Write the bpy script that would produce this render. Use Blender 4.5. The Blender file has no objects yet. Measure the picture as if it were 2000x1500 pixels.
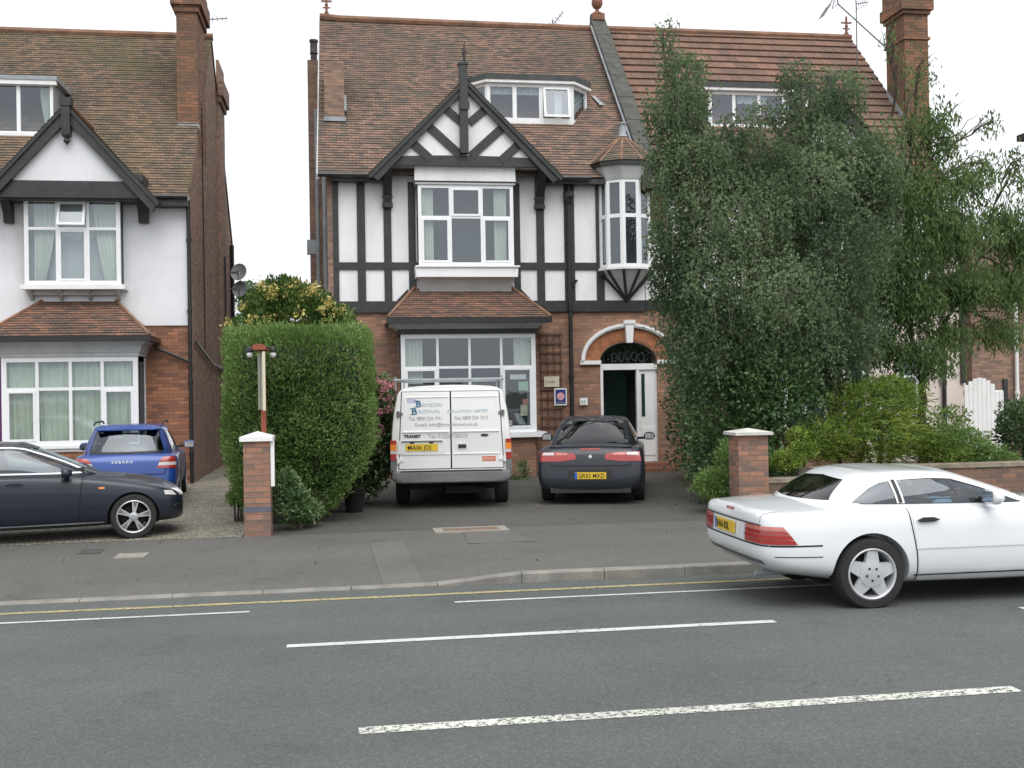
import bpy, bmesh, math, random
import numpy as np
from mathutils import Vector, Matrix
from mathutils.bvhtree import BVHTree
R = math.radians
random.seed(7); RNG = np.random.default_rng(11)
SC = bpy.context.scene
COL = SC.collection

# ---------------------------------------------------------------- camera, sky, sun, exposure
F_PX, YAW, EYE = 2100.0, R(8.75), 1.9            # focal length in pixels of the 2000 px photograph
PITCH, ROLL = math.atan(13/2100), 0.0165
_s, _c = math.sin(YAW), math.cos(YAW)
FWD = Vector((_s*math.cos(PITCH), _c*math.cos(PITCH), math.sin(PITCH)))
_r = Vector((_c, -_s, 0)); _u = _r.cross(FWD)
RGT = _r*math.cos(ROLL) - _u*math.sin(ROLL)
UPV = _r*math.sin(ROLL) + _u*math.cos(ROLL)
cam = bpy.data.cameras.new('camera'); cam.sensor_fit = 'HORIZONTAL'; cam.sensor_width = 36
cam.lens = 36*F_PX/2000; cam.clip_start = 0.1; cam.clip_end = 3000
camo = bpy.data.objects.new('camera', cam); COL.objects.link(camo)
camo.matrix_world = Matrix(((RGT.x, UPV.x, -FWD.x, 0), (RGT.y, UPV.y, -FWD.y, 0), (RGT.z, UPV.z, -FWD.z, EYE), (0, 0, 0, 1)))
SC.camera = camo

SUN_EL, SUN_ROT = 58, 170
w = bpy.data.worlds.new('World'); SC.world = w; w.use_nodes = True
nt = w.node_tree; nt.nodes.clear()
sky = nt.nodes.new('ShaderNodeTexSky'); sky.sky_type = 'NISHITA'; sky.sun_disc = False
sky.sun_elevation = R(SUN_EL); sky.sun_rotation = R(SUN_ROT); sky.air_density = 1.0; sky.dust_density = 4.0; sky.ozone_density = 1.0
hs = nt.nodes.new('ShaderNodeHueSaturation'); hs.inputs['Saturation'].default_value = 0.16
# an even overcast deck: the sky blended with a pale cloud tone broken by very soft noise
tc = nt.nodes.new('ShaderNodeTexCoord'); nz = nt.nodes.new('ShaderNodeTexNoise'); nz.inputs['Scale'].default_value = 2.2
nz.inputs['Detail'].default_value = 5
cr = nt.nodes.new('ShaderNodeValToRGB'); cr.color_ramp.elements[0].color = (9.5, 10.0, 10.8, 1); cr.color_ramp.elements[1].color = (14, 14.2, 14.6, 1)
cr.color_ramp.elements[0].position = .3; cr.color_ramp.elements[1].position = .7
mx = nt.nodes.new('ShaderNodeMix'); mx.data_type = 'RGBA'; mx.inputs['Factor'].default_value = 0.6
bg = nt.nodes.new('ShaderNodeBackground'); bg.inputs['Strength'].default_value = 0.085
ow = nt.nodes.new('ShaderNodeOutputWorld')
L = nt.links.new
L(sky.outputs[0], hs.inputs['Color']); L(tc.outputs['Generated'], nz.inputs['Vector']); L(nz.outputs['Fac'], cr.inputs['Fac'])
L(hs.outputs[0], mx.inputs['A']); L(cr.outputs[0], mx.inputs['B']); L(mx.outputs['Result'], bg.inputs['Color']); L(bg.outputs[0], ow.inputs[0])

sl = bpy.data.lights.new('sun', 'SUN'); sl.energy = 1.35; sl.angle = R(58); sl.color = (1, .975, .94)
so = bpy.data.objects.new('sun', sl); COL.objects.link(so)
_sd = Vector((0.10, -0.60, 1.0)).normalized()
so.rotation_euler = _sd.to_track_quat('Z', 'Y').to_euler()
SC.view_settings.view_transform = 'Standard'; SC.view_settings.look = 'None'
SC.view_settings.exposure = 0.65; SC.view_settings.gamma = 1.0

# ---------------------------------------------------------------- pixel -> place
def ray(px, py): return FWD + RGT*((px-1000)/F_PX) + UPV*((750-py)/F_PX)
def W(px, py, Y):
    d = ray(px, py); t = Y/d.y
    return Vector((d.x*t, Y, EYE+d.z*t))
def G(px, py, z=0.0):
    d = ray(px, py); t = (z-EYE)/d.z
    return Vector((d.x*t, d.y*t, z))
def RP(px, py, z0, y0, s):                       # a point on the roof slope z = z0 + s (y - y0)
    d = ray(px, py); t = (EYE-z0+s*y0)/(s*d.y-d.z)
    return Vector((d.x*t, d.y*t, EYE+d.z*t))

# ---------------------------------------------------------------- object helpers
WM = {}
def link(o, parent=None, M=None):
    COL.objects.link(o); M = M or Matrix.Identity(4)
    if parent is not None:
        o.parent = parent; o.matrix_basis = WM[parent.name_full].inverted() @ M
    else: o.matrix_basis = M
    WM[o.name_full] = M.copy(); return o
def tag(o, label=None, cat=None, group=None, kind=None):
    if label: o['label'] = label
    if cat: o['category'] = cat
    if group: o['group'] = group
    if kind: o['kind'] = kind
    return o
def thing(name, label, cat, loc=(0, 0, 0), rz=0, group=None):
    o = bpy.data.objects.new(name, None); o.empty_display_size = .3
    link(o, None, Matrix.Translation(loc) @ Matrix.Rotation(rz, 4, 'Z'))
    return tag(o, label, cat, group)
class MB:
    def __init__(s): s.v = []; s.f = []; s.uv = []
    def poly(s, pts, uv=None):
        n = len(s.v); s.v += [tuple(p) for p in pts]; s.f.append(tuple(range(n, n+len(pts)))); s.uv.append(uv)
    def box(s, x0, x1, y0, y1, z0, z1):
        if x0 > x1: x0, x1 = x1, x0
        if y0 > y1: y0, y1 = y1, y0
        if z0 > z1: z0, z1 = z1, z0
        c = [(x, y, z) for x in (x0, x1) for y in (y0, y1) for z in (z0, z1)]
        for q in ((0, 1, 3, 2), (4, 6, 7, 5), (0, 4, 5, 1), (2, 3, 7, 6), (0, 2, 6, 4), (1, 5, 7, 3)): s.poly([c[i] for i in q])
        return s
    def prism(s, pts, ax, a0, a1):               # pts in the plane normal to axis ax
        def P(p, a): return {'x': (a, p[0], p[1]), 'y': (p[0], a, p[1]), 'z': (p[0], p[1], a)}[ax]
        n = len(pts); A = [P(p, a0) for p in pts]; B = [P(p, a1) for p in pts]
        ar = sum(pts[i][0]*pts[(i+1) % n][1]-pts[(i+1) % n][0]*pts[i][1] for i in range(n))
        flip = (ar > 0) ^ (ax == 'y') ^ (a1 < a0)
        s.poly(A[::-1] if flip else A); s.poly(B if flip else B[::-1])
        for i in range(n):
            j = (i+1) % n
            q = [A[i], A[j], B[j], B[i]]; s.poly(q if flip else q[::-1])
        return s
    def tube(s, pts, r, n=10, cap=True):
        pts = [Vector(p) for p in pts]; rs = r if isinstance(r, (list, tuple)) else [r]*len(pts)
        rings = []; prev = None
        for i, p in enumerate(pts):
            t = (pts[min(i+1, len(pts)-1)]-pts[max(i-1, 0)]).normalized()
            a = prev if prev is not None else (Vector((0, 0, 1)) if abs(t.z) < .9 else Vector((1, 0, 0)))
            b = t.cross(a).normalized(); a = b.cross(t).normalized(); prev = a
            rings.append([p+(a*math.cos(2*math.pi*k/n)+b*math.sin(2*math.pi*k/n))*rs[i] for k in range(n)])
        base = len(s.v)
        for rg in rings: s.v += [tuple(q) for q in rg]
        for i in range(len(rings)-1):
            for k in range(n):
                s.f.append((base+i*n+k, base+i*n+(k+1) % n, base+(i+1)*n+(k+1) % n, base+(i+1)*n+k)); s.uv.append(None)
        if cap: s.poly(rings[0][::-1]); s.poly(rings[-1])
        return s
    def lathe(s, prof, c=(0, 0, 0), n=24, axis='z'):   # prof: (radius, height)
        base = len(s.v)
        for r, h in prof:
            for k in range(n):
                a = 2*math.pi*k/n; x, y = r*math.cos(a), r*math.sin(a)
                p = (x, y, h) if axis == 'z' else ((x, h, y) if axis == 'y' else (h, x, y))
                s.v.append((p[0]+c[0], p[1]+c[1], p[2]+c[2]))
        for i in range(len(prof)-1):
            for k in range(n):
                s.f.append((base+i*n+k, base+i*n+(k+1) % n, base+(i+1)*n+(k+1) % n, base+(i+1)*n+k)); s.uv.append(None)
        return s
    def bar(s, a, b, wd, dp):                    # a bar lying in an x-z plane from a to b, wd wide, dp deep in y about a.y
        a, b = Vector(a), Vector(b); d = (b-a).normalized(); nrm = Vector((-d.z, 0, d.x))*wd/2
        q = [(p.x, p.z) for p in (a-nrm, b-nrm, b+nrm, a+nrm)]
        return s.prism(q, 'y', a.y-dp/2, a.y+dp/2)
    def build_each(s, name, mat, parent=None, *a, **k):
        # one object per separate piece
        key = {}; par = list(range(len(s.f)))
        def find(i):
            while par[i] != i: par[i] = par[par[i]]; i = par[i]
            return i
        for i, f in enumerate(s.f):
            for v in f:
                q = tuple(round(c, 4) for c in s.v[v])
                if q in key: par[find(i)] = find(key[q])
                else: key[q] = i
        out = {}
        for i, f in enumerate(s.f): out.setdefault(find(i), MB()).poly([s.v[v] for v in f], s.uv[i])
        return [m.build(name, mat, parent, *a, **k) for m in out.values()]
    def build(s, name, mat, parent=None, M=None, smooth=False, local=False, fix=True):
        me = bpy.data.meshes.new(name); me.from_pydata(s.v, [], s.f)
        if M is None and local and parent is not None: M = WM[parent.name_full]
        if fix:
            bm = bmesh.new(); bm.from_mesh(me)
            if smooth: bmesh.ops.remove_doubles(bm, verts=bm.verts, dist=1e-5)
            uvl = bm.loops.layers.uv.new('UVMap')
            bmesh.ops.recalc_face_normals(bm, faces=bm.faces) if fix != 'keep' else None
            ok = len(bm.faces) == len(s.uv)
            bm.faces.ensure_lookup_table()
            for i, f in enumerate(bm.faces):
                given = s.uv[i] if ok else None
                n = f.normal
                if abs(n.z) > .93: t = Vector((1, 0, 0)); q = Vector((0, 1, 0))
                else:
                    t = Vector((-n.y, n.x, 0)).normalized()
                    if abs(t.x) >= abs(t.y): t = t if t.x > 0 else -t
                    else: t = t if t.y > 0 else -t
                    q = n.cross(t); q = q if q.z > 0 else -q
                for k, lp in enumerate(f.loops):
                    if given: lp[uvl].uv = given[k] if fix == 'keep' else (t.dot(lp.vert.co), q.dot(lp.vert.co))
                    else: lp[uvl].uv = (t.dot(lp.vert.co), q.dot(lp.vert.co))
                f.smooth = smooth
            bm.to_mesh(me); bm.free()
            if smooth:
                try: me.set_sharp_from_angle(angle=R(38))
                except Exception: pass
        me.materials.append(mat)
        o = bpy.data.objects.new(name, me)
        return link(o, parent, M)

# ---------------------------------------------------------------- materials
def newmat(name):
    m = bpy.data.materials.new(name); m.use_nodes = True; nt = m.node_tree
    return m, nt, nt.nodes['Principled BSDF']
def nd(nt, t, **k):
    n = nt.nodes.new(t)
    for a, b in k.items():
        if a.startswith('i_'):
            key = a[2:].replace('_', ' ')
            n.inputs[key].default_value = b
        else: setattr(n, a, b)
    return n
def ramp(nt, fac, stops):
    n = nt.nodes.new('ShaderNodeValToRGB'); e = n.color_ramp.elements
    while len(e) < len(stops): e.new(.5)
    for i, (p, c) in enumerate(stops): e[i].position = p; e[i].color = (*c, 1) if len(c) == 3 else c
    nt.links.new(fac, n.inputs[0]); return n.outputs[0]
def mixc(nt, a, b, fac, mode='MIX'):
    n = nt.nodes.new('ShaderNodeMix'); n.data_type = 'RGBA'; n.blend_type = mode
    for s, v in (('A', a), ('B', b)):
        if hasattr(v, 'links'): nt.links.new(v, n.inputs[s])
        else: n.inputs[s].default_value = (*v, 1)
    if hasattr(fac, 'links'): nt.links.new(fac, n.inputs['Factor'])
    else: n.inputs['Factor'].default_value = fac
    return n.outputs['Result']
def noise(nt, scale, detail=4, rough=.55, coord='Object', stretch=None):
    tc = nt.nodes.new('ShaderNodeTexCoord'); n = nt.nodes.new('ShaderNodeTexNoise')
    n.inputs['Scale'].default_value = scale; n.inputs['Detail'].default_value = detail; n.inputs['Roughness'].default_value = rough
    src = tc.outputs[coord]
    if stretch:
        mp = nt.nodes.new('ShaderNodeMapping'); mp.inputs['Scale'].default_value = stretch; nt.links.new(src, mp.inputs[0]); src = mp.outputs[0]
    nt.links.new(src, n.inputs['Vector']); return n.outputs['Fac']
def bump(nt, b, h, strength, dist=.01):
    n = nt.nodes.new('ShaderNodeBump'); n.inputs['Strength'].default_value = strength; n.inputs['Distance'].default_value = dist
    nt.links.new(h, n.inputs['Height']); nt.links.new(n.outputs[0], b.inputs['Normal']); return n
def pm(name, col, rough=.6, var=.12, sc=2.5, bs=0, bsc=60, metallic=0, coat=0, spec=.5, stain=None, emis=None):
    m, nt, b = newmat(name); col = tuple(col)
    n = noise(nt, sc, 6, .6)
    lo = tuple(c*(1-var) for c in col); hi = tuple(min(1, c*(1+var)) for c in col)
    c = ramp(nt, n, [(.3, lo), (.7, hi)])
    if stain:
        n2 = noise(nt, sc*.45, 8, .7, stretch=(1, 1, .35)); f = ramp(nt, n2, [(.5, (0, 0, 0)), (.75, (.75, .75, .75))])
        c = mixc(nt, c, stain, f)
    nt.links.new(c, b.inputs['Base Color'])
    rr = ramp(nt, noise(nt, sc*3, 4), [(.3, (max(0, rough-.07),)*3), (.7, (min(1, rough+.07),)*3)]); nt.links.new(rr, b.inputs['Roughness'])
    b.inputs['Metallic'].default_value = metallic; b.inputs['Specular IOR Level'].default_value = spec
    b.inputs['Coat Weight'].default_value = coat; b.inputs['Coat Roughness'].default_value = .06
    if bs: bump(nt, b, noise(nt, bsc, 5, .6), bs)
    return m
def brickmat(name, c1, c2, mortar, bw=.225, rh=.075, ms=.006, moss=None, mossamt=.5, bias=0, rough=.85, offset=.5, bumps=.6, stainsc=.6, mosssc=.7):
    m, nt, b = newmat(name)
    uv = nd(nt, 'ShaderNodeTexCoord')
    br = nd(nt, 'ShaderNodeTexBrick', offset=offset); br.inputs['Scale'].default_value = 1
    br.inputs['Brick Width'].default_value = bw; br.inputs['Row Height'].default_value = rh; br.inputs['Mortar Size'].default_value = ms
    br.inputs['Mortar Smooth'].default_value = .3; br.inputs['Bias'].default_value = bias
    br.inputs['Color1'].default_value = (0, 0, 0, 1); br.inputs['Color2'].default_value = (1, 1, 1, 1); br.inputs['Mortar'].default_value = (.5, .5, .5, 1)
    nt.links.new(uv.outputs['UV'], br.inputs['Vector'])
    mid = tuple((a+d)/2*1.02 for a, d in zip(c1, c2))
    col = ramp(nt, br.outputs['Color'], [(0, c2), (.35, mid), (.7, c1), (1, tuple(min(1, x*1.22) for x in c1))])
    n = noise(nt, stainsc, 8, .7)
    col = mixc(nt, col, tuple(x*.38 for x in mid), ramp(nt, n, [(.42, (0, 0, 0)), (.8, (.75, .75, .75))]))
    if moss:
        n3 = noise(nt, mosssc, 9, .75); col = mixc(nt, col, moss, ramp(nt, n3, [(.45, (0, 0, 0)), (.72, (mossamt,)*3)]))
    n4 = noise(nt, 35, 3, .7); col = mixc(nt, col, (.5, .5, .5), ramp(nt, n4, [(.3, (.0, .0, .0)), (.8, (.16, .16, .16))]), 'MIX')
    col = mixc(nt, col, mortar, br.outputs['Fac'])
    nt.links.new(col, b.inputs['Base Color']); b.inputs['Roughness'].default_value = rough; b.inputs['Specular IOR Level'].default_value = .25
    inv = nd(nt, 'ShaderNodeMath', operation='SUBTRACT'); inv.inputs[0].default_value = 1; nt.links.new(br.outputs['Fac'], inv.inputs[1])
    ad = nd(nt, 'ShaderNodeMath', operation='MULTIPLY_ADD'); nt.links.new(n4, ad.inputs[0]); ad.inputs[1].default_value = .4; nt.links.new(inv.outputs[0], ad.inputs[2])
    bump(nt, b, ad.outputs[0], bumps, .01)
    return m
def glassmat(name, tint=(.75, .8, .8), rough=.02, ior=1.5, mult=1.9, gcol=(1, 1, 1)):
    m, nt, b = newmat(name); nt.nodes.remove(b)
    tr = nd(nt, 'ShaderNodeBsdfTransparent'); tr.inputs[0].default_value = (*tint, 1)
    gl = nd(nt, 'ShaderNodeBsdfGlossy'); gl.inputs['Roughness'].default_value = rough; gl.inputs[0].default_value = (*gcol, 1)
    fr = nd(nt, 'ShaderNodeFresnel'); gm = nd(nt, 'ShaderNodeNewGeometry'); iv = nd(nt, 'ShaderNodeMapRange')
    iv.inputs['To Min'].default_value = ior; iv.inputs['To Max'].default_value = 1/ior; nt.links.new(gm.outputs['Backfacing'], iv.inputs['Value']); nt.links.new(iv.outputs[0], fr.inputs['IOR'])
    bp = nd(nt, 'ShaderNodeBump'); bp.inputs['Strength'].default_value = .08; bp.inputs['Distance'].default_value = .02
    nt.links.new(noise(nt, 1.6, 2), bp.inputs['Height']); nt.links.new(bp.outputs[0], gl.inputs['Normal'])
    ms = nd(nt, 'ShaderNodeMixShader'); out = nt.nodes['Material Output']
    mu = nd(nt, 'ShaderNodeMath', operation='MULTIPLY'); nt.links.new(fr.outputs[0], mu.inputs[0]); mu.inputs[1].default_value = mult
    nt.links.new(mu.outputs[0], ms.inputs[0]); nt.links.new(tr.outputs[0], ms.inputs[1]); nt.links.new(gl.outputs[0], ms.inputs[2]); nt.links.new(ms.outputs[0], out.inputs[0])
    return m
def asphalt(name, lo, hi, speck=.35, patch=True, scl=1, cracks=True):
    m, nt, b = newmat(name)
    c = ramp(nt, noise(nt, .35*scl, 8, .65), [(.3, lo), (.7, hi)])
    # tyre-polished bands along the carriageway
    c = mixc(nt, c, tuple(x*1.25 for x in hi), ramp(nt, noise(nt, .5, 3, .5, stretch=(.06, 1.6, 1)), [(.45, (0, 0, 0)), (.8, (.4, .4, .4))]))
    c = mixc(nt, c, tuple(x*.55 for x in lo), ramp(nt, noise(nt, 1.1, 9, .72), [(.56, (0, 0, 0)), (.74, (.55, .55, .55))]))
    v = nd(nt, 'ShaderNodeTexVoronoi'); v.inputs['Scale'].default_value = 70
    tcn = nd(nt, 'ShaderNodeTexCoord'); nt.links.new(tcn.outputs['Object'], v.inputs['Vector'])
    g = ramp(nt, v.outputs['Color'], [(.15, (.35, .35, .35)), (.6, (.5, .5, .5)), (.92, (.78, .78, .78))])
    c = mixc(nt, c, g, speck, 'OVERLAY')
    sp = ramp(nt, noise(nt, 28, 3, .6), [(.70, (0, 0, 0)), (.76, (.5, .5, .5))]); c = mixc(nt, c, (.2, .2, .19), sp)
    if cracks:
        v2 = nd(nt, 'ShaderNodeTexVoronoi', feature='DISTANCE_TO_EDGE'); v2.inputs['Scale'].default_value = .42
        mp = nd(nt, 'ShaderNodeMapping'); mp.inputs['Scale'].default_value = (.6, 1.5, 1)
        nn = nd(nt, 'ShaderNodeTexNoise'); nn.inputs['Scale'].default_value = 2.2; nn.inputs['Detail'].default_value = 8
        nt.links.new(tcn.outputs['Object'], nn.inputs['Vector'])
        va = nd(nt, 'ShaderNodeVectorMath', operation='MULTIPLY_ADD'); nt.links.new(nn.outputs['Color'], va.inputs[0]); va.inputs[1].default_value = (1.1, 1.1, 0)
        nt.links.new(tcn.outputs['Object'], va.inputs[2]); nt.links.new(va.outputs[0], mp.inputs[0]); nt.links.new(mp.outputs[0], v2.inputs['Vector'])
        ck = ramp(nt, v2.outputs['Distance'], [(0, (.7, .7, .7)), (.007, (0, 0, 0))])
        mk = ramp(nt, noise(nt, .45, 3), [(.58, (0, 0, 0)), (.70, (.8, .8, .8))])
        f = mixc(nt, (0, 0, 0), ck, mk); c = mixc(nt, c, (.022, .022, .022), f)
    nt.links.new(c, b.inputs['Base Color']); b.inputs['Roughness'].default_value = .82; b.inputs['Specular IOR Level'].default_value = .35
    bump(nt, b, v.outputs['Distance'], .35, .006)
    return m
def wornpaint(name, col, amount=.45, sc=30):
    m, nt, b = newmat(name)
    c = ramp(nt, noise(nt, 3, 6), [(.3, tuple(x*.72 for x in col)), (.7, col)]); nt.links.new(c, b.inputs['Base Color']); b.inputs['Roughness'].default_value = .7
    tr = nd(nt, 'ShaderNodeBsdfTransparent'); ms = nd(nt, 'ShaderNodeMixShader'); out = nt.nodes['Material Output']
    f = ramp(nt, noise(nt, sc, 6, .75), [(amount, (0, 0, 0)), (amount+.06, (1, 1, 1))])
    nt.links.new(f, ms.inputs[0]); nt.links.new(tr.outputs[0], ms.inputs[1]); nt.links.new(b.outputs[0], ms.inputs[2]); nt.links.new(ms.outputs[0], out.inputs[0])
    return m
def leafmat(name, cols, trans=.25, clump=1.1, rough=.55, spec=.35, rnd=.3):
    m, nt, b = newmat(name)
    g = nd(nt, 'ShaderNodeNewGeometry')
    n = len(cols); st = [(i/(n-1), c) for i, c in enumerate(cols)]
    ad = nd(nt, 'ShaderNodeMath', operation='MULTIPLY_ADD'); nt.links.new(g.outputs['Random Per Island'], ad.inputs[0]); ad.inputs[1].default_value = rnd
    n1 = noise(nt, clump, 3, .6); mu = nd(nt, 'ShaderNodeMath', operation='MULTIPLY_ADD'); nt.links.new(n1, mu.inputs[0]); mu.inputs[1].default_value = 2.1; mu.inputs[2].default_value = -.70
    nt.links.new(mu.outputs[0], ad.inputs[2])
    c = ramp(nt, ad.outputs[0], st); nt.links.new(c, b.inputs['Base Color'])
    b.inputs['Roughness'].default_value = rough; b.inputs['Specular IOR Level'].default_value = spec
    tl = nd(nt, 'ShaderNodeBsdfTranslucent'); nt.links.new(c, tl.inputs[0]); ms = nd(nt, 'ShaderNodeMixShader'); ms.inputs[0].default_value = trans
    out = nt.nodes['Material Output']; nt.links.new(b.outputs[0], ms.inputs[1]); nt.links.new(tl.outputs[0], ms.inputs[2]); nt.links.new(ms.outputs[0], out.inputs[0])
    return m
M = {}
M['brick_left'] = brickmat('brick_left', (.36, .145, .068), (.18, .072, .042), (.16, .11, .08), stainsc=.8)
M['brick_side'] = brickmat('brick_side', (.29, .17, .115), (.16, .105, .08), (.23, .18, .14), stainsc=.5)
M['brick_mid'] = brickmat('brick_mid', (.35, .18, .11), (.20, .11, .078), (.22, .15, .10), stainsc=.9)
M['brick_chim'] = brickmat('brick_chim', (.27, .115, .055), (.115, .065, .038), (.10, .08, .055), moss=(.07, .06, .03), mossamt=.7)
M['brick_pier'] = brickmat('brick_pier', (.31, .145, .088), (.15, .095, .075), (.19, .15, .12), ms=.009)
M['brick_wall'] = brickmat('brick_wall', (.24, .12, .07), (.115, .075, .055), (.17, .14, .11), ms=.009, moss=(.07, .075, .04), mossamt=.4)
M['tile_left'] = brickmat('tile_left', (.185, .115, .068), (.08, .066, .048), (.02, .017, .014), bw=.168, rh=.1, ms=.003, moss=(.085, .085, .03), mossamt=.75, rough=.9)
M['tile_mid'] = brickmat('tile_mid', (.22, .13, .090), (.088, .072, .060), (.025, .02, .016), bw=.168, rh=.1, ms=.003, moss=(.085, .082, .048), mossamt=.75, rough=.9)
M['tile_right'] = brickmat('tile_right', (.175, .088, .056), (.115, .062, .044), (.03, .02, .016), bw=.3, rh=.34, ms=.004, moss=(.16, .11, .055), mossamt=.5, rough=.85)
M['tile_bay'] = brickmat('tile_bay', (.23, .105, .062), (.075, .055, .045), (.02, .017, .014), bw=.168, rh=.1, ms=.004, moss=(.05, .048, .035), mossamt=.8, rough=.9)
M['ridge'] = pm('ridge_clay', (.22, .12, .075), .85, .35, 4, .3, 20, stain=(.08, .075, .04))
M['render'] = pm('white_render', (.72, .73, .75), .85, .06, 1.2, .55, 34, stain=(.44, .445, .44))
M['render_mid'] = pm('painted_panel', (.80, .80, .81), .7, .04, 1.2, .25, 30, stain=(.52, .52, .50))
M['soffit'] = pm('soffit_paint', (.50, .50, .49), .7, .08, 2)
M['cream'] = pm('cream_render', (.68, .60, .54), .8, .08, 1.5, .3, 30, stain=(.55, .48, .43))
M['timber'] = pm('black_timber', (.028, .030, .029), .5, .35, 5, .2, 18)
M['upvc'] = pm('white_window_frame', (.80, .81, .82), .3, .03, 3)
M['white'] = pm('white_gloss', (.78, .78, .77), .4, .05, 3, stain=(.62, .61, .57))
M['cornice'] = pm('grey_white_cornice', (.46, .47, .46), .6, .12, 3, stain=(.30, .30, .28))
M['lead'] = pm('lead_sheet', (.28, .31, .33), .5, .25, 4, .2, 10)
M['felt'] = pm('roof_felt', (.06, .065, .065), .8, .25, 6)
M['stone'] = pm('coping_stone', (.075, .076, .066), .9, .4, 5, .6, 22, stain=(.055, .06, .045))
M['concrete'] = pm('concrete', (.27, .25, .215), .9, .2, 6, .4, 40, stain=(.22, .21, .18))
M['terracotta'] = pm('terracotta', (.21, .095, .058), .75, .25, 6, .2, 20)
M['iron'] = pm('dark_iron', (.03, .022, .02), .6, .3, 8)
M['aerial'] = pm('aerial_metal', (.16, .16, .17), .45, .2, 8, metallic=.6)
M['pipe'] = pm('black_pipe', (.018, .018, .018), .4, .25, 6)
M['glass'] = glassmat('window_glass', mult=3.2, gcol=(.86, .93, 1))
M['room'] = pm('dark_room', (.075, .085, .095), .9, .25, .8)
M['curtain'] = pm('net_curtain', (.78, .80, .74), .9, .08, 2)
M['curtain_green'] = pm('pale_curtain', (.70, .74, .64), .9, .1, 2)
M['brown_wood'] = pm('brown_stained_wood', (.12, .062, .04), .7, .3, 6, .2, 30)
M['teal'] = pm('dark_green_door', (.012, .035, .032), .35, .2, 3)
M['purple'] = pm('purple_door_paint', (.12, .02, .14), .4, .1, 3)
M['asphalt_road'] = asphalt('asphalt_road', (.076, .085, .080), (.104, .112, .105), .55)
M['asphalt_path'] = asphalt('asphalt_path', (.088, .088, .081), (.118, .116, .107), .5)
M['asphalt_drive'] = asphalt('asphalt_drive', (.066, .064, .057), (.094, .091, .082), .35)
M['asphalt_patch'] = asphalt('asphalt_patch', (.106, .104, .095), (.128, .125, .115), .3, cracks=False)
M['kerb'] = pm('kerb_concrete', (.22, .21, .185), .9, .25, 4, .4, 50, stain=(.13, .125, .11))
M['yellow_line'] = wornpaint('yellow_road_paint', (.46, .38, .19), .40, 22)
M['white_line'] = wornpaint('white_road_paint', (.60, .61, .58), .36, 26)
M['white_worn'] = wornpaint('worn_white_road_paint', (.64, .65, .58), .43, 34)
M['ground'] = pm('garden_earth', (.07, .06, .04), .95, .4, 2, .5, 12)
def gravelmat():
    m, nt, b = newmat('gravel')
    v = nd(nt, 'ShaderNodeTexVoronoi'); v.inputs['Scale'].default_value = 38
    t = nd(nt, 'ShaderNodeTexCoord'); nt.links.new(t.outputs['Object'], v.inputs['Vector'])
    c = ramp(nt, v.outputs['Color'], [(.1, (.16, .145, .11)), (.5, (.30, .265, .205)), (.9, (.50, .47, .41))])
    c = mixc(nt, c, (.16, .15, .10), ramp(nt, noise(nt, 1.2, 6, .7), [(.45, (0, 0, 0)), (.7, (.8, .8, .8))]))
    c = mixc(nt, c, (.03, .03, .025), ramp(nt, v.outputs['Distance'], [(.35, (0, 0, 0)), (.8, (.8, .8, .8))]))
    nt.links.new(c, b.inputs['Base Color']); b.inputs['Roughness'].default_value = .9
    inv = nd(nt, 'ShaderNodeMath', operation='SUBTRACT'); inv.inputs[0].default_value = 1; nt.links.new(v.outputs['Distance'], inv.inputs[1])
    bump(nt, b, inv.outputs[0], .8, .02); return m
M['gravel'] = gravelmat()

# ================================================================ SETTING
def struct(o): return tag(o, kind='structure')
YK = 11.45                                        # line of the kerb face
g = MB(); g.poly([(-1500, -1500, -.5), (1500, -1500, -.5), (1500, 1500, -.5), (-1500, 1500, -.5)])
struct(g.build('ground', M['ground']))
rd = MB(); xs = [-80, 90]; rows = [(-4.5, -.17), (.5, -.12), (8.9, -.10), (11.0, -.15), (YK+.02, -.175)]
for (a, za), (b, zb) in zip(rows, rows[1:]): rd.poly([(-80, a, za), (90, a, za), (90, b, zb), (-80, b, zb)])
struct(rd.build('road', M['asphalt_road']))
def road_z(y):
    for (a, za), (b, zb) in zip(rows, rows[1:]):
        if a <= y <= b: return za+(zb-za)*(y-a)/(b-a)
    return -.12
def kerb_top(x):                                  # dropped in front of the two drives, then ramping up to full height
    t = max(0, min(1, (x-.85)/.95)); return -.150 + .085*t
near = MB(); near.box(-80, 90, -9, -4.6, -.6, 0.0); struct(near.build('near_pavement', M['asphalt_path']))
kb = MB(); x = -20.0; random.seed(3)
while x < 30:
    ln = .91; x1 = x+ln-.008; za, zb = kerb_top(x), kerb_top(x1); j = random.uniform(-.004, .004)
    y0, y1 = YK+j, YK+.135
    kb.poly([(x, y0, -.3), (x1, y0, -.3), (x1, y0, zb-.015), (x, y0, za-.015)])
    kb.poly([(x, y0, za-.015), (x1, y0, zb-.015), (x1, y0+.02, zb), (x, y0+.02, za)])
    kb.poly([(x, y0+.02, za), (x1, y0+.02, zb), (x1, y1, zb), (x, y1, za)])
    kb.poly([(x1, y0, -.3), (x1, y1, -.3), (x1, y1, zb), (x1, y0+.02, zb), (x1, y0, zb-.015)])
    kb.poly([(x, y1, -.3), (x, y0, -.3), (x, y0, za-.015), (x, y0+.02, za), (x, y1, za)])
    x += ln
struct(kb.build('kerb', M['kerb']))
def pave_z(x, y):
    t = min(1, max(0, (y-YK-.13)/(14.8-YK-.13))); return (kerb_top(x)-.004)*(1-t) + 0.0*t
pv = MB(); gx = [-80, -20, -8] + [i*.25 for i in range(-12, 16)] + [6, 12, 30, 90]; gy = [YK+.125, 12.2, 13, 14, 14.8]
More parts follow.
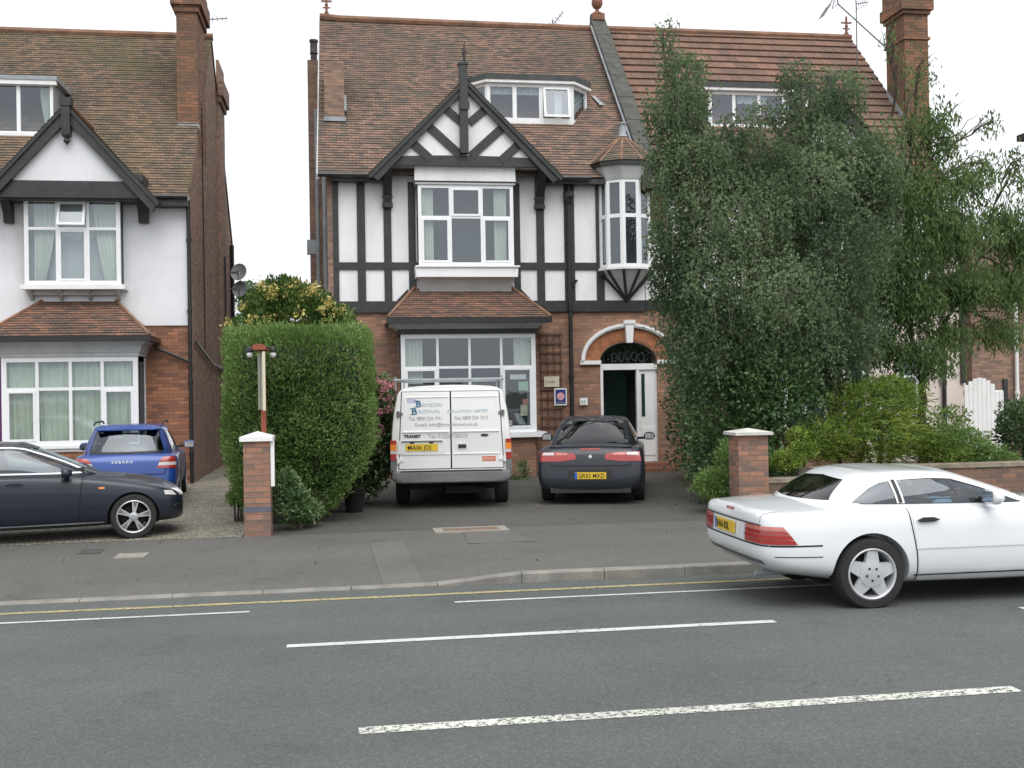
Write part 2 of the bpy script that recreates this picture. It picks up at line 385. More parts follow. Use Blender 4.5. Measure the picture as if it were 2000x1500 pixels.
for i in range(len(gx)-1):
    for j in range(len(gy)-1):
        q = [(gx[i], gy[j]), (gx[i+1], gy[j]), (gx[i+1], gy[j+1]), (gx[i], gy[j+1])]
        pv.poly([(a, b, pave_z(a, b)) for a, b in q])
struct(pv.build('pavement', M['asphalt_path']))
def sheet(name, pts, mat, dz=.004, zf=pave_z):
    mb = MB(); mb.poly([(a, b, zf(a, b)+dz) for a, b in pts]); return struct(mb.build(name, mat))
def gp(px, py, z=-.05): p = G(px, py, z); return (p.x, p.y)
# lighter trench patch across the pavement, subdivided so it follows the fall
a0, a1, b0, b1 = gp(722, 1062), gp(790, 1060), gp(755, 1158, -.14), gp(838, 1157, -.14)
tp = MB()
for k in range(6):
    t0, t1 = k/6, (k+1)/6; P = []
    for (s, e, t) in ((a0, b0, t0), (a1, b1, t0), (a1, b1, t1), (a0, b0, t1)):
        xx, yy = s[0]+(e[0]-s[0])*t, s[1]+(e[1]-s[1])*t; yy = max(YK+.14, yy); P.append((xx, yy, pave_z(xx, yy)+.005))
    tp.poly(P)
struct(tp.build('pavement_patch', M['asphalt_patch']))
dv = MB(); dv.poly([(-1.5, 14.8, 0), (8, 14.8, 0), (8, 24.3, 0), (-1.5, 24.3, 0)]); struct(dv.build('driveway', M['asphalt_drive']))
gv = MB(); gv.poly([(-30, 14.62, -.004), (-1.42, 14.80, .004), (-1.2, 24.3, .006), (-.3, 40, .006), (-30, 40, .006)]); struct(gv.build('gravel_drive', M['gravel']))
ge = MB(); ge.poly([(-1.2, 24.3, .003), (40, 24.3, .003), (40, 60, .003), (-.4, 60, .003)]); ge.poly([(8, 14.79, .003), (40, 14.79, .003), (40, 24.3, .05), (8, 24.3, .05)])
ge.poly([(5.45, 14.81, .005), (8.02, 14.79, .004), (8.02, 24.25, .06), (7.4, 24.25, .008)])
struct(ge.build('garden_earth', M['ground']))
def line(name, x0, x1, y, wd, mat, dz=.004):
    mb = MB(); n = max(1, int((x1-x0)/.6)); random.seed(int(y*100))
    w0 = [random.uniform(-.006, .006) for _ in range(n+1)]
    for i in range(n):
        xa, xb = x0+(x1-x0)*i/n, x0+(x1-x0)*(i+1)/n
        mb.poly([(xa, y-wd/2+w0[i], road_z(y-wd/2)+dz), (xb, y-wd/2+w0[i+1], road_z(y-wd/2)+dz), (xb, y+wd/2+w0[i+1], road_z(y+wd/2)+dz), (xa, y+wd/2+w0[i], road_z(y+wd/2)+dz)])
    return struct(mb.build(name, mat))
line('yellow_line', -20, 30, 10.86, .10, M['yellow_line'])
for a, b in ((-5.5, -.93), (1.0, 6.2)): line('lane_line', a, b, 10.36, .07, M['white_line'])
for a, b in ((-7.4, -3.05), (-.5, 3.57), (5.86, 9.9)): line('lane_line', a, b, 8.72, .10, M['white_line'])
for a, b in ((-8, -5.2), (.04, 4.30), (7, 11)): line('lane_line', a, b, 6.46, .13, M['white_worn'])
# inspection covers
def cover(px0, py0, px1, py1, label, z=-.03, frame=M['concrete'], lid=M['stone'], fw=.1):
    a = G(px0, py1, z); b = G(px1, py0, z)
    cx, cy = (a.x+b.x)/2, (a.y+b.y)/2; t = thing('manhole_cover', label, 'manhole cover', (cx, cy, pave_z(cx, cy) if cy < 14.8 else 0))
    hx, hy = abs(b.x-a.x)/2, max(.18, abs(b.y-a.y)/2)
    fr = MB()
    for q in ((-hx, hx, -hy, -hy+fw), (-hx, hx, hy-fw, hy), (-hx, -hx+fw*1.4, -hy+fw, hy-fw), (hx-fw*1.4, hx, -hy+fw, hy-fw)): fr.box(*q, -.02, .008)
    fr.build('frame', frame, t, local=True)
    ld = MB(); ld.box(-hx+fw*1.4+.004, hx-fw*1.4-.004, -hy+fw+.004, hy-fw-.004, -.02, .007); ld.build('lid', lid, t, local=True)
M['rust'] = pm('rusty_lid', (.17, .12, .08), .9, .3, 8, .5, 30)
cover(850, 1027, 985, 1041, 'wide pale concrete framed inspection cover at the foot of the middle drive', z=0, lid=M['rust'], fw=.09)
cover(222, 1082, 292, 1092, 'small square pale concrete inspection cover in the pavement in front of the gravel drive', z=-.06, lid=M['concrete'], fw=.07)
cover(150, 1077, 205, 1086, 'dark metal inspection cover in the pavement beside the navy saloon', z=-.06, frame=M['asphalt_drive'], lid=M['felt'], fw=.03)
# lighter asphalt square below the big cover
q = [gp(905, 1041, -.02), gp(990, 1038, -.02), gp(1048, 1056, -.02), gp(915, 1060, -.02)]
sheet('pavement_patch', [(x, min(y, 14.78)) for x, y in q], M['asphalt_patch'], .006)

# ================================================================ BUILDING HELPERS
def clip(poly, axis, lo, keep_above):
    out = []
    for i in range(len(poly)):
        a, b = poly[i], poly[(i+1) % len(poly)]; da, db = a[axis]-lo, b[axis]-lo
        if not keep_above: da, db = -da, -db
        if da >= 0: out.append(a)
        if (da > 0 and db < 0) or (da < 0 and db > 0):
            t = da/(da-db); out.append(tuple(a[k]+(b[k]-a[k])*t for k in range(2)))
    return out
def tiled(name, pts, mat, parent, gauge=.1, thick=.016, along=None, jit=.003, wave=.012):
    """real overlapping courses: every course is a thin sheet lifted at its lower edge"""
    pts = [Vector(p) for p in pts]; n = (pts[1]-pts[0]).cross(pts[2]-pts[0]).normalized()
    if n.z < 0: n = -n
    along = Vector(along) if along else Vector((-n.y, n.x, 0)).normalized() if abs(n.x)+abs(n.y) > 1e-4 else Vector((1, 0, 0))
    if along.dot(Vector((1, .01, 0))) < 0: along = -along
    up = n.cross(along).normalized(); up = up if up.z > 0 else -up
    o = pts[0]; P = [((p-o).dot(along), (p-o).dot(up)) for p in pts]
    v0 = min(p[1] for p in P); v1 = max(p[1] for p in P); mb = MB(); k = 0; rg = random.Random(len(name)*7+int(v1*10))
    v = v0
    while v < v1-1e-4:
        c = clip(clip(P, 1, v, True), 1, min(v+gauge, v1), False)
        if len(c) >= 3:
            us = [q[0] for q in c]; u0, u1 = min(us), max(us); step = 1.1; ncut = max(1, int((u1-u0)/step))
            for i in range(ncut):
                cc = clip(clip(c, 0, u0+(u1-u0)*i/ncut, True), 0, u0+(u1-u0)*(i+1)/ncut, False)
                if len(cc) < 3: continue
                def lift(q):
                    f = 1-(q[1]-v)/gauge
                    return thick*f + wave*(math.sin(q[0]*.9+v*1.3)+.5*math.sin(q[0]*2.3+v*.7+1))*.5 + jit*math.sin(q[0]*7.1+v*31)
                mb.poly([o+along*q[0]+up*q[1]+n*lift(q) for q in cc], [(q[0], q[1]-v0+.0001) for q in cc])
                lo = sorted([q for q in cc if abs(q[1]-v) < 1e-6])
                if len(lo) >= 2:
                    a, b = lo[0], lo[-1]
                    A = o+along*a[0]+up*a[1]; B = o+along*b[0]+up*b[1]
                    mb.poly([A+n*(lift(a)-thick*1.25), B+n*(lift(b)-thick*1.25), B+n*lift(b), A+n*lift(a)], [(a[0], v-v0+.01), (b[0], v-v0+.01), (b[0], v-v0+.02), (a[0], v-v0+.02)])
        v += gauge
    return mb.build(name, mat, parent, fix='keep')
def window(parent, p, wd, ht, yaw=0, cols=(), rows=(), fw=.055, dp=.07, sash=(), bar=.05, curtains=(), room=.4, name='window', openers=(), mat=None, sill=None, splitrows=None, cmat=None, roomside=True):
    """p = lower left corner (as seen from outside) of the outer face; cols / rows = fractions of the glazing bars"""
    mat = mat or M['upvc']
    Mx = Matrix.Translation(p) @ Matrix.Rotation(yaw, 4, 'Z')
    cx = [fw]+[c*wd for c in cols]+[wd-fw]; rz = [fw]+[r*ht for r in rows]+[ht-fw]
    fr = MB(); fr.box(0, wd, 0, dp, 0, fw); fr.box(0, wd, 0, dp, ht-fw, ht); fr.box(0, fw, 0, dp, fw, ht-fw); fr.box(wd-fw, wd, 0, dp, fw, ht-fw)
    for c in cx[1:-1]: fr.box(c-bar/2, c+bar/2, .004, dp, fw, ht-fw)
    for i in range(len(cx)-1):
        for r in rz[1:-1]: fr.box(cx[i]+(bar/2 if i else 0), cx[i+1]-(bar/2 if i < len(cx)-2 else 0), .006, dp, r-bar/2, r+bar/2)
    def cell(i, j):
        return (cx[i]+(bar/2 if i else 0), cx[i+1]-(bar/2 if i < len(cx)-2 else 0), rz[j]+(bar/2 if j else 0), rz[j+1]-(bar/2 if j < len(rz)-2 else 0))
    for (i, j) in sash:
        a, b, c, d = cell(i, j); s = .045
        if (i, j) in [o[:2] for o in openers]: continue
        fr.box(a, b, -.012, .05, c, c+s); fr.box(a, b, -.012, .05, d-s, d); fr.box(a, a+s, -.012, .05, c+s, d-s); fr.box(b-s, b, -.012, .05, c+s, d-s)
    f = fr.build(name, mat, parent, Mx)
    gl = MB()
    for i in range(len(cx)-1):
        for j in range(len(rz)-1):
            if (i, j) in [o[:2] for o in openers]: continue
            a, b, c, d = cell(i, j); gl.poly([(a-.005, .03, c-.005), (b+.005, .03, c-.005), (b+.005, .03, d+.005), (a-.005, .03, d+.005)])
    if gl.f: gl.build('glass', M['glass'], f, Mx, fix='keep')
    for (i, j, ang) in openers:                   # top-hung light pushed open
        a, b, c, d = cell(i, j); s = .05; h = d-c; ww = b-a; sm = MB()
        for q in ((0, ww, -.03, .02, -h, -h+s), (0, ww, -.03, .02, -s, 0), (0, s, -.03, .02, -h+s, -s), (ww-s, ww, -.03, .02, -h+s, -s)): sm.box(*q)
        Ms = Mx @ Matrix.Translation((a, 0, d)) @ Matrix.Rotation(-ang, 4, 'X')
        so_ = sm.build('opening_light', mat, f, Ms)
        gm = MB(); gm.poly([(s, 0, -h+s), (ww-s, 0, -h+s), (ww-s, 0, -s), (s, 0, -s)])
        gm.build('glass', M['glass'], f, Ms, fix='keep')
    if room:
        rb = MB(); rb.poly([(0, room, 0), (wd, room, 0), (wd, room, ht), (0, room, ht)])
        rb.poly([(fw, dp, fw*.5), (wd-fw, dp, fw*.5), (wd-fw, room, fw*.5), (fw, room, fw*.5)]); rb.poly([(0, dp, ht), (wd, dp, ht), (wd, room, ht), (0, room, ht)])
        if roomside: rb.poly([(0, dp, 0), (0, room, 0), (0, room, ht), (0, dp, ht)]); rb.poly([(wd, dp, 0), (wd, room, 0), (wd, room, ht), (wd, dp, ht)])
        rb.build('room_interior', M['room'], f, Mx)
    for (fa, fb, za, zb, taper) in curtains:      # x fractions, z fractions, bottom taper in metres (sign: towards the left or right edge)
        cm = MB(); n = 40; H = 8; xa, xb = fa*wd, fb*wd; z0, z1 = za*ht, zb*ht; g_ = []
        for r_ in range(H+1):
            t = r_/H; z = z1+(z0-z1)*t; L_ = xa+(max(0, taper))*t**1.6; R_ = xb+(min(0, taper))*t**1.6
            g_.append([(L_+(R_-L_)*k/n, dp+.06+.022*math.sin(k*1.35+t*1.2+fa*9)+.012*math.sin(k*.6+2*t), z) for k in range(n+1)])
        for r_ in range(H):
            for k in range(n): cm.poly([g_[r_][k], g_[r_][k+1], g_[r_+1][k+1], g_[r_+1][k]])
        cm.build('curtain', cmat or M['curtain'], f, Mx, smooth=True)
    if sill:
        sm = MB(); sm.box(-sill[0], wd+sill[0], -sill[1], dp, -sill[2], -.001); sm.build('sill', mat, f, Mx)
    return f
def pxwin(parent, L_, R_, T_, B_, Y, **k):
    a = W(L_, B_, Y); b = W(R_, T_, Y); c = W(R_, B_, Y); d = W(L_, T_, Y)
    x0, x1 = (a.x+d.x)/2, (b.x+c.x)/2; z0, z1 = (a.z+c.z)/2, (b.z+d.z)/2
    return window(parent, Vector((x0, Y, z0)), x1-x0, z1-z0, **k), (x0, x1, z0, z1)
def hip_roof(parent, x0, x1, yw, ye, zt, ze, inset, mat, gauge=.1):
    """lean-to hipped roof over a bay: eaves x0..x1 at y=ye, top at the wall y=yw"""
    A, B, C_, D = (x0, ye, ze), (x1, ye, ze), (x1-inset, yw, zt), (x0+inset, yw, zt)
    f = tiled('bay_roof', [A, B, C_, D], mat, parent, gauge, wave=.004)
    ms = MB()
    for tri in ([(x0, yw, ze), A, D], [B, (x1, yw, ze), C_]): ms = MB(); ms.poly(tri); ms.build('bay_roof_cheek', mat, parent)
    hp = MB(); hp.tube([Vector(A)+Vector((0, 0, .02)), Vector(D)+Vector((0, 0, .03))], .035, 6); hp.tube([Vector(B)+Vector((0, 0, .02)), Vector(C_)+Vector((0, 0, .03))], .035, 6)
    hp.build_each('hip_tiles', M['ridge'], parent); return f
def gutter(parent, pts, r=.055, name='gutter', mat=None):
    mb = MB(); mb.tube(pts, r, 8); return mb.build(name, mat or M['pipe'], parent, smooth=True)
def downpipe(parent, x, y, z0, z1, r=.042, mat=None, shoe=True):
    mb = MB(); mb.tube([(x, y, z0), (x, y, z1)], r, 10)
    z = z0+.6
    while z < z1: mb.tube([(x, y, z), (x, y, z+.07)], r*1.35, 10); z += 1.55
    return mb.build('downpipe', mat or M['pipe'], parent, smooth=True)
def stack(mb, x0, x1, y0, y1, z0, z1, corb=()):
    mb.box(x0, x1, y0, y1, z0, z1)
    for (za, zb, e) in corb: mb.box(x0-e, x1+e, y0-e, y1+e, za, zb)
def finial_cross(parent, x, y, z, h, mat, name='finial', s=1):
    mb = MB(); mb.lathe([(.06*s, 0), (.06*s, h*.18), (.035*s, h*.22), (.035*s, h*.45), (.05*s, h*.5), (.03*s, h*.55), (.03*s, h*.9), (0.001, h)], (x, y, z), 8)
    mb.box(x-.14*s, x+.14*s, y-.02, y+.02, z+h*.62, z+h*.69); mb.box(x-.10*s, x+.10*s, y-.025, y+.025, z+h*.36, z+h*.4)
    mb.box(x-.11*s, x+.11*s, y-.10, y+.10, z-.03, z+.03)
    return mb.build(name, mat, parent)
YF = 24.2                                         # house fronts

M['lead_dark'] = pm('dark_lead', (.06, .065, .07), .5, .1, 5)
M['dish'] = pm('dish_grey', (.24, .25, .27), .5, .15, 5)
M['arch_brick'] = pm('arch_brick', (.37, .15, .07), .85, .35, 9, .3, 30)
M['blind'] = pm('roller_blind', (.66, .70, .72), .8, .04, 2)
M['cap_pale'] = pm('weathered_white_cap', (.55, .54, .50), .8, .15, 6, .3, 30, stain=(.30, .29, .25))
M['blue_brick'] = pm('blue_brick', (.10, .11, .14), .6, .2, 6)
M['stone_pale'] = pm('pale_coping', (.24, .20, .15), .9, .3, 5, .4, 30, stain=(.14, .13, .09))
M['red_wood'] = pm('red_brown_paint', (.24, .06, .03), .55, .15, 8); M['globe'] = pm('white_globe', (.66, .66, .66), .2, .03, 5)
M['sign_face'] = pm('sign_face', (.42, .46, .40), .4, .12, 6, stain=(.25, .30, .26))
# ================================================================ LEFT HOUSE
LZ0, LY0, LS = 6.2, 23.85, (11.15-6.2)/(28.6-23.85)
def left_house():
    h = thing('house', 'white rendered house over orange brick behind the navy and blue cars', 'house', (-6, YF, 0), group='houses facing the road')
    XR = -3.33; XL = -13.5; ZB = (W(300, 636, YF).z+W(372, 636, YF).z)/2
    b = MB(); b.box(XL, XR, YF, YF+.3, -.3, ZB); b.build('brick_wall', M['brick_left'], h)
    b = MB(); b.box(XL, XR-.02, YF-.035, YF+.3, ZB+.002, 6.35); b.box(XR-.022, XR+.0, YF-.037, YF+.1, ZB-.0, 6.25); b.build('render_wall', M['render'], h)
    b = MB(); b.prism([(YF+.3, -.3), (33, -.3), (33, 6.3), (28.6, 11.05), (YF+.3, 6.5)], 'x', XR-.3, XR+.0)
    b.prism([(YF+.002, 0), (YF+.3, 0), (YF+.3, 6.5), (YF+.002, 6.3)], 'x', XR-.001, XR+.004)
    b.box(XL, XR-.3, 32.7, 33, -.3, 6.3); b.build('side_wall', M['brick_side'], h)
    XV = XR+.03
    tiled('roof', [(XL, LY0, LZ0), (XV, LY0, LZ0), (XV, 28.6, 11.15), (XL, 28.6, 11.15)], M['tile_left'], h, .1)
    tiled('rear_roof', [(XL, 33.2, 6.3), (XV, 33.2, 6.3), (XV, 28.6, 11.15), (XL, 28.6, 11.15)], M['tile_left'], h, .3)
    r = MB(); r.tube([(XL, 28.6, 11.17), (XV+.02, 28.6, 11.17)], .10, 8); r.build('ridge_tiles', M['ridge'], h, smooth=True)
    # chimney on the front slope and a second one behind
    a = W(347, 245, 25.85); c = W(396, 245, 25.85)
    s = MB(); x0, x1 = a.x, XR+.0
    stack(s, x0, x1+.003, 25.85, 27.3, 7.5, 12.9, ((10.85, 11.0, .05), (11.0, 11.38, .12), (11.38, 11.6, .07)))
    s.build('chimney_stack', M['brick_chim'], h)
    s = MB(); s.box(XR+.001, XR+.07, 29.6, 30.9, 0, 10.9); s.box(XR+.071, XR+.2, 29.45, 31.0, 9.9, 10.35); s.box(XR+.071, XR+.13, 29.5, 30.95, 9.75, 9.9); s.build('rear_chimney_stack', M['brick_side'], h)
    s = MB(); s.lathe([(.12, 0), (.10, .1), (.10, .5), (.13, .52), (.13, .6), (.09, .6)], (XR-.12, 27.0, 12.5), 12); s.build('chimney_pot', M['terracotta'], h, smooth=True)
    s = MB(); p = W(350, 246, 25.8); s.box(p.x-.02, XR+.04, 25.72, 25.86, p.z-.07, p.z+.03); s.build_each('flashing', M['lead'], h)
    # gutter and downpipe
    p = W(370, 385, YF-.4)
    gutter(h, [(W(300, 378, 23.75).x, 23.78, 6.17), (XV, 23.78, 6.17)])
    fb = MB(); fb.box(W(300, 378, 23.75).x-.1, XV-.02, 23.82, 24.16, 5.98, 6.12); fb.build_each('fascia', M['timber'], h)
    dx = (W(369, 450, YF-.08).x+W(374, 900, YF-.08).x)/2
    downpipe(h, dx, YF-.09, 0, 6.15)
    g_ = MB(); q0, q1 = W(305, 680, YF-.1), W(369, 706, YF-.1); g_.tube([(q0.x, YF-.35, q0.z+.05), (q0.x, YF-.09, q0.z), (q1.x, YF-.09, q1.z)], .035, 8); g_.build('waste_pipe', M['pipe'], h, smooth=True)
    sp = MB(); sp.tube([(XR+.07, 30.3, 2.6), (XR+.07, 30.3, 5.7)], .05, 8); sp.tube([(XR+.07, 32.4, 0), (XR+.07, 32.4, 6.3)], .06, 8)
    sp.tube([(XR+.05, 24.6, 3.1), (XR+.05, 27.5, 2.7), (XR+.05, 30.2, 2.6)], .03, 6); sp.tube([(XR+.02, 26.4, 3.0), (XR+.02, 26.4, 8.9)], .012, 5); sp.build('side_pipes', M['pipe'], h, smooth=True)
    # gable with bargeboards
    GY = 23.45; ap = W(130, 205, GY); ft = W(303, 392, GY); dx_ = ft.x-ap.x; L_ = (ap.x-dx_, GY, ft.z); R_ = (ft.x, GY, ft.z)
    wdt = .26
    bb = MB()
    for sx in (-1, 1):
        e = (ap.x+sx*dx_, ft.z)
        bb.prism([(ap.x, ap.z), (ap.x, ap.z-wdt*1.3), (e[0]-sx*.05, e[1]-wdt*.95), (e[0]+sx*.04, e[1]-.04)], 'y', GY-.03, GY+.05)
        bb.prism([(ap.x, ap.z+.02), (ap.x, ap.z-.07), (e[0]+sx*.05, e[1]-.12), (e[0]+sx*.10, e[1]-.03)], 'y', GY-.07, GY-.031)
    bb.build_each('bargeboard', M['timber'], h)
    bz0, bz1 = W(130, 385, GY).z, W(130, 352, GY).z
    bm_ = MB(); hw = dx_*.80; bm_.box(ap.x-hw, ap.x+hw, GY+.051, GY+.12, bz0, bz1); bm_.box(ap.x-hw-.02, ap.x+hw+.02, GY+.12, YF-.04, bz0-.02, bz0+.06); bm_.build('tie_beam', M['timber'], h)
    ty = MB(); ty.prism([(ap.x-dx_*.80, bz1-.05), (ap.x+dx_*.80, bz1-.05), (ap.x, ap.z-.16)], 'y', GY+.10, GY+.17); ty.build('gable_panel', M['render'], h)
    fn = MB(); fn.box(ap.x-.085, ap.x+.085, GY-.12, GY+.06, ap.z-.62, ap.z+.10); fn.box(ap.x-.115, ap.x+.115, GY-.14, GY+.08, ap.z-.04, ap.z+.13)
    fn.lathe([(.001, -.24), (.07, -.16), (.04, -.1), (.10, -.05), (.10, 0)], (ap.x, GY-.02, ap.z-.6), 10); fn.build('gable_finial', M['timber'], h)
    yb = LY0+(ap.z-LZ0)/LS; zf = ft.z
    for sx, nm in ((-1, 'gable_roof'), (1, 'gable_roof')):
        ex = ap.x+sx*(dx_+.08); ye = LY0+(zf-LZ0)/LS+.05
        tiled(nm, [(ap.x, GY-.08, ap.z+.03), (ap.x, yb, ap.z+.03), (ex, ye, zf-.03), (ex, GY-.08, zf-.03)], M['tile_left'], h, .1, along=(0, 1, 0))
    r = MB(); r.tube([(ap.x, GY+.1, ap.z+.05), (ap.x, yb, ap.z+.05)], .07, 8); r.build('gable_ridge', M['ridge'], h, smooth=True)
    for (pl, pr) in ((3, 21), (268, 287)):
        a = W(pl, 440, YF-.3); c = W(pr, 440, YF-.3); zt = W(pr, 375, YF-.3).z; zb = W(pr, 436, YF-.1).z
        k = MB(); k.prism([(YF-.04, zb), (YF-.16, zb), (YF-.2, zb+.2), (YF-.7, zt+.15), (YF-.7, zt+.3), (YF-.04, zt+.3)], 'x', a.x, c.x); k.build('bracket', M['timber'], h)
    # first floor oriel
    OY = 23.85
    f, (x0, x1, z0, z1) = pxwin(h, 47, 235, 386, 556, OY, cols=(.34, .66), rows=(.645,), fw=.085, bar=.06, sash=((1, 0),), openers=((1, 1, R(16)),),
        curtains=((.08, .33, .05, .95, -.25), (.70, .95, .05, .95, .22)), room=.33)
    s = MB()
    for xx in (x0, x1-.03): s.box(xx, xx+.03, OY+.071, YF-.036, z0, z1)
    s.build_each('window_cheek', M['upvc'], h)
    s = MB(); s.box(x0-.08, x1+.08, OY-.06, YF-.036, z1+.002, z1+.05); s.box(x0-.07, x1+.09, OY-.09, YF-.036, z0-.10, z0-.002)
    s.build('window_ledge', M['white'], h)
    s = MB()
    for t in (.02, .33, .63, .93): xx = x0+(x1-x0)*t; s.prism([(YF-.036, z0-.32), (OY+.02, z0-.1), (YF-.036, z0-.1)], 'x', xx, xx+.07)
    s.box(x0+.07, x1-.07, OY+.15, YF-.036, z0-.2, z0-.102); s.build('ledge_brackets', M['cornice'], h)
    # ground floor bay
    BY = 23.3
    f, (x0, x1, z0, z1) = pxwin(h, 3, 270, 697, 870, BY, cols=(.257, .50, .735), rows=(.64,), fw=.10, bar=.065, sash=((0, 0), (3, 0)),
        curtains=((.0, .24, .02, .98, 0), (.25, .5, .02, .98, .05), (.5, .735, .02, .98, 0), (.74, 1.0, .02, .98, 0)), room=.7, cmat=M['curtain_green'])
    for xx, sg in ((x1, 1), (x0, -1)):
        yaw = R(90) if sg > 0 else R(-90); P = Vector((x1, BY+.0, z0)) if sg > 0 else Vector((x0, YF, z0))
        window(h, P + (Vector((0, .072, 0)) if sg > 0 else Vector((0, 0, 0))), YF-BY-.072, z1-z0, yaw=yaw, rows=(.64,), fw=.1, room=0, curtains=())
    s = MB(); s.box(x0, x1, BY+.0, YF, z0-.13, z0-.002); s.box(x0-.05, x1+.05, BY-.06, BY, z0-.06, z0-.003); s.box(x1, x1+.05, BY-.06, YF, z0-.06, z0-.003); s.build('bay_sill', M['upvc'], h)
    s = MB(); s.box(x0+.02, x1-.02, BY+.03, YF, -.3, z0-.131); s.build('bay_plinth', M['brick_left'], h)
    zc1 = W(200, 668, BY).z; s = MB()
    prof = [(0, z1+.002), (-.03, z1+.002), (-.04, z1+.07), (-.06, z1+.09), (-.10, zc1-.08), (-.22, zc1), (0, zc1)]
    for i in range(len(prof)-2):
        (ya, za), (yb_, zb) = prof[i], prof[i+1]
        s.poly([(x0+ya, BY+ya, za), (x1-ya, BY+ya, za), (x1-yb_, BY+yb_, zb), (x0+yb_, BY+yb_, zb)])
        s.poly([(x1-ya, BY+ya, za), (x1-ya, YF, za), (x1-yb_, YF, zb), (x1-yb_, BY+yb_, zb)])
        s.poly([(x0+ya, YF, za), (x0+ya, BY+ya, za), (x0+yb_, BY+yb_, zb), (x0+yb_, YF, zb)])
    s.poly([(x0, BY, z1+.01), (x1, BY, z1+.01), (x1, YF, z1+.01), (x0, YF, z1+.01)])
    s.build('cornice', M['cornice'], h, smooth=False, fix='keep')
    ze = zc1+.06; s = MB(); s.box(x0-.32, x1+.32, BY-.34, BY-.20, zc1+.0, ze+.05); s.box(x1+.18, x1+.32, BY-.2, YF, zc1, ze+.05); s.box(x0-.32, x1+.2, BY-.2, YF, zc1+.02, zc1+.04); s.build_each('gutter', M['pipe'], h)
    zt = W(150, 590, YF).z; tl = W(72, 590, YF-.05).x; tr = W(227, 590, YF-.05).x
    hip_roof(h, x0-.30, x1+.30, YF-.04, BY-.32, zt, ze+.055, (x1+.30-tr), M['tile_bay'])
    d = MB(); d.box(-8.6, x0-.12, YF-.03, YF-.0, 0, 3.0); d.build('door', M['purple'], h)
    # dormer
    p = RP(60, 262, LZ0, LY0, LS); DY = p.y; pr = W(105, 262, DY); z0 = p.z; z1 = W(60, 158, DY).z; x0 = W(-40, 262, DY).x; x1 = W(104, 260, DY).x
    window(h, Vector((x0, DY, z0)), x1-x0, z1-z0-.05, cols=(.53,), fw=.06, bar=.08, rows=(), curtains=((.80, .97, .05, .95, .15),), room=.9, roomside=False)
    yt = LY0+(z1-LZ0)/LS
    s = MB(); s.prism([(DY+.071, z0), (yt, z1), (DY+.071, z1)], 'x', x1-.05, x1); s.prism([(DY+.071, z0), (yt, z1), (DY+.071, z1)], 'x', x0, x0+.05); s.build_each('dormer_cheek', M['lead'], h)
    s = MB(); s.box(x0-.1, x1+.12, DY-.12, yt+.25, z1-.0, z1+.09); s.build('dormer_roof', M['lead'], h)
    s = MB(); s.box(x0-.1, x1+.10, DY-.1, DY+.0, z1-.1, z1-.002); s.box(x0, x1, DY-.06, DY+.05, z0-.08, z0-.002); s.build('dormer_fascia', M['white'], h)
    return h
left_house()
def dish(px, py, Y, label, r=.27):
    p = W(px, py, Y); t = thing('satellite_dish', label, 'satellite dish', (-3.30, Y, p.z), group='satellite dishes on the side wall')
    d = MB(); d.lathe([(r, 0), (r*.8, .03), (r*.5, .06), (.01, .08)], (0, 0, 0), 20, 'y')
    Mx = Matrix.Translation((p.x, Y, p.z)) @ Matrix.Rotation(R(-12), 4, 'Z') @ Matrix.Rotation(R(-20), 4, 'X') @ Matrix.Scale(.85, 4, Vector((1, 0, 0)))
    d.build('dish', M['dish'], t, Mx, smooth=True)
    a = MB(); a.tube([(-3.30, Y+.05, p.z), (p.x, Y+.05, p.z)], .02, 6); a.tube([(p.x, Y, p.z-r*.8), (p.x, Y-.35, p.z-.05)], .012, 5); a.box(p.x-.03, p.x+.03, Y-.42, Y-.33, p.z-.08, p.z-.0); a.build('arm', M['aerial'], t)
dish(466, 531, 31.6, 'grey satellite dish high on the side wall of the white rendered house, the upper one')
dish(468, 564, 31.6, 'grey satellite dish just above the yellow flecked shrub, the lower of two', .25)

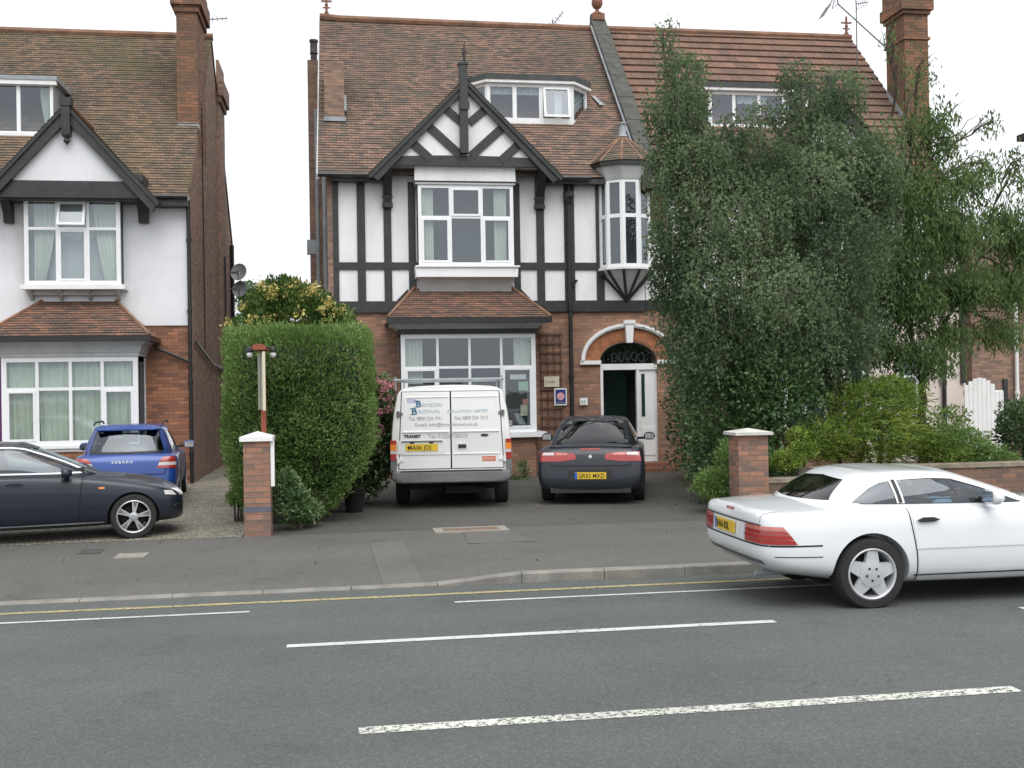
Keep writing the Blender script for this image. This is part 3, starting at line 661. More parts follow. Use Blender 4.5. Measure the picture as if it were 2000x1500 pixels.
# ================================================================ MIDDLE HOUSE
MZ0, MY0, MS = 6.72, 23.85, (11.75-6.72)/(28.7-23.85)
XP0, XP1 = 6.78, 7.12                             # party parapet
def middle_house():
    h = thing('house', 'half timbered house over red brick with an arched doorway behind the van', 'house', (3, YF, 0), group='houses facing the road')
    XL = -.25; X1 = XP0+.1
    def zz(px, py, Y=YF): return W(px, py, Y).z
    zb = zz(900, 604); zr0, zr1 = zz(900, 604), zz(900, 588); zm0, zm1 = zz(900, 527), zz(900, 513); zt = 6.75
    # ground floor brick with the arched door opening
    ax = W(1228, 700, YF).x; ar = ax-W(1172, 705, YF).x; az = zz(1228, 706); ah = zz(1228, 668)-az
    arc = [(ax+ar*math.cos(a), az+ah*math.sin(a)) for a in np.linspace(math.pi, 0, 17)]
    b = MB(); b.box(XL, ax-ar, YF, YF+.3, -.3, zr0); b.box(ax+ar, 14.3, YF, YF+.3, -.3, zr0)
    for i in range(16): b.prism([arc[i], arc[i+1], (arc[i+1][0], zr0), (arc[i][0], zr0)], 'y', YF, YF+.3)
    b.build('brick_wall', M['brick_mid'], h)
    b = MB(); b.box(XL, X1, YF-.01, YF+.3, zr0+.001, zt+.2); b.build('plaster_wall', M['render_mid'], h)
    b = MB(); b.prism([(YF+.3, -.3), (33, -.3), (33, 6.7), (28.7, 11.6), (YF+.3, 6.9)], 'x', XL, XL+.3); b.box(XL+.3, X1, 32.7, 33, -.3, 6.7)
    pz = W(648, 340, YF).z; x0 = W(640, 500, YF-.05).x; b.box(x0, XL+.0-.001, YF-.05, 26.5, -.3, pz+.3)
    b.build('side_wall', M['brick_side'], h)
    XV = -.55
    # roof with the dormer standing on it
    tiled('roof', [(XV, MY0, MZ0), (XP0, MY0, MZ0), (XP0, 28.7, 11.75), (XV, 28.7, 11.75)], M['tile_mid'], h, .1)
    tiled('rear_roof', [(XV, 33.3, 6.8), (XP0, 33.3, 6.8), (XP0, 28.7, 11.75), (XV, 28.7, 11.75)], M['tile_mid'], h, .3)
    r = MB(); r.tube([(XV, 28.7, 11.84), (XV+.5, 28.7, 11.80), (XP0, 28.7, 11.77)], .10, 8); r.build('ridge_tiles', M['ridge'], h, smooth=True)
    finial_cross(h, XV+.18, 28.7, 11.85, .62, M['terracotta'])
    v = MB(); v.prism([(MY0, MZ0-.12), (28.7, 11.60), (28.7, 11.72), (MY0, MZ0)], 'x', XV-.03, XV+.04); v.build('verge_board', M['soffit'], h)
    # chimney stub on the slope
    p0 = RP(640, 236, MZ0, MY0, MS); x0, x1 = W(634, 232, p0.y).x, W(673, 232, p0.y).x; zt_ = W(655, 122, p0.y+.1).z
    s = MB(); s.box(x0, x1, p0.y, p0.y+1.3, p0.z-.5, zt_); s.build('chimney_stack', M['brick_side'], h)
    s = MB(); s.box(x0-.02, x1+.03, p0.y-.09, p0.y+.004, p0.z-.02, p0.z+.08); s.box(x1, x1+.05, p0.y, p0.y+.5, p0.z+.25, p0.z+.62); s.build_each('flashing', M['lead'], h)
    # side chimney breast and pots seen past the verge
    s = MB(); xa = W(604, 300, 30).x; s.box(xa, XV+.1, 29.5, 30.8, -.3, W(612, 128, 30).z); s.build('side_chimney', M['brick_side'], h)
    s = MB(); zz_ = W(612, 128, 30).z; s.lathe([(.11, 0), (.09, .05), (.09, .3), (.12, .33), (.10, .36), (.10, .62), (.12, .64), (.12, .7), (.05, .7)], (W(613, 110, 30).x, 30.0, zz_), 12); s.build('chimney_pot', M['iron'], h, smooth=True)
    s = MB(); q = W(632, 400, 27.2); s.tube([(q.x+.03, 27.2, 0), (q.x+.03, 27.2, 7.6)], .06, 8); q = W(612, 482, 28.5); s.box(q.x-.16, q.x+.12, 28.4, 28.6, q.z-.2, q.z+.17); s.tube([(W(620, 400, 28.4).x, 28.4, 0), (W(620, 400, 28.4).x, 28.4, 9.3)], .05, 8); s.build('soil_pipe', M['lead'], h, smooth=True)
    # timber framing
    posts = [(646, 661), (697, 713), (749, 764), (797, 811), (1003, 1015), (1047, 1062), (1101, 1121), (1163, 1178)]
    tf = MB()
    for (a, c) in posts:
        xa, xb = (W(a, 430, YF).x+W(a+2, 560, YF).x)/2, (W(c, 430, YF).x+W(c+2, 560, YF).x)/2
        tf.box(xa, xb, YF-.045, YF-.011, zr1, 6.62)
    xs_ = [XL] + [W(900, 520, YF).x] + [X1]
    for (za, zc) in ((zr0-.05, zr1+.0), (zm0, zm1), (zz(900, 345), 6.8)): tf.box(XL+.001, X1, YF-.05, YF-.012, za, zc)
    tf.box(XL+.001, X1, YF-.075, YF-.051, zr0-.07, zr0-.03)
    for (a, c, sg) in ((797, 812, 1), (1003, 1016, -1)):   # small struts where the bay roof meets the frame
        xa = W(a if sg > 0 else c, 575, YF).x; tf.prism([(xa, zr1-.01), (xa-sg*.28, zr1-.01), (xa, zr1+.28)], 'y', YF-.045, YF-.012)
    tf.build('timber_frame', M['timber'], h)
    # projecting gable
    GY = 23.5; ap = W(908, 157, GY); fl = W(726, 340, GY); fr_ = W(1092, 340, GY); dx_ = (fr_.x-fl.x)/2; cx = (fr_.x+fl.x)/2; fz = (fl.z+fr_.z)/2; az_ = ap.z
    bb = MB(); wdt = .195
    for sx in (-1, 1):
        e = (cx+sx*dx_, fz)
        bb.prism([(cx, az_), (cx, az_-wdt*1.08), (e[0]-sx*.14, e[1]-wdt*.85), (e[0]+sx*.03, e[1]-.06)], 'y', GY-.03, GY+.05)
        bb.prism([(cx, az_+.02), (cx, az_-.07), (e[0]+sx*.03, e[1]-.13), (e[0]+sx*.09, e[1]-.03)], 'y', GY-.07, GY-.031)
    bb.build_each('bargeboard', M['timber'], h)
    kp = MB(); kx0, kx1 = W(897, 200, GY).x, W(913, 200, GY).x; kp.box(kx0, kx1, GY-.10, GY+.08, zz(905, 300, GY), zz(905, 126, GY)); kp.box(kx0-.03, kx1+.03, GY-.13, GY-.10, zz(905, 216, GY), zz(905, 200, GY))
    kp.box(kx0-.02, kx1+.02, GY-.12, GY+.10, zz(905, 128, GY), zz(905, 124, GY)); kp.build('king_post', M['timber'], h)
    fi = MB(); zt2 = zz(905, 125, GY); fi.tube([(cx, GY, zt2), (cx-.02, GY, zt2+.25), (cx, GY, zt2+.5)], [.018, .04, .006], 6); fi.tube([(cx-.02, GY, zt2+.28), (cx-.07, GY, zt2+.36)], [.02, .008], 5); fi.tube([(cx-.02, GY, zt2+.2), (cx+.04, GY, zt2+.3)], [.02, .008], 5); fi.build('gable_finial', M['iron'], h)
    st_ = MB()
    def P2(px, py): p = W(px, py, GY+.06); return (p.x, GY+.06, p.z)
    mirror = lambda p: (2*cx-p[0], p[1], p[2])
    for (a, c, wq) in (((866, 208), (902, 240), .17), ((830, 240), (900, 304), .185), ((796, 270), (842, 312), .185)):
        A, B = P2(*a), P2(*c); st_.bar(A, B, wq, .04); st_.bar(mirror(A), mirror(B), wq, .041)
    zc0, zc1 = zz(905, 323, GY), zz(905, 307, GY)
    arcp = [(cx+dx_*.80*t, zc1+.05*(1-t*t)) for t in np.linspace(-1, 1, 11)]
    for i in range(10): st_.prism([(arcp[i][0], zc0), (arcp[i+1][0], zc0), arcp[i+1], arcp[i]], 'y', GY+.052, GY+.14)
    st_.build('gable_timbers', M['timber'], h)
    ty = MB(); ty.prism([(cx-dx_*.80, zc0+.03), (cx+dx_*.80, zc0+.03), (cx, az_-.14)], 'y', GY+.081, GY+.135); ty.build('gable_panel', M['render_mid'], h)
    so_ = MB(); so_.box(cx-dx_*.78, cx+dx_*.78, GY+.14, YF-.012, zc0-.0, zc0+.05); so_.build('gable_soffit', M['soffit'], h)
    yb = MY0+(az_-MZ0)/MS
    for sx in (-1, 1):
        ex = cx+sx*(dx_+.06); ye = MY0+(fz-.05-MZ0)/MS+.05
        tiled('gable_roof', [(cx, GY-.08, az_+.03), (cx, yb, az_+.03), (ex, ye, fz-.05), (ex, GY-.08, fz-.05)], M['tile_mid'], h, .1, along=(0, 1, 0))
    r = MB(); r.tube([(cx, GY+.12, az_+.05), (cx, yb, az_+.05)], .07, 8); r.build('gable_ridge', M['ridge'], h, smooth=True)
    for (a, c) in ((749, 764), (1047, 1062)):
        xa, xb = W(a-1, 360, YF-.2).x, W(c+1, 360, YF-.2).x; z0_ = zz(900, 398, YF-.1)
        k = MB(); k.prism([(YF-.05, z0_), (YF-.13, z0_), (YF-.17, z0_+.15), (YF-.62, zc0-.05), (YF-.62, zc0+.1), (YF-.05, zc0+.1)], 'x', xa, xb); k.box(xa-.02, xb+.02, YF-.15, YF-.046, z0_-.1, z0_); k.box(xa-.02, xb+.02, YF-.17, YF-.046, z0_+.12, z0_+.16); k.build('bracket', M['timber'], h)
    # gutters
    gutter(h, [(XV, MY0-.07, MZ0-.03), (cx-dx_-.05, MY0-.07, MZ0-.03)]); gutter(h, [(cx+dx_+.05, MY0-.07, MZ0-.03), (5.55, MY0-.07, MZ0-.03)])
    fb = MB(); fb.box(XL, cx-dx_*.9, MY0+.02, YF-.06, MZ0-.14, MZ0-.03); fb.box(cx+dx_*.9, X1, MY0+.02, YF-.06, MZ0-.14, MZ0-.03); fb.build_each('fascia', M['timber'], h)
    dxp = (W(1106, 400, YF-.1).x+W(1117, 740, YF-.1).x)/2+.02; downpipe(h, dxp, YF-.11, 0, 6.6, .048)
    lp = MB(); lp.lathe([(.05, 0), (.13, .16), (.13, .26), (.09, .26)], (dxp, YF-.14, 6.15), 8); lp.tube([(dxp+.05, YF-.1, zz(1125, 560)), (dxp+.17, YF-.1, zz(1125, 548))], .03, 6); lp.build('hopper', M['pipe'], h)
    # first floor oriel
    OY = 23.72
    f, (x0, x1, z0, z1) = pxwin(h, 817, 1003, 361, 519, OY, cols=(.335, .665), rows=(.60,), fw=.075, bar=.055, sash=((0, 0), (2, 0), (1, 1)),
        curtains=((.02, .16, .04, .97, 0), (.80, .93, .04, .97, 0)), room=.42)
    s = MB()
    for xx in (x0, x1-.03): s.box(xx, xx+.03, OY+.071, YF-.046, z0, z1)
    s.build_each('window_cheek', M['upvc'], h)
    s = MB(); s.box(x0-.06, x1+.04, OY-.04, YF-.046, z1+.002, z1+.035); s.build('window_head', M['cornice'], h)
    s = MB(); s.box(x0-.07, x1+.06, OY-.02, YF-.046, z1+.036, z1+.075); s.build('lintel_strip', M['timber'], h)
    a = W(810, 340, OY); s = MB(); za, zb_ = z1+.08, zz(900, 327, OY); s.prism([(x0-.07, za), (x1+.06, za), (x1+.05, zb_), (x0-.06, zb_)], 'y', OY-.03, YF-.046); s.build('window_hood', M['render_mid'], h)
    s = MB(); s.prism([(x0-.06, z0-.25), (x1+.07, z0-.25), (x1+.09, z0-.002), (x0-.08, z0-.002)], 'y', OY-.05, YF-.046); s.box(x0-.08, x1+.12, OY-.09, OY-.05, z0-.035, z0+.0); s.build('window_apron', M['render_mid'], h)
    s = MB(); s.prism([(YF-.046, z0-.66), (YF-.15, z0-.66), (OY+.2, z0-.251), (YF-.046, z0-.251)], 'x', x0+.03, x1-.03); s.build('apron_cove', M['soffit'], h)
    # ground floor bay
    BY = 23.3
    f, (x0, x1, z0, z1) = pxwin(h, 784, 1047, 652, 846, BY, cols=(.268, .505, .742), rows=(.665,), fw=.095, bar=.055, sash=((0, 0), (3, 0)),
        curtains=((.03, .16, .5, .97, 0), (.84, .97, .62, .97, 0)), room=.85)
    window(h, Vector((x1, BY+.072, z0)), YF-BY-.072, z1-z0, yaw=R(90), rows=(.665,), fw=.08, room=0)
    window(h, Vector((x0, YF, z0)), YF-BY-.072, z1-z0, yaw=R(-90), rows=(.665,), fw=.08, room=0)
    s = MB(); s.box(x0-.02, x1+.2, BY-.10, YF-.001, z0-.11, z0-.002); s.build('bay_sill', M['upvc'], h)
    s = MB(); s.box(x0+.02, x1-.02, BY+.03, YF-.001, -.3, z0-.111); s.build('bay_plinth', M['brick_mid'], h)
    s = MB(); zc = zz(900, 645, BY); s.box(x0-.04, x1+.04, BY-.05, YF-.001, z1+.001, zc+.03); s.build('bay_head', M['felt'], h)
    s = MB(); zc1 = zz(900, 633, BY-.1); prof = [(-.06, zc+.03), (-.08, zc+.06), (-.20, zc1-.01), (-.24, zc1+.02)]
    for (ya, za), (yb_, zb2) in zip(prof, prof[1:]):
        s.poly([(x0+ya, BY+ya, za), (x1-ya, BY+ya, za), (x1-yb_, BY+yb_, zb2), (x0+yb_, BY+yb_, zb2)])
        s.poly([(x1-ya, BY+ya, za), (x1-ya, YF, za), (x1-yb_, YF, zb2), (x1-yb_, BY+yb_, zb2)])
        s.poly([(x0+ya, YF, za), (x0+ya, BY+ya, za), (x0+yb_, BY+yb_, zb2), (x0+yb_, YF, zb2)])
    s.build('cornice', M['cornice'], h, fix='keep')
    ex0, ex1 = W(757, 622, BY-.4).x, W(1077, 622, BY-.4).x; ze = zc1+.05
    s = MB(); s.box(ex0-.02, ex1+.02, BY-.40, BY-.26, zc1+.01, ze+.07); s.box(ex0-.02, ex1+.02, BY-.26, YF-.001, zc1+.03, zc1+.05); s.box(ex1-.12, ex1+.02, BY-.26, YF-.001, zc1+.05, ze+.07); s.build_each('gutter', M['pipe'], h)
    zt3 = zz(910, 563, YF-.1); tr = W(1000, 563, YF-.1).x
    hip_roof(h, ex0, ex1, YF-.05, BY-.38, zt3, ze+.075, ex1-tr, M['tile_bay'])
    # corner oriel under its tent roof
    cxo = W(1228, 500, 23.9).x; ro = .62; z0, z1 = zz(1225, 520, 23.7), zz(1225, 350, 23.7)
    ang = [180, 225, 270, 315, 360]; pts = [Vector((cxo+ro*1.0*math.cos(R(a)), YF-.045+ro*.85*math.sin(R(a)), z0)) for a in (180, 215, 252, 288, 325, 360)]
    for i in range(5):
        a, c = pts[i], pts[i+1]; d = c-a; yaw = math.atan2(d.y, d.x)
        window(h, a, d.length, z1-z0, yaw=yaw, rows=(.585,), fw=.066, bar=.085, dp=.05, room=0, mat=M['upvc'])
    s = MB(); s.box(cxo-ro*.8, cxo+ro*.8, YF-.06, YF-.047, z0, z1); s.build('oriel_interior', M['room'], h)
    def ring(sc, z, yoff=0): return [Vector((cxo+(p.x-cxo)*sc, YF-.045+(p.y-YF+.045)*sc, z)) for p in pts]
    s = MB(); r0, r1, r2 = ring(1.03, z1+.001), ring(1.10, z1+.12), ring(1.25, z1+.32)
    for A, B in ((r0, r1), (r1, r2)):
        for i in range(5): s.poly([A[i], A[i+1], B[i+1], B[i]])
    s.poly(r0); s.build('oriel_cornice', M['cornice'], h)
    s = MB(); s.poly(ring(1.06, z0-.002)); s.poly(ring(1.06, z0-.06)[::-1])
    A, B = ring(1.06, z0-.06), ring(1.06, z0-.002)
    for i in range(5): s.poly([A[i], A[i+1], B[i+1], B[i]])
    s.build('oriel_sill', M['white'], h)
    tip = Vector((cxo, YF-.06, zz(1225, 590)+.02)); s = MB(); A = ring(.98, z0-.061)
    for i in range(5): s.poly([A[i], A[i+1], tip])
    s.build('oriel_corbel', M['soffit'], h)
    s = MB(); s.box(cxo-ro, cxo+ro, YF-.13, YF-.051, z0-.17, z0-.065)
    for i, p in enumerate(ring(1.0, z0-.08)): s.tube([p, tip], .035, 6)
    s.build('oriel_ribs', M['timber'], h)
    s = MB(); A = ring(1.30, z1+.30); B = ring(1.30, z1+.40)
    for i in range(5): s.poly([A[i], A[i+1], B[i+1], B[i]])
    s.poly(B); s.poly(A); s.build('oriel_gutter', M['pipe'], h)
    apx = Vector((W(1220, 262, 24.3).x, 24.5, zz(1220, 262, 24.4))); A = ring(1.34, z1+.405)
    A[0] = Vector((A[0].x-.0, A[0].y+.05, A[0].z)); s2 = []
    for i in range(5):
        tiled('oriel_roof', [A[i], A[i+1], apx], M['tile_mid'], h, .1, along=(A[i+1]-A[i]).normalized(), wave=0)
    tiled('oriel_roof', [A[0], apx, Vector((A[0].x+.05, 24.9, zz(1180, 330, 24.4)+.2))], M['tile_mid'], h, .1, wave=0)
    s = MB()
    for p in A: s.tube([p, apx], .03, 5)
    s.build('hip_tiles', M['ridge'], h)
    s = MB(); s.lathe([(.13, -.05), (.09, .02), (.085, .24), (.11, .25), (.11, .29), (.0, .30)], apx, 12); s.build('roof_cap', M['lead'], h, smooth=True)
    # door surround
    s = MB(); zo = zz(1228, 640); oi = [(ax+(ar+.37)*math.cos(a), az+.03+(ah+.30)*math.sin(a)) for a in np.linspace(math.pi, 0, 25)]; oo = [(ax+(ar+.46)*math.cos(a), az+.03+(ah+.40)*math.sin(a)) for a in np.linspace(math.pi, 0, 25)]
    for i in range(24): s.prism([oi[i], oi[i+1], oo[i+1], oo[i]], 'y', YF-.08, YF-.001)
    om = [(ax+(ar+.40)*math.cos(a), az+.03+(ah+.335)*math.sin(a)) for a in np.linspace(math.pi, 0, 25)]
    for i in range(24): s.prism([om[i], om[i+1], oo[i+1], oo[i]], 'y', YF-.11, YF-.081)
    for sg in (-1, 1): s.box(ax+sg*(ar+.48), ax+sg*(ar-.01), YF-.075, YF-.002, az-.06, az+.03)
    s.prism([(ax-.07, zz(1228, 668)-.02), (ax+.07, zz(1228, 668)-.02), (ax+.10, zz(1228, 633)), (ax-.10, zz(1228, 633))], 'y', YF-.14, YF-.003); s.box(ax-.13, ax+.13, YF-.16, YF-.003, zz(1228, 633), zz(1228, 626)); s.build('door_arch', M['white'], h)
    s = MB()
    for i in range(34):
        a0, a1 = math.pi*(i+.06)/34, math.pi*(i+.94)/34
        q = [(ax+(ar+e)*math.cos(a), az+.03+(ah+e*.8)*math.sin(a)) for a, e in ((a0, .015), (a1, .015), (a1, .35), (a0, .35))]
        s.prism(q, 'y', YF-.012, YF-.0005)
    s.build('brick_arch', M['arch_brick'], h)
    # fanlight, door frame, open door
    dz1 = zz(1228, 722); dz2 = zz(1228, 712)
    s = MB(); fx0, fx1 = W(1171, 800, YF+.1).x, W(1268, 715, YF+.1).x+.1
    xr = W(1250, 800, YF+.1).x
    s.box(ax-ar+.001, ax+ar-.001, YF+.02, YF+.16, dz1, dz2+.02); s.box(ax-ar+.001, ax-ar+.07, YF+.02, YF+.16, .2, dz1-.001); s.box(xr-.09, xr-.02, YF+.03, YF+.14, .2, dz1-.001); s.build('door_frame', M['white'], h)
    s = MB(); s.box(xr-.02, ax+ar-.001, YF+.06, YF+.10, .2, dz1-.001); s.box(xr+.03, ax+ar-.05, YF+.045, YF+.06, .35, 1.0); s.build('side_panel', M['white'], h)
    s = MB(); s.box(xr+.03, xr+.11, YF+.052, YF+.059, 1.25, dz1-.1); s.build('side_light', M['teal'], h)
    s = MB(); s.poly([(p[0], YF+.1, p[1]) for p in arc]+[(ax+ar, YF+.1, dz2), (ax-ar, YF+.1, dz2)]); s.build('fanlight', M['glass'], h)
    s = MB()
    for k in range(5):
        s.tube([(ax+.16*(k-2)+.07*math.cos(a), YF+.085, dz2+.17+.02*(2-abs(k-2))+.10*math.sin(a)) for a in np.linspace(0, 2*math.pi, 14)], .007, 4)
    for k in range(7): xx = ax-ar+ar*2*(k+.5)/7; s.tube([(xx, YF+.085, dz2), (xx, YF+.085, dz2+.25)], .006, 4)
    s.build('fanlight_tracery', M['lead_dark'], h)
    s = MB(); s.box(ax-ar-.1, ax+ar+.1, YF+1.6, YF+1.65, 0, 3.4); s.box(ax-ar-.12, ax-ar-.1, YF+.3, YF+1.6, 0, 3.4); s.box(ax+ar+.1, ax+ar+.12, YF+.3, YF+1.6, 0, 3.4); s.box(ax-ar-.1, ax+ar+.1, YF+.3, YF+1.6, .15, .2); s.box(ax-ar-.1, ax+ar+.1, YF+.3, YF+1.6, 3.4, 3.45); s.build('porch_interior', M['room'], h)
    s = MB(); s.box(ax-ar+.09, xr-.1, YF+.9, YF+.94, .2, dz1-.001); s.box(ax-ar+.16, xr-.17, YF+.885, YF+.9, .35, .95); s.build('door', M['teal'], h)
    s = MB(); s.box(ax-ar-.1, ax+ar+.15, YF-.35, YF+.3, 0, .19); s.box(ax-ar-.2, ax+ar+.25, YF-.65, YF-.351, 0, .09); s.build('door_step', M['terracotta'], h)
    # splayed dormer
    pb = RP(1000, 242, MZ0, MY0, MS); DY = pb.y; z0 = pb.z+.02; z1 = W(1000, 163, DY).z; x1 = W(1119, 240, DY).x; x0 = 2*W(1030, 240, DY).x-x1+.15; dy = .55; dxs = .48
    s = MB(); s.prism([(x0-dxs, DY+dy), (x0, DY), (x1, DY), (x1+dxs, DY+dy), (x1+dxs, DY+1.6), (x0-dxs, DY+1.6)], 'z', z0-.1, z0+.05); s.build('dormer_base', M['white'], h)
    window(h, Vector((x0, DY, z0+.05)), x1-x0, z1-z0-.05, cols=(.32, .63), fw=.08, bar=.10, sash=(), room=.5, curtains=((.02, .31, .74, .97, 0), (.33, .62, .74, .97, 0), (.80, .88, .05, .9, 0)), openers=((2, 0, R(9)),), roomside=False, cmat=M['blind'])
    window(h, Vector((x1, DY, z0+.05)), math.hypot(dy, dxs), z1-z0-.05, yaw=math.atan2(dy, dxs), fw=.07, room=0, curtains=((.08, .92, .30, .95, 0),), cmat=M['blind'])
    window(h, Vector((x0-dxs, DY+dy, z0+.05)), math.hypot(dy, dxs), z1-z0-.05, yaw=-math.atan2(dy, dxs), fw=.07, room=0)
    s = MB()
    for xx in (x0-dxs, x1+dxs-.04): s.prism([(DY+dy+.02, z0-.1), (MY0+(z1-MZ0)/MS+.1, z1), (DY+dy+.02, z1)], 'x', xx, xx+.04)
    s.build_each('dormer_cheek', M['felt'], h)
    s = MB(); s.prism([(x0-dxs+.07, DY+dy+.10), (x0+.02, DY+.45), (x1-.02, DY+.45), (x1+dxs-.07, DY+dy+.10), (x1+dxs-.07, DY+1.3), (x0-dxs+.07, DY+1.3)], 'z', z0+.02, z1-.01); s.build('dormer_interior', M['room'], h)
    o = .10; top = [(x0-dxs-o, DY+dy-o*.5), (x0-o*.3, DY-o), (x1+o*.3, DY-o), (x1+dxs+o, DY+dy-o*.5), (x1+dxs+o, DY+1.5), (x0-dxs-o, DY+1.5)]
    s = MB(); s.prism(top, 'z', z1+.001, z1+.07); s.build('dormer_fascia', M['white'], h)
    s = MB(); s.prism([(a, b_-.02) for a, b_ in top], 'z', z1+.071, z1+.20); s.build('dormer_roof', M['felt'], h)
    s = MB(); q = RP(1160, 200, MZ0, MY0, MS); s.poly([(q.x-.03, q.y+.15, q.z+.22), (q.x+.06, q.y+.15, q.z+.20), (q.x+.22, q.y-.20, q.z-.10), (q.x+.10, q.y-.22, q.z-.12)]); s.build_each('flashing', M['lead'], h)
    # party parapet with coping and ball finial
    s = MB(); s.prism([(MY0-.12, MZ0-.35), (MY0-.12, MZ0+.12), (28.6, 12.0), (28.9, 12.0), (33.2, 7.0), (33.2, 6.5), (28.7, 11.3)], 'x', XP0, XP1); s.build('parapet', M['brick_chim'], h)
    s = MB(); n_ = 7
    for k in range(n_):
        a0, a1 = k/n_, (k+1)/n_-.006; ya, yb2 = MY0-.2+(28.75-MY0+.2)*a0, MY0-.2+(28.75-MY0+.2)*a1; za, zb2 = MZ0+.05+(12.05-MZ0-.05)*a0, MZ0+.05+(12.05-MZ0-.05)*a1
        s.prism([(ya, za), (yb2, zb2), (yb2, zb2+.12), (ya, za+.12)], 'x', XP0-.03, XP1+.03)
    s.box(XP0-.08, XP1+.08, MY0-.3, MY0-.12, MZ0-.28, MZ0+.02); s.build('coping', M['stone'], h)
    s = MB(); s.prism([(MY0+.1, MZ0+.30), (28.5, 11.74), (28.5, 11.80), (MY0+.1, MZ0+.36)], 'x', XP0-.075, XP0-.001); s.build('parapet_flashing', M['lead'], h)
    s = MB(); s.box(XP0+.0, XP1-.0, 28.52, 28.9, 11.98, 12.16); s.lathe([(.20, 0), (.14, .05), (.055, .10), (.05, .16), (.11, .20), (.155, .30), (.15, .40), (.08, .48), (.001, .50)], ((XP0+XP1)/2, 28.7, 12.16), 16); s.build('finial', M['terracotta'], h, smooth=True)
    s = MB(); s.box(XP1-.15, XP1+.25, YF-.25, YF-.001, 5.6, MZ0+.0); s.build('corbel', M['brick_chim'], h)
    return h
middle_house()

# trellis, plaques, notices
def trellis():
    a, b = W(1054, 652, YF-.06), W(1106, 850, YF-.06); mb = MB()
    x0, x1, z1, z0 = a.x, b.x-.06, a.z, b.z
    n = 11
    for i in range(n+1): z = z0+(z1-z0)*i/n; mb.box(x0, x1, YF-.055, YF-.035, z-.02, z+.02)
    for i in range(4): x = x0+.03+(x1-x0-.06)*i/3; mb.box(x-.015, x+.015, YF-.034, YF-.018, z0-.1, z1+.02)
    tag(mb.build('trellis', M['brown_wood']), 'brown wooden trellis on the brick between the bay window and the downpipe', 'trellis')
trellis()
def text(s, size, mat, parent, Mx, name='lettering', align='LEFT', sx=1.0, bold=0.0, ext=.0015):
    c = bpy.data.curves.new(name, 'FONT'); c.body = s; c.size = size; c.align_x = align; c.extrude = ext; c.offset = bold; c.resolution_u = 3
    o = bpy.data.objects.new(name+'_src', c); COL.objects.link(o); dg = bpy.context.evaluated_depsgraph_get()
    me = bpy.data.meshes.new_from_object(o.evaluated_get(dg)); bpy.data.objects.remove(o); bpy.data.curves.remove(c)
    me.name = name; me.materials.clear(); me.materials.append(mat); n = bpy.data.objects.new(name, me)
    return link(n, parent, Mx @ Matrix.Scale(sx, 4, Vector((1, 0, 0))))
FR = Matrix.Rotation(R(90), 4, 'X')               # text facing -Y
M['sign_cream'] = pm('sign_cream', (.60, .56, .42), .5, .05, 5); M['sign_white'] = pm('sign_white', (.78, .78, .78), .4, .03, 5)
M['sign_blue'] = pm('sign_blue', (.035, .045, .20), .4, .08, 5); M['sign_pink'] = pm('sign_pink', (.72, .38, .42), .5, .1, 20)
M['ink'] = pm('grey_ink', (.22, .23, .24), .6, .05, 5); M['ink_dark'] = pm('dark_ink', (.03, .035, .05), .5, .05, 5)
def plaque(L_, R_, T_, B_, mat, name, label, edge=None):
    a, b = W(L_, B_, YF-.08), W(R_, T_, YF-.08); t = thing(name, label, 'sign', ((a.x+b.x)/2, YF-.08, a.z))
    mb = MB(); mb.box(a.x, b.x, YF-.075, YF-.058, a.z, b.z); mb.build('board', edge or mat, t)
    if edge: mb = MB(); e = .03; mb.box(a.x+e, b.x-e, YF-.079, YF-.0755, a.z+e, b.z-e); mb.build('face', mat, t)
    return t, a, b
t, a, b = plaque(1063, 1092, 735, 756, M['sign_cream'], 'wall_plaque', 'cream rectangular plaque with faint grey writing fixed to the trellis')
text('54 B&B', .075, M['ink'], t, Matrix.Translation((a.x+.035, YF-.077, a.z+.09)) @ FR)
t, a, b = plaque(1083, 1107, 758, 792, M['sign_blue'], 'rose_sign', 'blue upright sign with a round pink flower emblem beside the black downpipe', edge=M['sign_white'])
mb = MB(); cx_, cz_ = (a.x+b.x)/2, (a.z+b.z)/2+.01
for k in range(8): an = k*math.pi/4; mb.lathe([(.001, 0), (.045, .001), (.045, .004)], (cx_+.045*math.cos(an), YF-.084-.0004*k, cz_+.045*math.sin(an)), 12, 'y')
mb.lathe([(.001, -.006), (.06, -.005), (.06, 0)], (cx_, YF-.083, cz_), 16, 'y'); mb.build('flower_emblem', M['sign_pink'], t, smooth=False)
mb = MB(); mb.lathe([(.001, -.002), (.014, -.001), (.014, 0)], (cx_, YF-.09, cz_), 10, 'y'); mb.build('emblem_centre', M['ink'], t)
mb = MB(); mb.box(a.x+.05, b.x-.05, YF-.081, YF-.0792, a.z+.05, a.z+.075); mb.build('caption_bar', M['ink'], t)
t, a, b = plaque(1133, 1148, 777, 791, M['sign_white'], 'house_number', 'small square white number tile on brick left of the arched doorway')
text('54', .11, M['ink'], t, Matrix.Translation((a.x+.02, YF-.077, a.z+.035)) @ FR)
def notice(L_, R_, T_, B_, mat, label, Y=23.36):
    a, b = W(L_, B_, Y), W(R_, T_, Y); mb = MB(); mb.box(a.x, b.x, Y, Y+.004, a.z, b.z); tag(mb.build('window_notice', mat), label, 'notice', 'notices taped inside the bay window')
M['n_green'] = pm('green_paper', (.42, .62, .45), .7, .05, 5); M['n_red'] = pm('red_paper', (.62, .25, .20), .7, .15, 30)
notice(996, 1027, 731, 741, M['sign_white'], 'narrow white strip notice at the top of the right hand casement of the bay window')
notice(1013, 1031, 745, 763, M['n_green'], 'pale green square leaflet inside the right hand casement of the bay window')
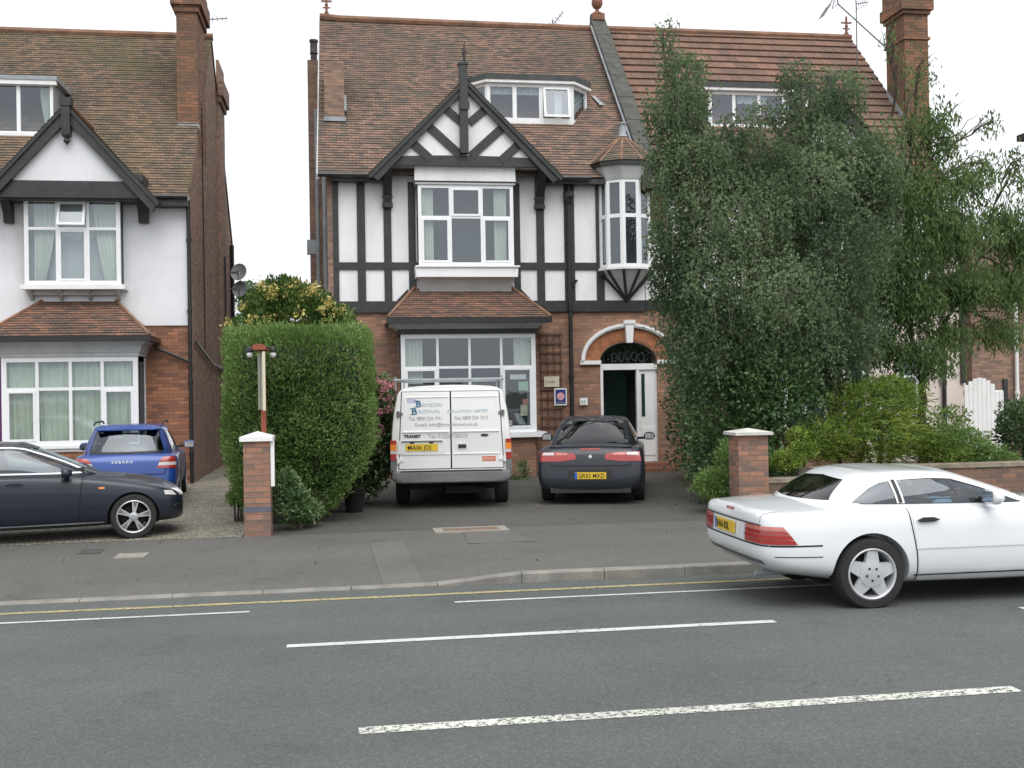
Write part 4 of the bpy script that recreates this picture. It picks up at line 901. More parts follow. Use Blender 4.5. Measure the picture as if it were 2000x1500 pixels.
notice(1017, 1030, 790, 812, M['sign_cream'], 'pale upright leaflet low inside the right hand casement of the bay window')
notice(1021, 1031, 779, 789, M['n_red'], 'small red leaflet just above the pale upright leaflet in the bay window')

# ================================================================ RIGHT HOUSE
def right_house():
    h = thing('house', 'half timbered house with orange roof mostly hidden by the weeping tree', 'house', (10.5, YF, 0), group='houses facing the road')
    XR = 14.25; X0 = XP0+.12
    def zz(px, py, Y=YF): return W(px, py, Y).z
    zr0, zr1 = 3.78, 3.95
    b = MB(); b.box(X0, XR, YF-.01, YF+.3, zr0+.001, 6.95); b.build('plaster_wall', M['render_mid'], h)
    b = MB(); b.prism([(YF, -.3), (33, -.3), (33, 6.7), (28.7, 11.6), (YF, 6.9)], 'x', XR-.3, XR); b.build('side_wall', M['brick_side'], h)
    XV = 14.33
    tiled('roof', [(XP1, MY0, MZ0), (XV, MY0, MZ0), (XV, 28.7, 11.75), (XP1, 28.7, 11.75)], M['tile_right'], h, .34, .042, jit=0, wave=.01)
    tiled('rear_roof', [(XP1, 33.3, 6.8), (XV, 33.3, 6.8), (XV, 28.7, 11.75), (XP1, 28.7, 11.75)], M['tile_right'], h, .34, .042, jit=0)
    r = MB(); r.tube([(XP1, 28.7, 11.78), (XV, 28.7, 11.78)], .10, 8); r.build('ridge_tiles', M['ridge'], h, smooth=True)
    finial_cross(h, XV-.12, 28.7, 11.8, .62, M['terracotta'], s=1.1)
    v = MB(); v.prism([(MY0, MZ0-.14), (28.7, 11.60), (28.7, 11.72), (MY0, MZ0-.01)], 'x', XV-.04, XV+.03); v.build('verge_board', M['timber'], h)
    # big gable chimney
    q0 = RP(1742, 197, MZ0, MY0, MS); Yc = 25.6; x0 = W(1768, 140, Yc).x; x1 = W(1814, 140, Yc).x; 
    s = MB(); zt = W(1770, 8, Yc).z+.25
    stack(s, x0, x1, Yc, Yc+.95, 5.0, zt, ((zt-.50, zt-.40, .05), (zt-.40, zt-.12, .11), (zt-.12, zt+.28, .06), (zt-1.15, zt-1.08, .04)))
    s.build('chimney_stack', M['brick_chim'], h)
    s = MB(); s.prism([(Yc-.05, MZ0+(Yc-MY0)*MS-.05), (Yc+.95, MZ0+(Yc+.95-MY0)*MS-.05), (Yc+.95, MZ0+(Yc+.95-MY0)*MS+.16), (Yc-.05, MZ0+(Yc-MY0)*MS+.16)], 'x', x0-.02, x0-.003); s.build_each('flashing', M['lead'], h)
    # timbers, mirrored about the parapet
    mx_ = (XP0+XP1)/2; tf = MB()
    for (a, c) in ((646, 661), (697, 713), (749, 764), (797, 811), (1003, 1015), (1047, 1062), (1101, 1121), (1163, 1178)):
        xa, xb = 2*mx_-W(a, 430, YF).x, 2*mx_-W(c, 430, YF).x; tf.box(xb, xa, YF-.045, YF-.011, zr1, 6.62)
    zm = W(900, 520, YF).z
    for za, zc in ((zr0-.05, zr1), (zm-.07, zm+.08), (6.5, 6.8)): tf.box(X0, XR, YF-.05, YF-.012, za, zc)
    tf.build('timber_frame', M['timber'], h)
    cx = 2*mx_-2.69; dx_ = 2.08; GY = 23.5; fz = 6.74; az_ = 8.66
    bb = MB()
    for sx in (-1, 1):
        e = (cx+sx*dx_, fz); bb.prism([(cx, az_), (cx, az_-.34), (e[0]-sx*.14, e[1]-.22), (e[0]+sx*.03, e[1]-.06)], 'y', GY-.03, GY+.05)
    for sx in (-1, 1):
        for k, (xa, za, xb, zb) in enumerate(((.42, 8.15, .02, 7.80), (.86, 7.74, .04, 7.02), (1.25, 7.40, .80, 7.0))): bb.bar((cx+sx*xa, GY+.06, za), (cx+sx*xb, GY+.06, zb), .15, .04-.001*sx)
    bb.box(cx-.08, cx+.08, GY-.1, GY+.08, fz+.2, az_+.4); bb.box(cx-dx_*.8, cx+dx_*.8, GY+.05, GY+.14, fz+.1, fz+.32); bb.build_each('bargeboard', M['timber'], h)
    ty = MB(); ty.prism([(cx-dx_*.9, fz), (cx+dx_*.9, fz), (cx, az_-.12)], 'y', GY+.082, GY+.18); ty.build('gable_panel', M['render_mid'], h)
    yb = MY0+(az_-MZ0)/MS
    for sx in (-1, 1):
        ex = cx+sx*(dx_+.06)
        tiled('gable_roof', [(cx, GY-.08, az_+.03), (cx, yb, az_+.03), (ex, MY0+.02, fz-.05), (ex, GY-.08, fz-.05)], M['tile_right'], h, .34, .042, along=(0, 1, 0))
    window(h, Vector((cx-1.05, 23.72, 4.6)), 2.1, 1.85, cols=(.335, .665), rows=(.6,), fw=.075, room=.42)
    s = MB(); s.box(cx-1.1, cx+1.1, 23.80, YF-.046, 4.35, 4.6); s.build('window_apron', M['render_mid'], h)
    f, (x0, x1, z0, z1) = pxwin(h, 1530, 1690, 652, 846, 23.3, cols=(.268, .505, .742), rows=(.665,), fw=.095, room=.8)
    s = MB(); s.box(x0+.02, x1-.02, 23.33, YF, -.3, z0-.01); s.build('bay_plinth', M['brick_mid'], h)
    hip_roof(h, x0-.3, x1+.3, YF-.05, 22.95, 4.1, 3.4, .9, M['tile_bay'])
    gutter(h, [(XP1+.3, MY0-.07, MZ0-.03), (XV, MY0-.07, MZ0-.03)])
    downpipe(h, 14.28, YF-.1, 0, 6.6, .05)
    # dormer in the pantiles
    pb = RP(1480, 250, MZ0, MY0, MS); DY = pb.y; z0 = pb.z; z1 = W(1480, 180, DY).z; x0, x1 = W(1385, 240, DY).x, W(1580, 240, DY).x
    window(h, Vector((x0, DY, z0)), x1-x0, z1-z0, cols=(.25, .5, .75), fw=.08, bar=.08, room=.5, roomside=False, curtains=((.3, .6, .7, .97, 0),), cmat=M['blind'])
    s = MB()
    for xx in (x0-.02, x1-.02): s.prism([(DY+.07, z0-.1), (MY0+(z1-MZ0)/MS, z1), (DY+.07, z1)], 'x', xx, xx+.04)
    s.build_each('dormer_cheek', M['felt'], h)
    s = MB(); s.box(x0-.15, x1+.15, DY-.12, DY+1.2, z1+.002, z1+.07); s.build('dormer_fascia', M['white'], h)
    s = MB(); s.box(x0-.16, x1+.16, DY-.14, DY+1.2, z1+.071, z1+.2); s.build('dormer_roof', M['felt'], h)
    # cream side wing with its window, corner post and lower wall
    wy = YF+1.0; wx1 = W(1880, 600, wy).x
    s = MB(); s.box(XR+.001, wx1, wy, 31, -.3, 6.0); s.box(12.2, XR+.3, YF-.03, YF-.011, -.3, zr0-.06); s.build('cream_wing', M['cream'], h)
    s = MB(); s.box(wx1-.10, wx1+.03, wy-.07, wy-.001, 1.9, 6.2); s.box(XR, wx1+.2, wy-.25, 31.2, 6.0, 6.12); s.build('wing_timber', M['timber'], h)
    f, _q = pxwin(h, 1752, 1793, 708, 800, YF-.09, rows=(.7,), fw=.05, room=0)
    s = MB(); s.box(_q[0]+.03, _q[1]-.03, YF-.045, YF-.033, _q[2]+.02, _q[3]-.02); s.build('pane_backing', M['room'], h)
right_house()
def far_house():
    h = thing('house', 'plain brick house at the right edge with a sloping roofline behind the white gate', 'house', (18, 25, 0), group='houses facing the road')
    Y = 25.5; a, b, c = W(1893, 480, Y), W(2000, 388, Y), W(1990, 250, Y-1)
    s = MB(); x0 = W(1898, 700, Y).x; k_ = (b-a); top = a+k_*(5.6-a.z)/k_.z
    s.prism([(x0, -.3), (24, -.3), (24, top.z), (top.x, top.z), (x0, a.z+k_.z/k_.x*(x0-a.x)-.02)], 'y', Y, Y+.3); s.box(W(2045, 400, Y).x, 24, Y+.001, Y+.3, 4.0, W(1990, 262, Y-.8).z); s.build('brick_wall', M['brick_side'], h)
    s = MB(); d = (top-a); n = Vector((-d.z, 0, d.x)).normalized()
    q = [a-d*.03, top, top+n*.1, a-d*.03+n*.1]; s.prism([(p.x, p.z) for p in q], 'y', Y-.1, Y+.35); s.build('lean_to_roof', M['felt'], h)
    s = MB(); cz = W(1990, 262, Y-.8).z; s.box(W(1985, 255, Y).x, 24.4, Y-.8, Y+.0, cz, cz+.16); s.box(W(2045, 255, Y).x, 24.4, Y+.01, Y+.3, cz+.02, cz+.16); s.build('eaves_soffit', M['timber'], h)
    downpipe(h, W(1985, 650, Y-.1).x, Y-.09, 1.0, 4.3, .05, mat=M['white'])
far_house()
def gate():
    Y = 24.0; a, b = W(1886, 880, Y), W(1960, 740, Y); t = thing('garden_gate', 'tall white boarded gate with a curved top between the cream wall and the brick house', 'gate', ((a.x+b.x)/2, Y, 0))
    s = MB(); n = 9; w_ = (b.x-a.x)/n
    for i in range(n):
        u = (i+.5)/n; zt = b.z-.18+.22*math.sin(math.pi*min(1, u*1.25))+(-.12 if u > .8 else 0); s.box(a.x+w_*i+.004, a.x+w_*(i+1)-.004, Y, Y+.025, .03, zt)
    s.build('boards', M['white'], t); s = MB(); s.box(a.x, b.x, Y+.026, Y+.07, .4, .52); s.box(a.x, b.x, Y+.026, Y+.07, 1.6, 1.72); s.build('rails', M['white'], t)
    s = MB(); s.box(b.x+.005, b.x+.1, Y-.02, Y+.08, 0, b.z+.0); s.build('post', M['timber'], t)
gate()

# aerials
def aerial(base, top, boom, n, spread, label, dirv=(1, 0, 0)):
    t = thing('tv_aerial', label, 'aerial', base); m = MB(); m.tube([base, top], .018, 6); m.build('mast', M['aerial'], t)
    m = MB(); A, B = Vector(boom[0]), Vector(boom[1]); m.tube([A, B], .014, 5); d = (B-A).normalized(); s_ = Vector((0, 0, 1)).cross(d).normalized() if abs(d.z) < .95 else Vector((1, 0, 0)); v_ = d.cross(s_)
    for k in range(n):
        p = A+(B-A)*k/(n-1); L_ = spread*(1-.5*k/(n-1)); w_ = v_ if dirv == 'v' else s_; m.tube([p-w_*L_, p+w_*L_], .008, 4)
    m.build('elements', M['aerial'], t)
p = W(415, 60, 28.0); aerial((-3.45, 28.3, 11.2), (-3.45, 28.3, W(408, 35, 28.3).z), (W(368, 40, 28.3), W(443, 36, 28.3)), 9, .10, 'thin television aerial beside the chimney of the white rendered house', 'v')
p0, p1 = W(1079, 55, 28.9), W(1079, 38, 28.9); aerial(p0-Vector((0, 0, .2)), p1, (W(1079, 50, 28.9), W(1099, 24, 28.9)), 5, .12, 'small crooked television aerial behind the ridge left of the ball finial', 'v')
p0, p1 = W(1674, 115, 27.6), W(1672, 2, 27.6); aerial(p0-Vector((0, 0, .3)), p1, (W(1672, 8, 27.6), W(1694, 4, 27.6)), 6, .17, 'upright television aerial on a straight pole above the orange roof', 'v')
t = thing('tv_aerial', 'television aerial on a long slanting pole leaning out from the tall chimney', 'aerial', W(1738, 100, 26.4)); m = MB(); m.tube([W(1738, 100, 26.4), W(1637, 8, 26.4), W(1632, -20, 26.4)], .02, 6); m.tube([W(1637, 8, 26.4), W(1625, 18, 26.4), W(1631, -5, 26.4)], .014, 5); m.build('mast', M['aerial'], t)
m = MB(); A, B = W(1604, 34, 26.4), W(1632, -10, 26.4); m.tube([A, B], .014, 5)
for k in range(7):
    q = A+(B-A)*(k/12); m.tube([q+Vector((-.10, 0, -.07)), q+Vector((.10, 0, .07))], .008, 4)
m.build('elements', M['aerial'], t)

# ================================================================ GARDEN WALLS AND PIERS
def pier(px0, px1, py_base, py_top, Y, capmat, label, cap_h=.10, dy=.4, over=.045, X=None):
    a = W(px0, (py_base+py_top)/2, Y); b = W(px1, (py_base+py_top)/2, Y); zt = W((px0+px1)/2, py_top, Y).z
    t = thing('gate_pier', label, 'gate pier', ((a.x+b.x)/2, Y+dy/2, 0), group='brick piers at the driveway entrance')
    s = MB(); s.box(a.x, b.x, Y, Y+dy, -.2, zt); s.build('brick_shaft', M['brick_pier'], t)
    if 'white strip' in label or 'lamp' in label:
        s = MB(); zb_ = W(500, 1000, Y).z; s.box(a.x-.004, b.x+.004, Y-.004, Y+dy+.004, zb_-.0, zb_+.065); s.build('blue_brick_course', M['blue_brick'], t)
    s = MB(); e = over; z0 = zt+.001; z1 = zt+cap_h*.55; x0, x1, y0, y1 = a.x-e, b.x+e, Y-e, Y+dy+e; s.box(x0, x1, y0, y1, z0, z1)
    ap = ((x0+x1)/2, (y0+y1)/2, zt+cap_h+.02)
    for q in ([(x0, y0, z1), (x1, y0, z1), ap], [(x1, y0, z1), (x1, y1, z1), ap], [(x1, y1, z1), (x0, y1, z1), ap], [(x0, y1, z1), (x0, y0, z1), ap]): s.poly(q)
    s.build('cap', capmat, t); return t, a, b, zt
t, a, b, zt = pier(476, 528, 1048, 862, 14.78, M['white'], 'left brick gate pier with white painted cap and a white strip down one edge', .11)
s = MB(); s.box(b.x+.006, b.x+.055, 14.80, 14.92, W(530, 950, 14.8).z, zt); tag(s.build('white_strip', M['white'], t), label='narrow white board down the right edge of the pier')
t2, a2, b2, zt2 = pier(1443, 1501, 975, 850, 14.85, M['cap_pale'], 'right brick gate pier with a pale weathered cap where the garden wall begins', .08, over=.06)
def garden_wall():
    Y = 14.95; z1 = W(1550, 934, Y).z; t = thing('garden_wall', 'low red brown garden wall with stone coping behind the white roadster', 'wall', (9, Y, 0))
    x0 = b2.x+.004; xs = W(1590, 905, Y).x; zh = W(1800, 908, Y).z
    s = MB(); s.box(x0, xs, Y, Y+.23, -.2, z1-.06); s.box(xs+.001, 26, Y, Y+.23, -.2, zh-.06); s.build('brickwork', M['brick_wall'], t)
    s = MB(); x = x0
    while x < 26:
        z = z1 if x < xs else zh; x2 = min(x+.6, xs if x < xs else 26); s.box(x+.003, x2-.003, Y-.03, Y+.26, z-.059, z); x = x2
    s.build('coping', M['stone_pale'], t)
garden_wall()
def post_sign():
    Y = 15.35; b0 = W(516, 845, Y); t = thing('post_sign', 'narrow pale sign board on a brown post with globe lamps before the hedge', 'sign', (b0.x, Y, 0))
    s = MB(); x = W(515, 800, Y).x; s.box(x-.035, x+.035, Y-.035, Y+.035, 0, W(515, 683, Y).z); s.build('post', M['red_wood'], t)
    c = W(508, 680, Y); s = MB(); s.prism([(c.x-.08, c.z-.035), (c.x+.10, c.z-.035), (c.x+.10, c.z+.01), (c.x+.05, c.z+.045), (c.x-.05, c.z+.045), (c.x-.08, c.z+.01)], 'y', Y-.35, Y+.3); s.build('cap', M['red_wood'], t)
    # the board stands almost edge-on to the road
    za, zb_ = W(505, 800, Y).z, W(505, 690, Y).z
    Mx = Matrix.Translation((W(516, 745, Y).x-.035, Y, za)) @ Matrix.Rotation(R(99), 4, 'Z')
    s = MB(); s.box(-.36, .36, -.014, .014, 0, zb_-za); f = s.build('board', M['sign_face'], t, Mx)
    s = MB(); s.box(-.385, -.361, -.02, .02, -.01, zb_-za+.01); s.box(.361, .385, -.02, .02, -.01, zb_-za+.01); s.build_each('board_edge', M['sign_cream'], t, Mx)
    for px in (488, 533):
        q = W(px, 692, Y-.1); s = MB(); s.lathe([(.001, -.045), (.025, -.04), (.04, -.02), (.045, 0), (.04, .02), (.02, .035)], (q.x, Y-.1, q.z), 14); l = s.build('lamp_globe', M['globe'], t, smooth=True)
        s = MB(); s.lathe([(.05, .03), (.055, .05), (.035, .10), (.001, .11)], (q.x, Y-.1, q.z), 12); s.tube([(q.x, Y-.1, q.z+.09), (c.x, Y-.1, c.z)], .012, 5); s.build('lamp_bracket', M['pipe'], t, smooth=True)
post_sign()
# leaning grey rail by the right pier
p, q = G(1440, 985, 0), W(1408, 915, 16.0); s = MB(); s.tube([(p.x, 15.3, 0), (q.x, 15.6, q.z)], .03, 6); tag(s.build('metal_rail', M['lead']), 'short grey metal rail leaning beside the right gate pier', 'rail')

# ================================================================ VEHICLES   (local frame: +x forward, +y left, z up, rear bumper at x = 0)
def paint(name, col, coat=1.0, rough=.35, metallic=0, film=.4):
    m, nt, b = newmat(name); c = ramp(nt, noise(nt, 1.2, 3), [(.3, tuple(x*.94 for x in col)), (.7, col)])
    # road film on the lower panels
    g = nd(nt, 'ShaderNodeTexCoord'); sp = nd(nt, 'ShaderNodeSeparateXYZ'); nt.links.new(g.outputs['Object'], sp.inputs[0])
    mr = nd(nt, 'ShaderNodeMapRange'); mr.inputs['From Min'].default_value = .15; mr.inputs['From Max'].default_value = .6; mr.inputs['To Min'].default_value = film; mr.inputs['To Max'].default_value = 0
    nt.links.new(sp.outputs['Z'], mr.inputs['Value']); mu = nd(nt, 'ShaderNodeMath', operation='MULTIPLY'); nt.links.new(mr.outputs[0], mu.inputs[0]); nt.links.new(noise(nt, 4, 6, .7), mu.inputs[1])
    c = mixc(nt, c, (.16, .15, .13), mu.outputs[0]); nt.links.new(c, b.inputs['Base Color'])
    b.inputs['Roughness'].default_value = rough; b.inputs['Metallic'].default_value = metallic; b.inputs['Coat Weight'].default_value = coat; b.inputs['Coat Roughness'].default_value = .04
    return m
M['paint_white'] = paint('white_car_paint', (.74, .765, .79)); M['paint_van'] = paint('van_white_paint', (.74, .745, .73), .7)
M['paint_navy'] = paint('navy_car_paint', (.005, .010, .022), .35, .4, 0, .06); M['paint_dark'] = paint('dark_blue_car_paint', (.006, .009, .019), .35, .4, 0, .07)
M['paint_blue'] = paint('blue_car_paint', (.010, .055, .27), .7, .35, .2, .1)
M['paint_green'] = paint('green_grey_paint', (.05, .07, .06), 1, .3, .3)
M['rubber'] = pm('tyre_rubber', (.018, .018, .018), .85, .2, 10, .2, 60); M['plastic'] = pm('black_plastic', (.022, .022, .023), .55, .15, 6, .1, 60)
M['grey_plastic'] = pm('grey_bumper_plastic', (.145, .15, .155), .6, .12, 4, .1, 80, stain=(.10, .095, .085)); M['well'] = pm('wheel_well', (.006, .006, .006), .95, .1, 3)
M['alloy'] = pm('alloy_wheel', (.52, .53, .54), .32, .1, 8, metallic=.75); M['alloy_dirty'] = pm('dusty_alloy', (.50, .51, .53), .45, .12, 6, metallic=.35)
M['chrome'] = pm('chrome_trim', (.80, .81, .82), .12, .03, 4, metallic=1); M['trim'] = pm('bright_trim', (.74, .76, .78), .3, .03, 4, metallic=.2); M['seam'] = pm('panel_gap', (.006, .006, .007), .9, .1, 4)
M['lamp_red'] = pm('red_lens', (.34, .022, .016), .12, .15, 20, .15, 90, coat=1); M['lamp_amber'] = pm('amber_lens', (.75, .22, .02), .12, .1, 20, .15, 90, coat=1)
M['lamp_clear'] = pm('clear_lens', (.55, .52, .52), .1, .12, 25, .15, 90, coat=1); M['lamp_pink'] = pm('pink_lens', (.55, .16, .13), .12, .15, 25, .15, 90, coat=1)
M['plate'] = pm('yellow_plate', (.68, .46, .03), .35, .05, 6); M['plate_blue'] = pm('plate_blue_band', (.02, .08, .4), .4, .05, 6); M['plate_ink'] = pm('plate_ink', (.012, .012, .012), .5, .05, 6)
M['cabin'] = pm('cabin_trim', (.030, .031, .034), .85, .15, 5); M['seat'] = pm('seat_fabric', (.05, .052, .06), .9, .15, 8, .2, 60)
M['carglass'] = glassmat('car_glass', (.55, .60, .62), .015, 1.5, 2.3, (.85, .93, 1)); M['carglass_dark'] = glassmat('tinted_rear_glass', (.16, .17, .17), .015, 1.5, 1.3)
M['sign_teal'] = pm('logo_blue', (.04, .15, .26), .5, .05, 5); M['sign_pale'] = pm('logo_pale_blue', (.46, .58, .64), .5, .05, 5); M['sign_lilac'] = pm('logo_pale_square', (.50, .52, .64), .5, .05, 5)
M['sign_grey'] = pm('van_grey_lettering', (.42, .40, .40), .5, .05, 5); M['sign_red'] = pm('red_sticker', (.60, .16, .12), .5, .1, 25)

def temp(v, f, mods=()):
    me = bpy.data.meshes.new('tmp'); me.from_pydata(v, [], f)
    bm = bmesh.new(); bm.from_mesh(me); bmesh.ops.remove_doubles(bm, verts=bm.verts, dist=1e-5)
    bmesh.ops.recalc_face_normals(bm, faces=bm.faces); bm.to_mesh(me); bm.free()
    o = bpy.data.objects.new('tmp', me); COL.objects.link(o); return o
def evald(o):
    dg = bpy.context.evaluated_depsgraph_get(); dg.update(); return bpy.data.meshes.new_from_object(o.evaluated_get(dg))
def subdiv(v, f, crease=None, level=2):
    o = temp(v, f)
    if crease:
        at = o.data.attributes.new('crease_edge', 'FLOAT', 'EDGE')
        for e in o.data.edges:
            a, b = o.data.vertices[e.vertices[0]].co, o.data.vertices[e.vertices[1]].co; at.data[e.index].value = crease(a, b)
    m = o.modifiers.new('s', 'SUBSURF'); m.levels = level; m.render_levels = level
    me = evald(o); bpy.data.objects.remove(o)
    return me
def boolean(me, cutters, op='DIFFERENCE', solver='EXACT'):
    o = bpy.data.objects.new('tmp', me); COL.objects.link(o); tmp = []
    for c in cutters:
        co = c if isinstance(c, bpy.types.Object) else temp(*c); tmp.append(co)
        m = o.modifiers.new('b', 'BOOLEAN'); m.operation = op; m.object = co; m.solver = solver
    r = evald(o)
    for c in tmp: bpy.data.objects.remove(c)
    bpy.data.objects.remove(o); return r
def cyl(cx, cz, r, y0, y1, n=40):
    v = [(cx+r*math.cos(2*math.pi*k/n), y, cz+r*math.sin(2*math.pi*k/n)) for y in (y0, y1) for k in range(n)]
    f = [tuple(range(n)), tuple(range(2*n-1, n-1, -1))]+[(k, (k+1) % n, n+(k+1) % n, n+k) for k in range(n)]
    return v, f
def prism_vf(pts, ax, a0, a1):
    P = lambda p, a: {'x': (a, p[0], p[1]), 'y': (p[0], a, p[1]), 'z': (p[0], p[1], a)}[ax]
    n = len(pts); v = [P(p, a0) for p in pts]+[P(p, a1) for p in pts]
    return v, [tuple(range(n)), tuple(range(2*n-1, n-1, -1))]+[(k, (k+1) % n, n+(k+1) % n, n+k) for k in range(n)]
def loft(stations):
    """stations: list of half sections [(x,y,z)...] from bottom centre line to top centre line; mirrored and closed"""
    v = []; f = []; K = len(stations[0]); ring = 2*K-2
    for s in stations:
        for p in s: v.append(p)
        for p in s[-2:0:-1]: v.append((p[0], -p[1], p[2]))
    for i in range(len(stations)-1):
        for k in range(ring): a = i*ring; b = a+ring; f.append((a+k, a+(k+1) % ring, b+(k+1) % ring, b+k))
    for base in (0, (len(stations)-1)*ring):
        for k in range(K-1):
            l0, l1 = base+k, base+k+1; r0 = base+(ring-k) % ring; r1 = base+(ring-k-1) % ring
            q = [];
            for i_ in (l0, l1, r1, r0):
                if i_ not in q: q.append(i_)
            if len(q) >= 3: f.append(tuple(q))
    return v, f
def body_section(x, w, zb, zm, zs, wd, zd, xr=None, sill=.10):
    """xr: 7 x offsets"""
    P = [(0, zb), (w*.80, zb), (w*.975, zb+sill), (w, zm), (w*.985, zs-.035), (wd, zs), (0, zd)]
    xr = xr or [0]*7
    return [(x+xr[i], P[i][0], P[i][1]) for i in range(7)]
def finish(me, name, mat, parent, smooth=True, ang=32, M_=None):
    me.name = name; me.materials.clear(); me.materials.append(mat)
    if smooth:
        me.polygons.foreach_set('use_smooth', [True]*len(me.polygons))
        try: me.set_sharp_from_angle(angle=R(ang))
        except Exception: pass
    o = bpy.data.objects.new(name, me); return link(o, parent, M_ or WM[parent.name_full])
def resample(pts, n):
    P = [Vector((*p, 0)) for p in pts]; d = [0]
    for a, b in zip(P, P[1:]): d.append(d[-1]+(b-a).length)
    out = []
    for k in range(n+1):
        t = d[-1]*k/n; i = max(j for j in range(len(d)) if d[j] <= t+1e-9); i = min(i, len(P)-2)
        u = (t-d[i])/(d[i+1]-d[i]) if d[i+1] > d[i] else 0; q = P[i].lerp(P[i+1], u); out.append((q.x, q.y))
    return out
class Car:
    def __init__(s, name, label, cat, loc, rz, group=None, bodymat=None, scale=1):
        s.t = thing(name, label, cat, loc, rz, group); s.bm = bodymat
        if scale != 1: WM[s.t.name_full] = WM[s.t.name_full] @ Matrix.Scale(scale, 4); s.t.matrix_basis = WM[s.t.name_full]
        s.Mw = WM[s.t.name_full]
    def surf(s, me):                                     # remember a mesh as the thing that panels are laid on
        v = [x.co.copy() for x in me.vertices]; f = [tuple(p.vertices) for p in me.polygons]
        return BVHTree.FromPolygons(v, f)
    def panel(s, bvh, low, up, ax, side, mat, name, off=.004, nu=14, nv=6, parent=None, thick=.0, build=True):
        """low/up: outlines in the plane across axis ax ('x' -> (y,z), 'y' -> (x,z)); side: +1/-1 which way the panel faces"""
        Lq, Uq = resample(low, nu), resample(up, nu); mb = MB(); grid = []
        for j in range(nv+1):
            row = []
            for i in range(nu+1):
                a = Lq[i][0]+(Uq[i][0]-Lq[i][0])*j/nv; b = Lq[i][1]+(Uq[i][1]-Lq[i][1])*j/nv
                if ax == 'x': o, d = Vector((side*9, a, b)), Vector((-side, 0, 0))
                else: o, d = Vector((a, side*9, b)), Vector((0, -side, 0))
                h = bvh.ray_cast(o, d)
                if h[0] is None: row.append(None); continue
                n = h[1]; n = -n if n.dot(d) > 0 else n
                row.append(h[0]+n*off)
            grid.append(row)
        for j in range(nv):
            for i in range(nu):
                q = [grid[j][i], grid[j][i+1], grid[j+1][i+1], grid[j+1][i]]
                if None in q: continue
                nn = (q[1]-q[0]).cross(q[3]-q[0])
                if (nn.x if ax == 'x' else nn.y)*side < 0: q = q[::-1]
                mb.poly(q)
        if not mb.f: return None
        return mb.build(name, mat, parent or s.t, s.Mw, smooth=True, fix='keep')
    def strip(s, bvh, pts, wd, ax, side, mat, name, off=.003, parent=None, n=24):
        P = resample(pts, n); lo, up = [], []
        for i, p in enumerate(P):
            a = Vector((*P[max(0, i-1)], 0)); b = Vector((*P[min(n, i+1)], 0)); d = (b-a).normalized(); nn = Vector((-d.y, d.x, 0))*wd/2
            lo.append((p[0]-nn.x, p[1]-nn.y)); up.append((p[0]+nn.x, p[1]+nn.y))
        Lq, Uq = lo, up; mb = MB(); g = []
        for Q in (Lq, Uq):
            row = []
            for (a, b) in Q:
                o, d = (Vector((side*9, a, b)), Vector((-side, 0, 0))) if ax == 'x' else (Vector((a, side*9, b)), Vector((0, -side, 0)))
                h = bvh.ray_cast(o, d); row.append(None if h[0] is None else h[0]+(h[1] if h[1].dot(d) < 0 else -h[1])*off)
            g.append(row)
        for i in range(len(Lq)-1):
            q = [g[0][i], g[0][i+1], g[1][i+1], g[1][i]]
            if None not in q: mb.poly(q)
        return mb.build(name, mat, parent or s.t, s.Mw, smooth=True) if mb.f else None
def rotz_loc(c, r): return c
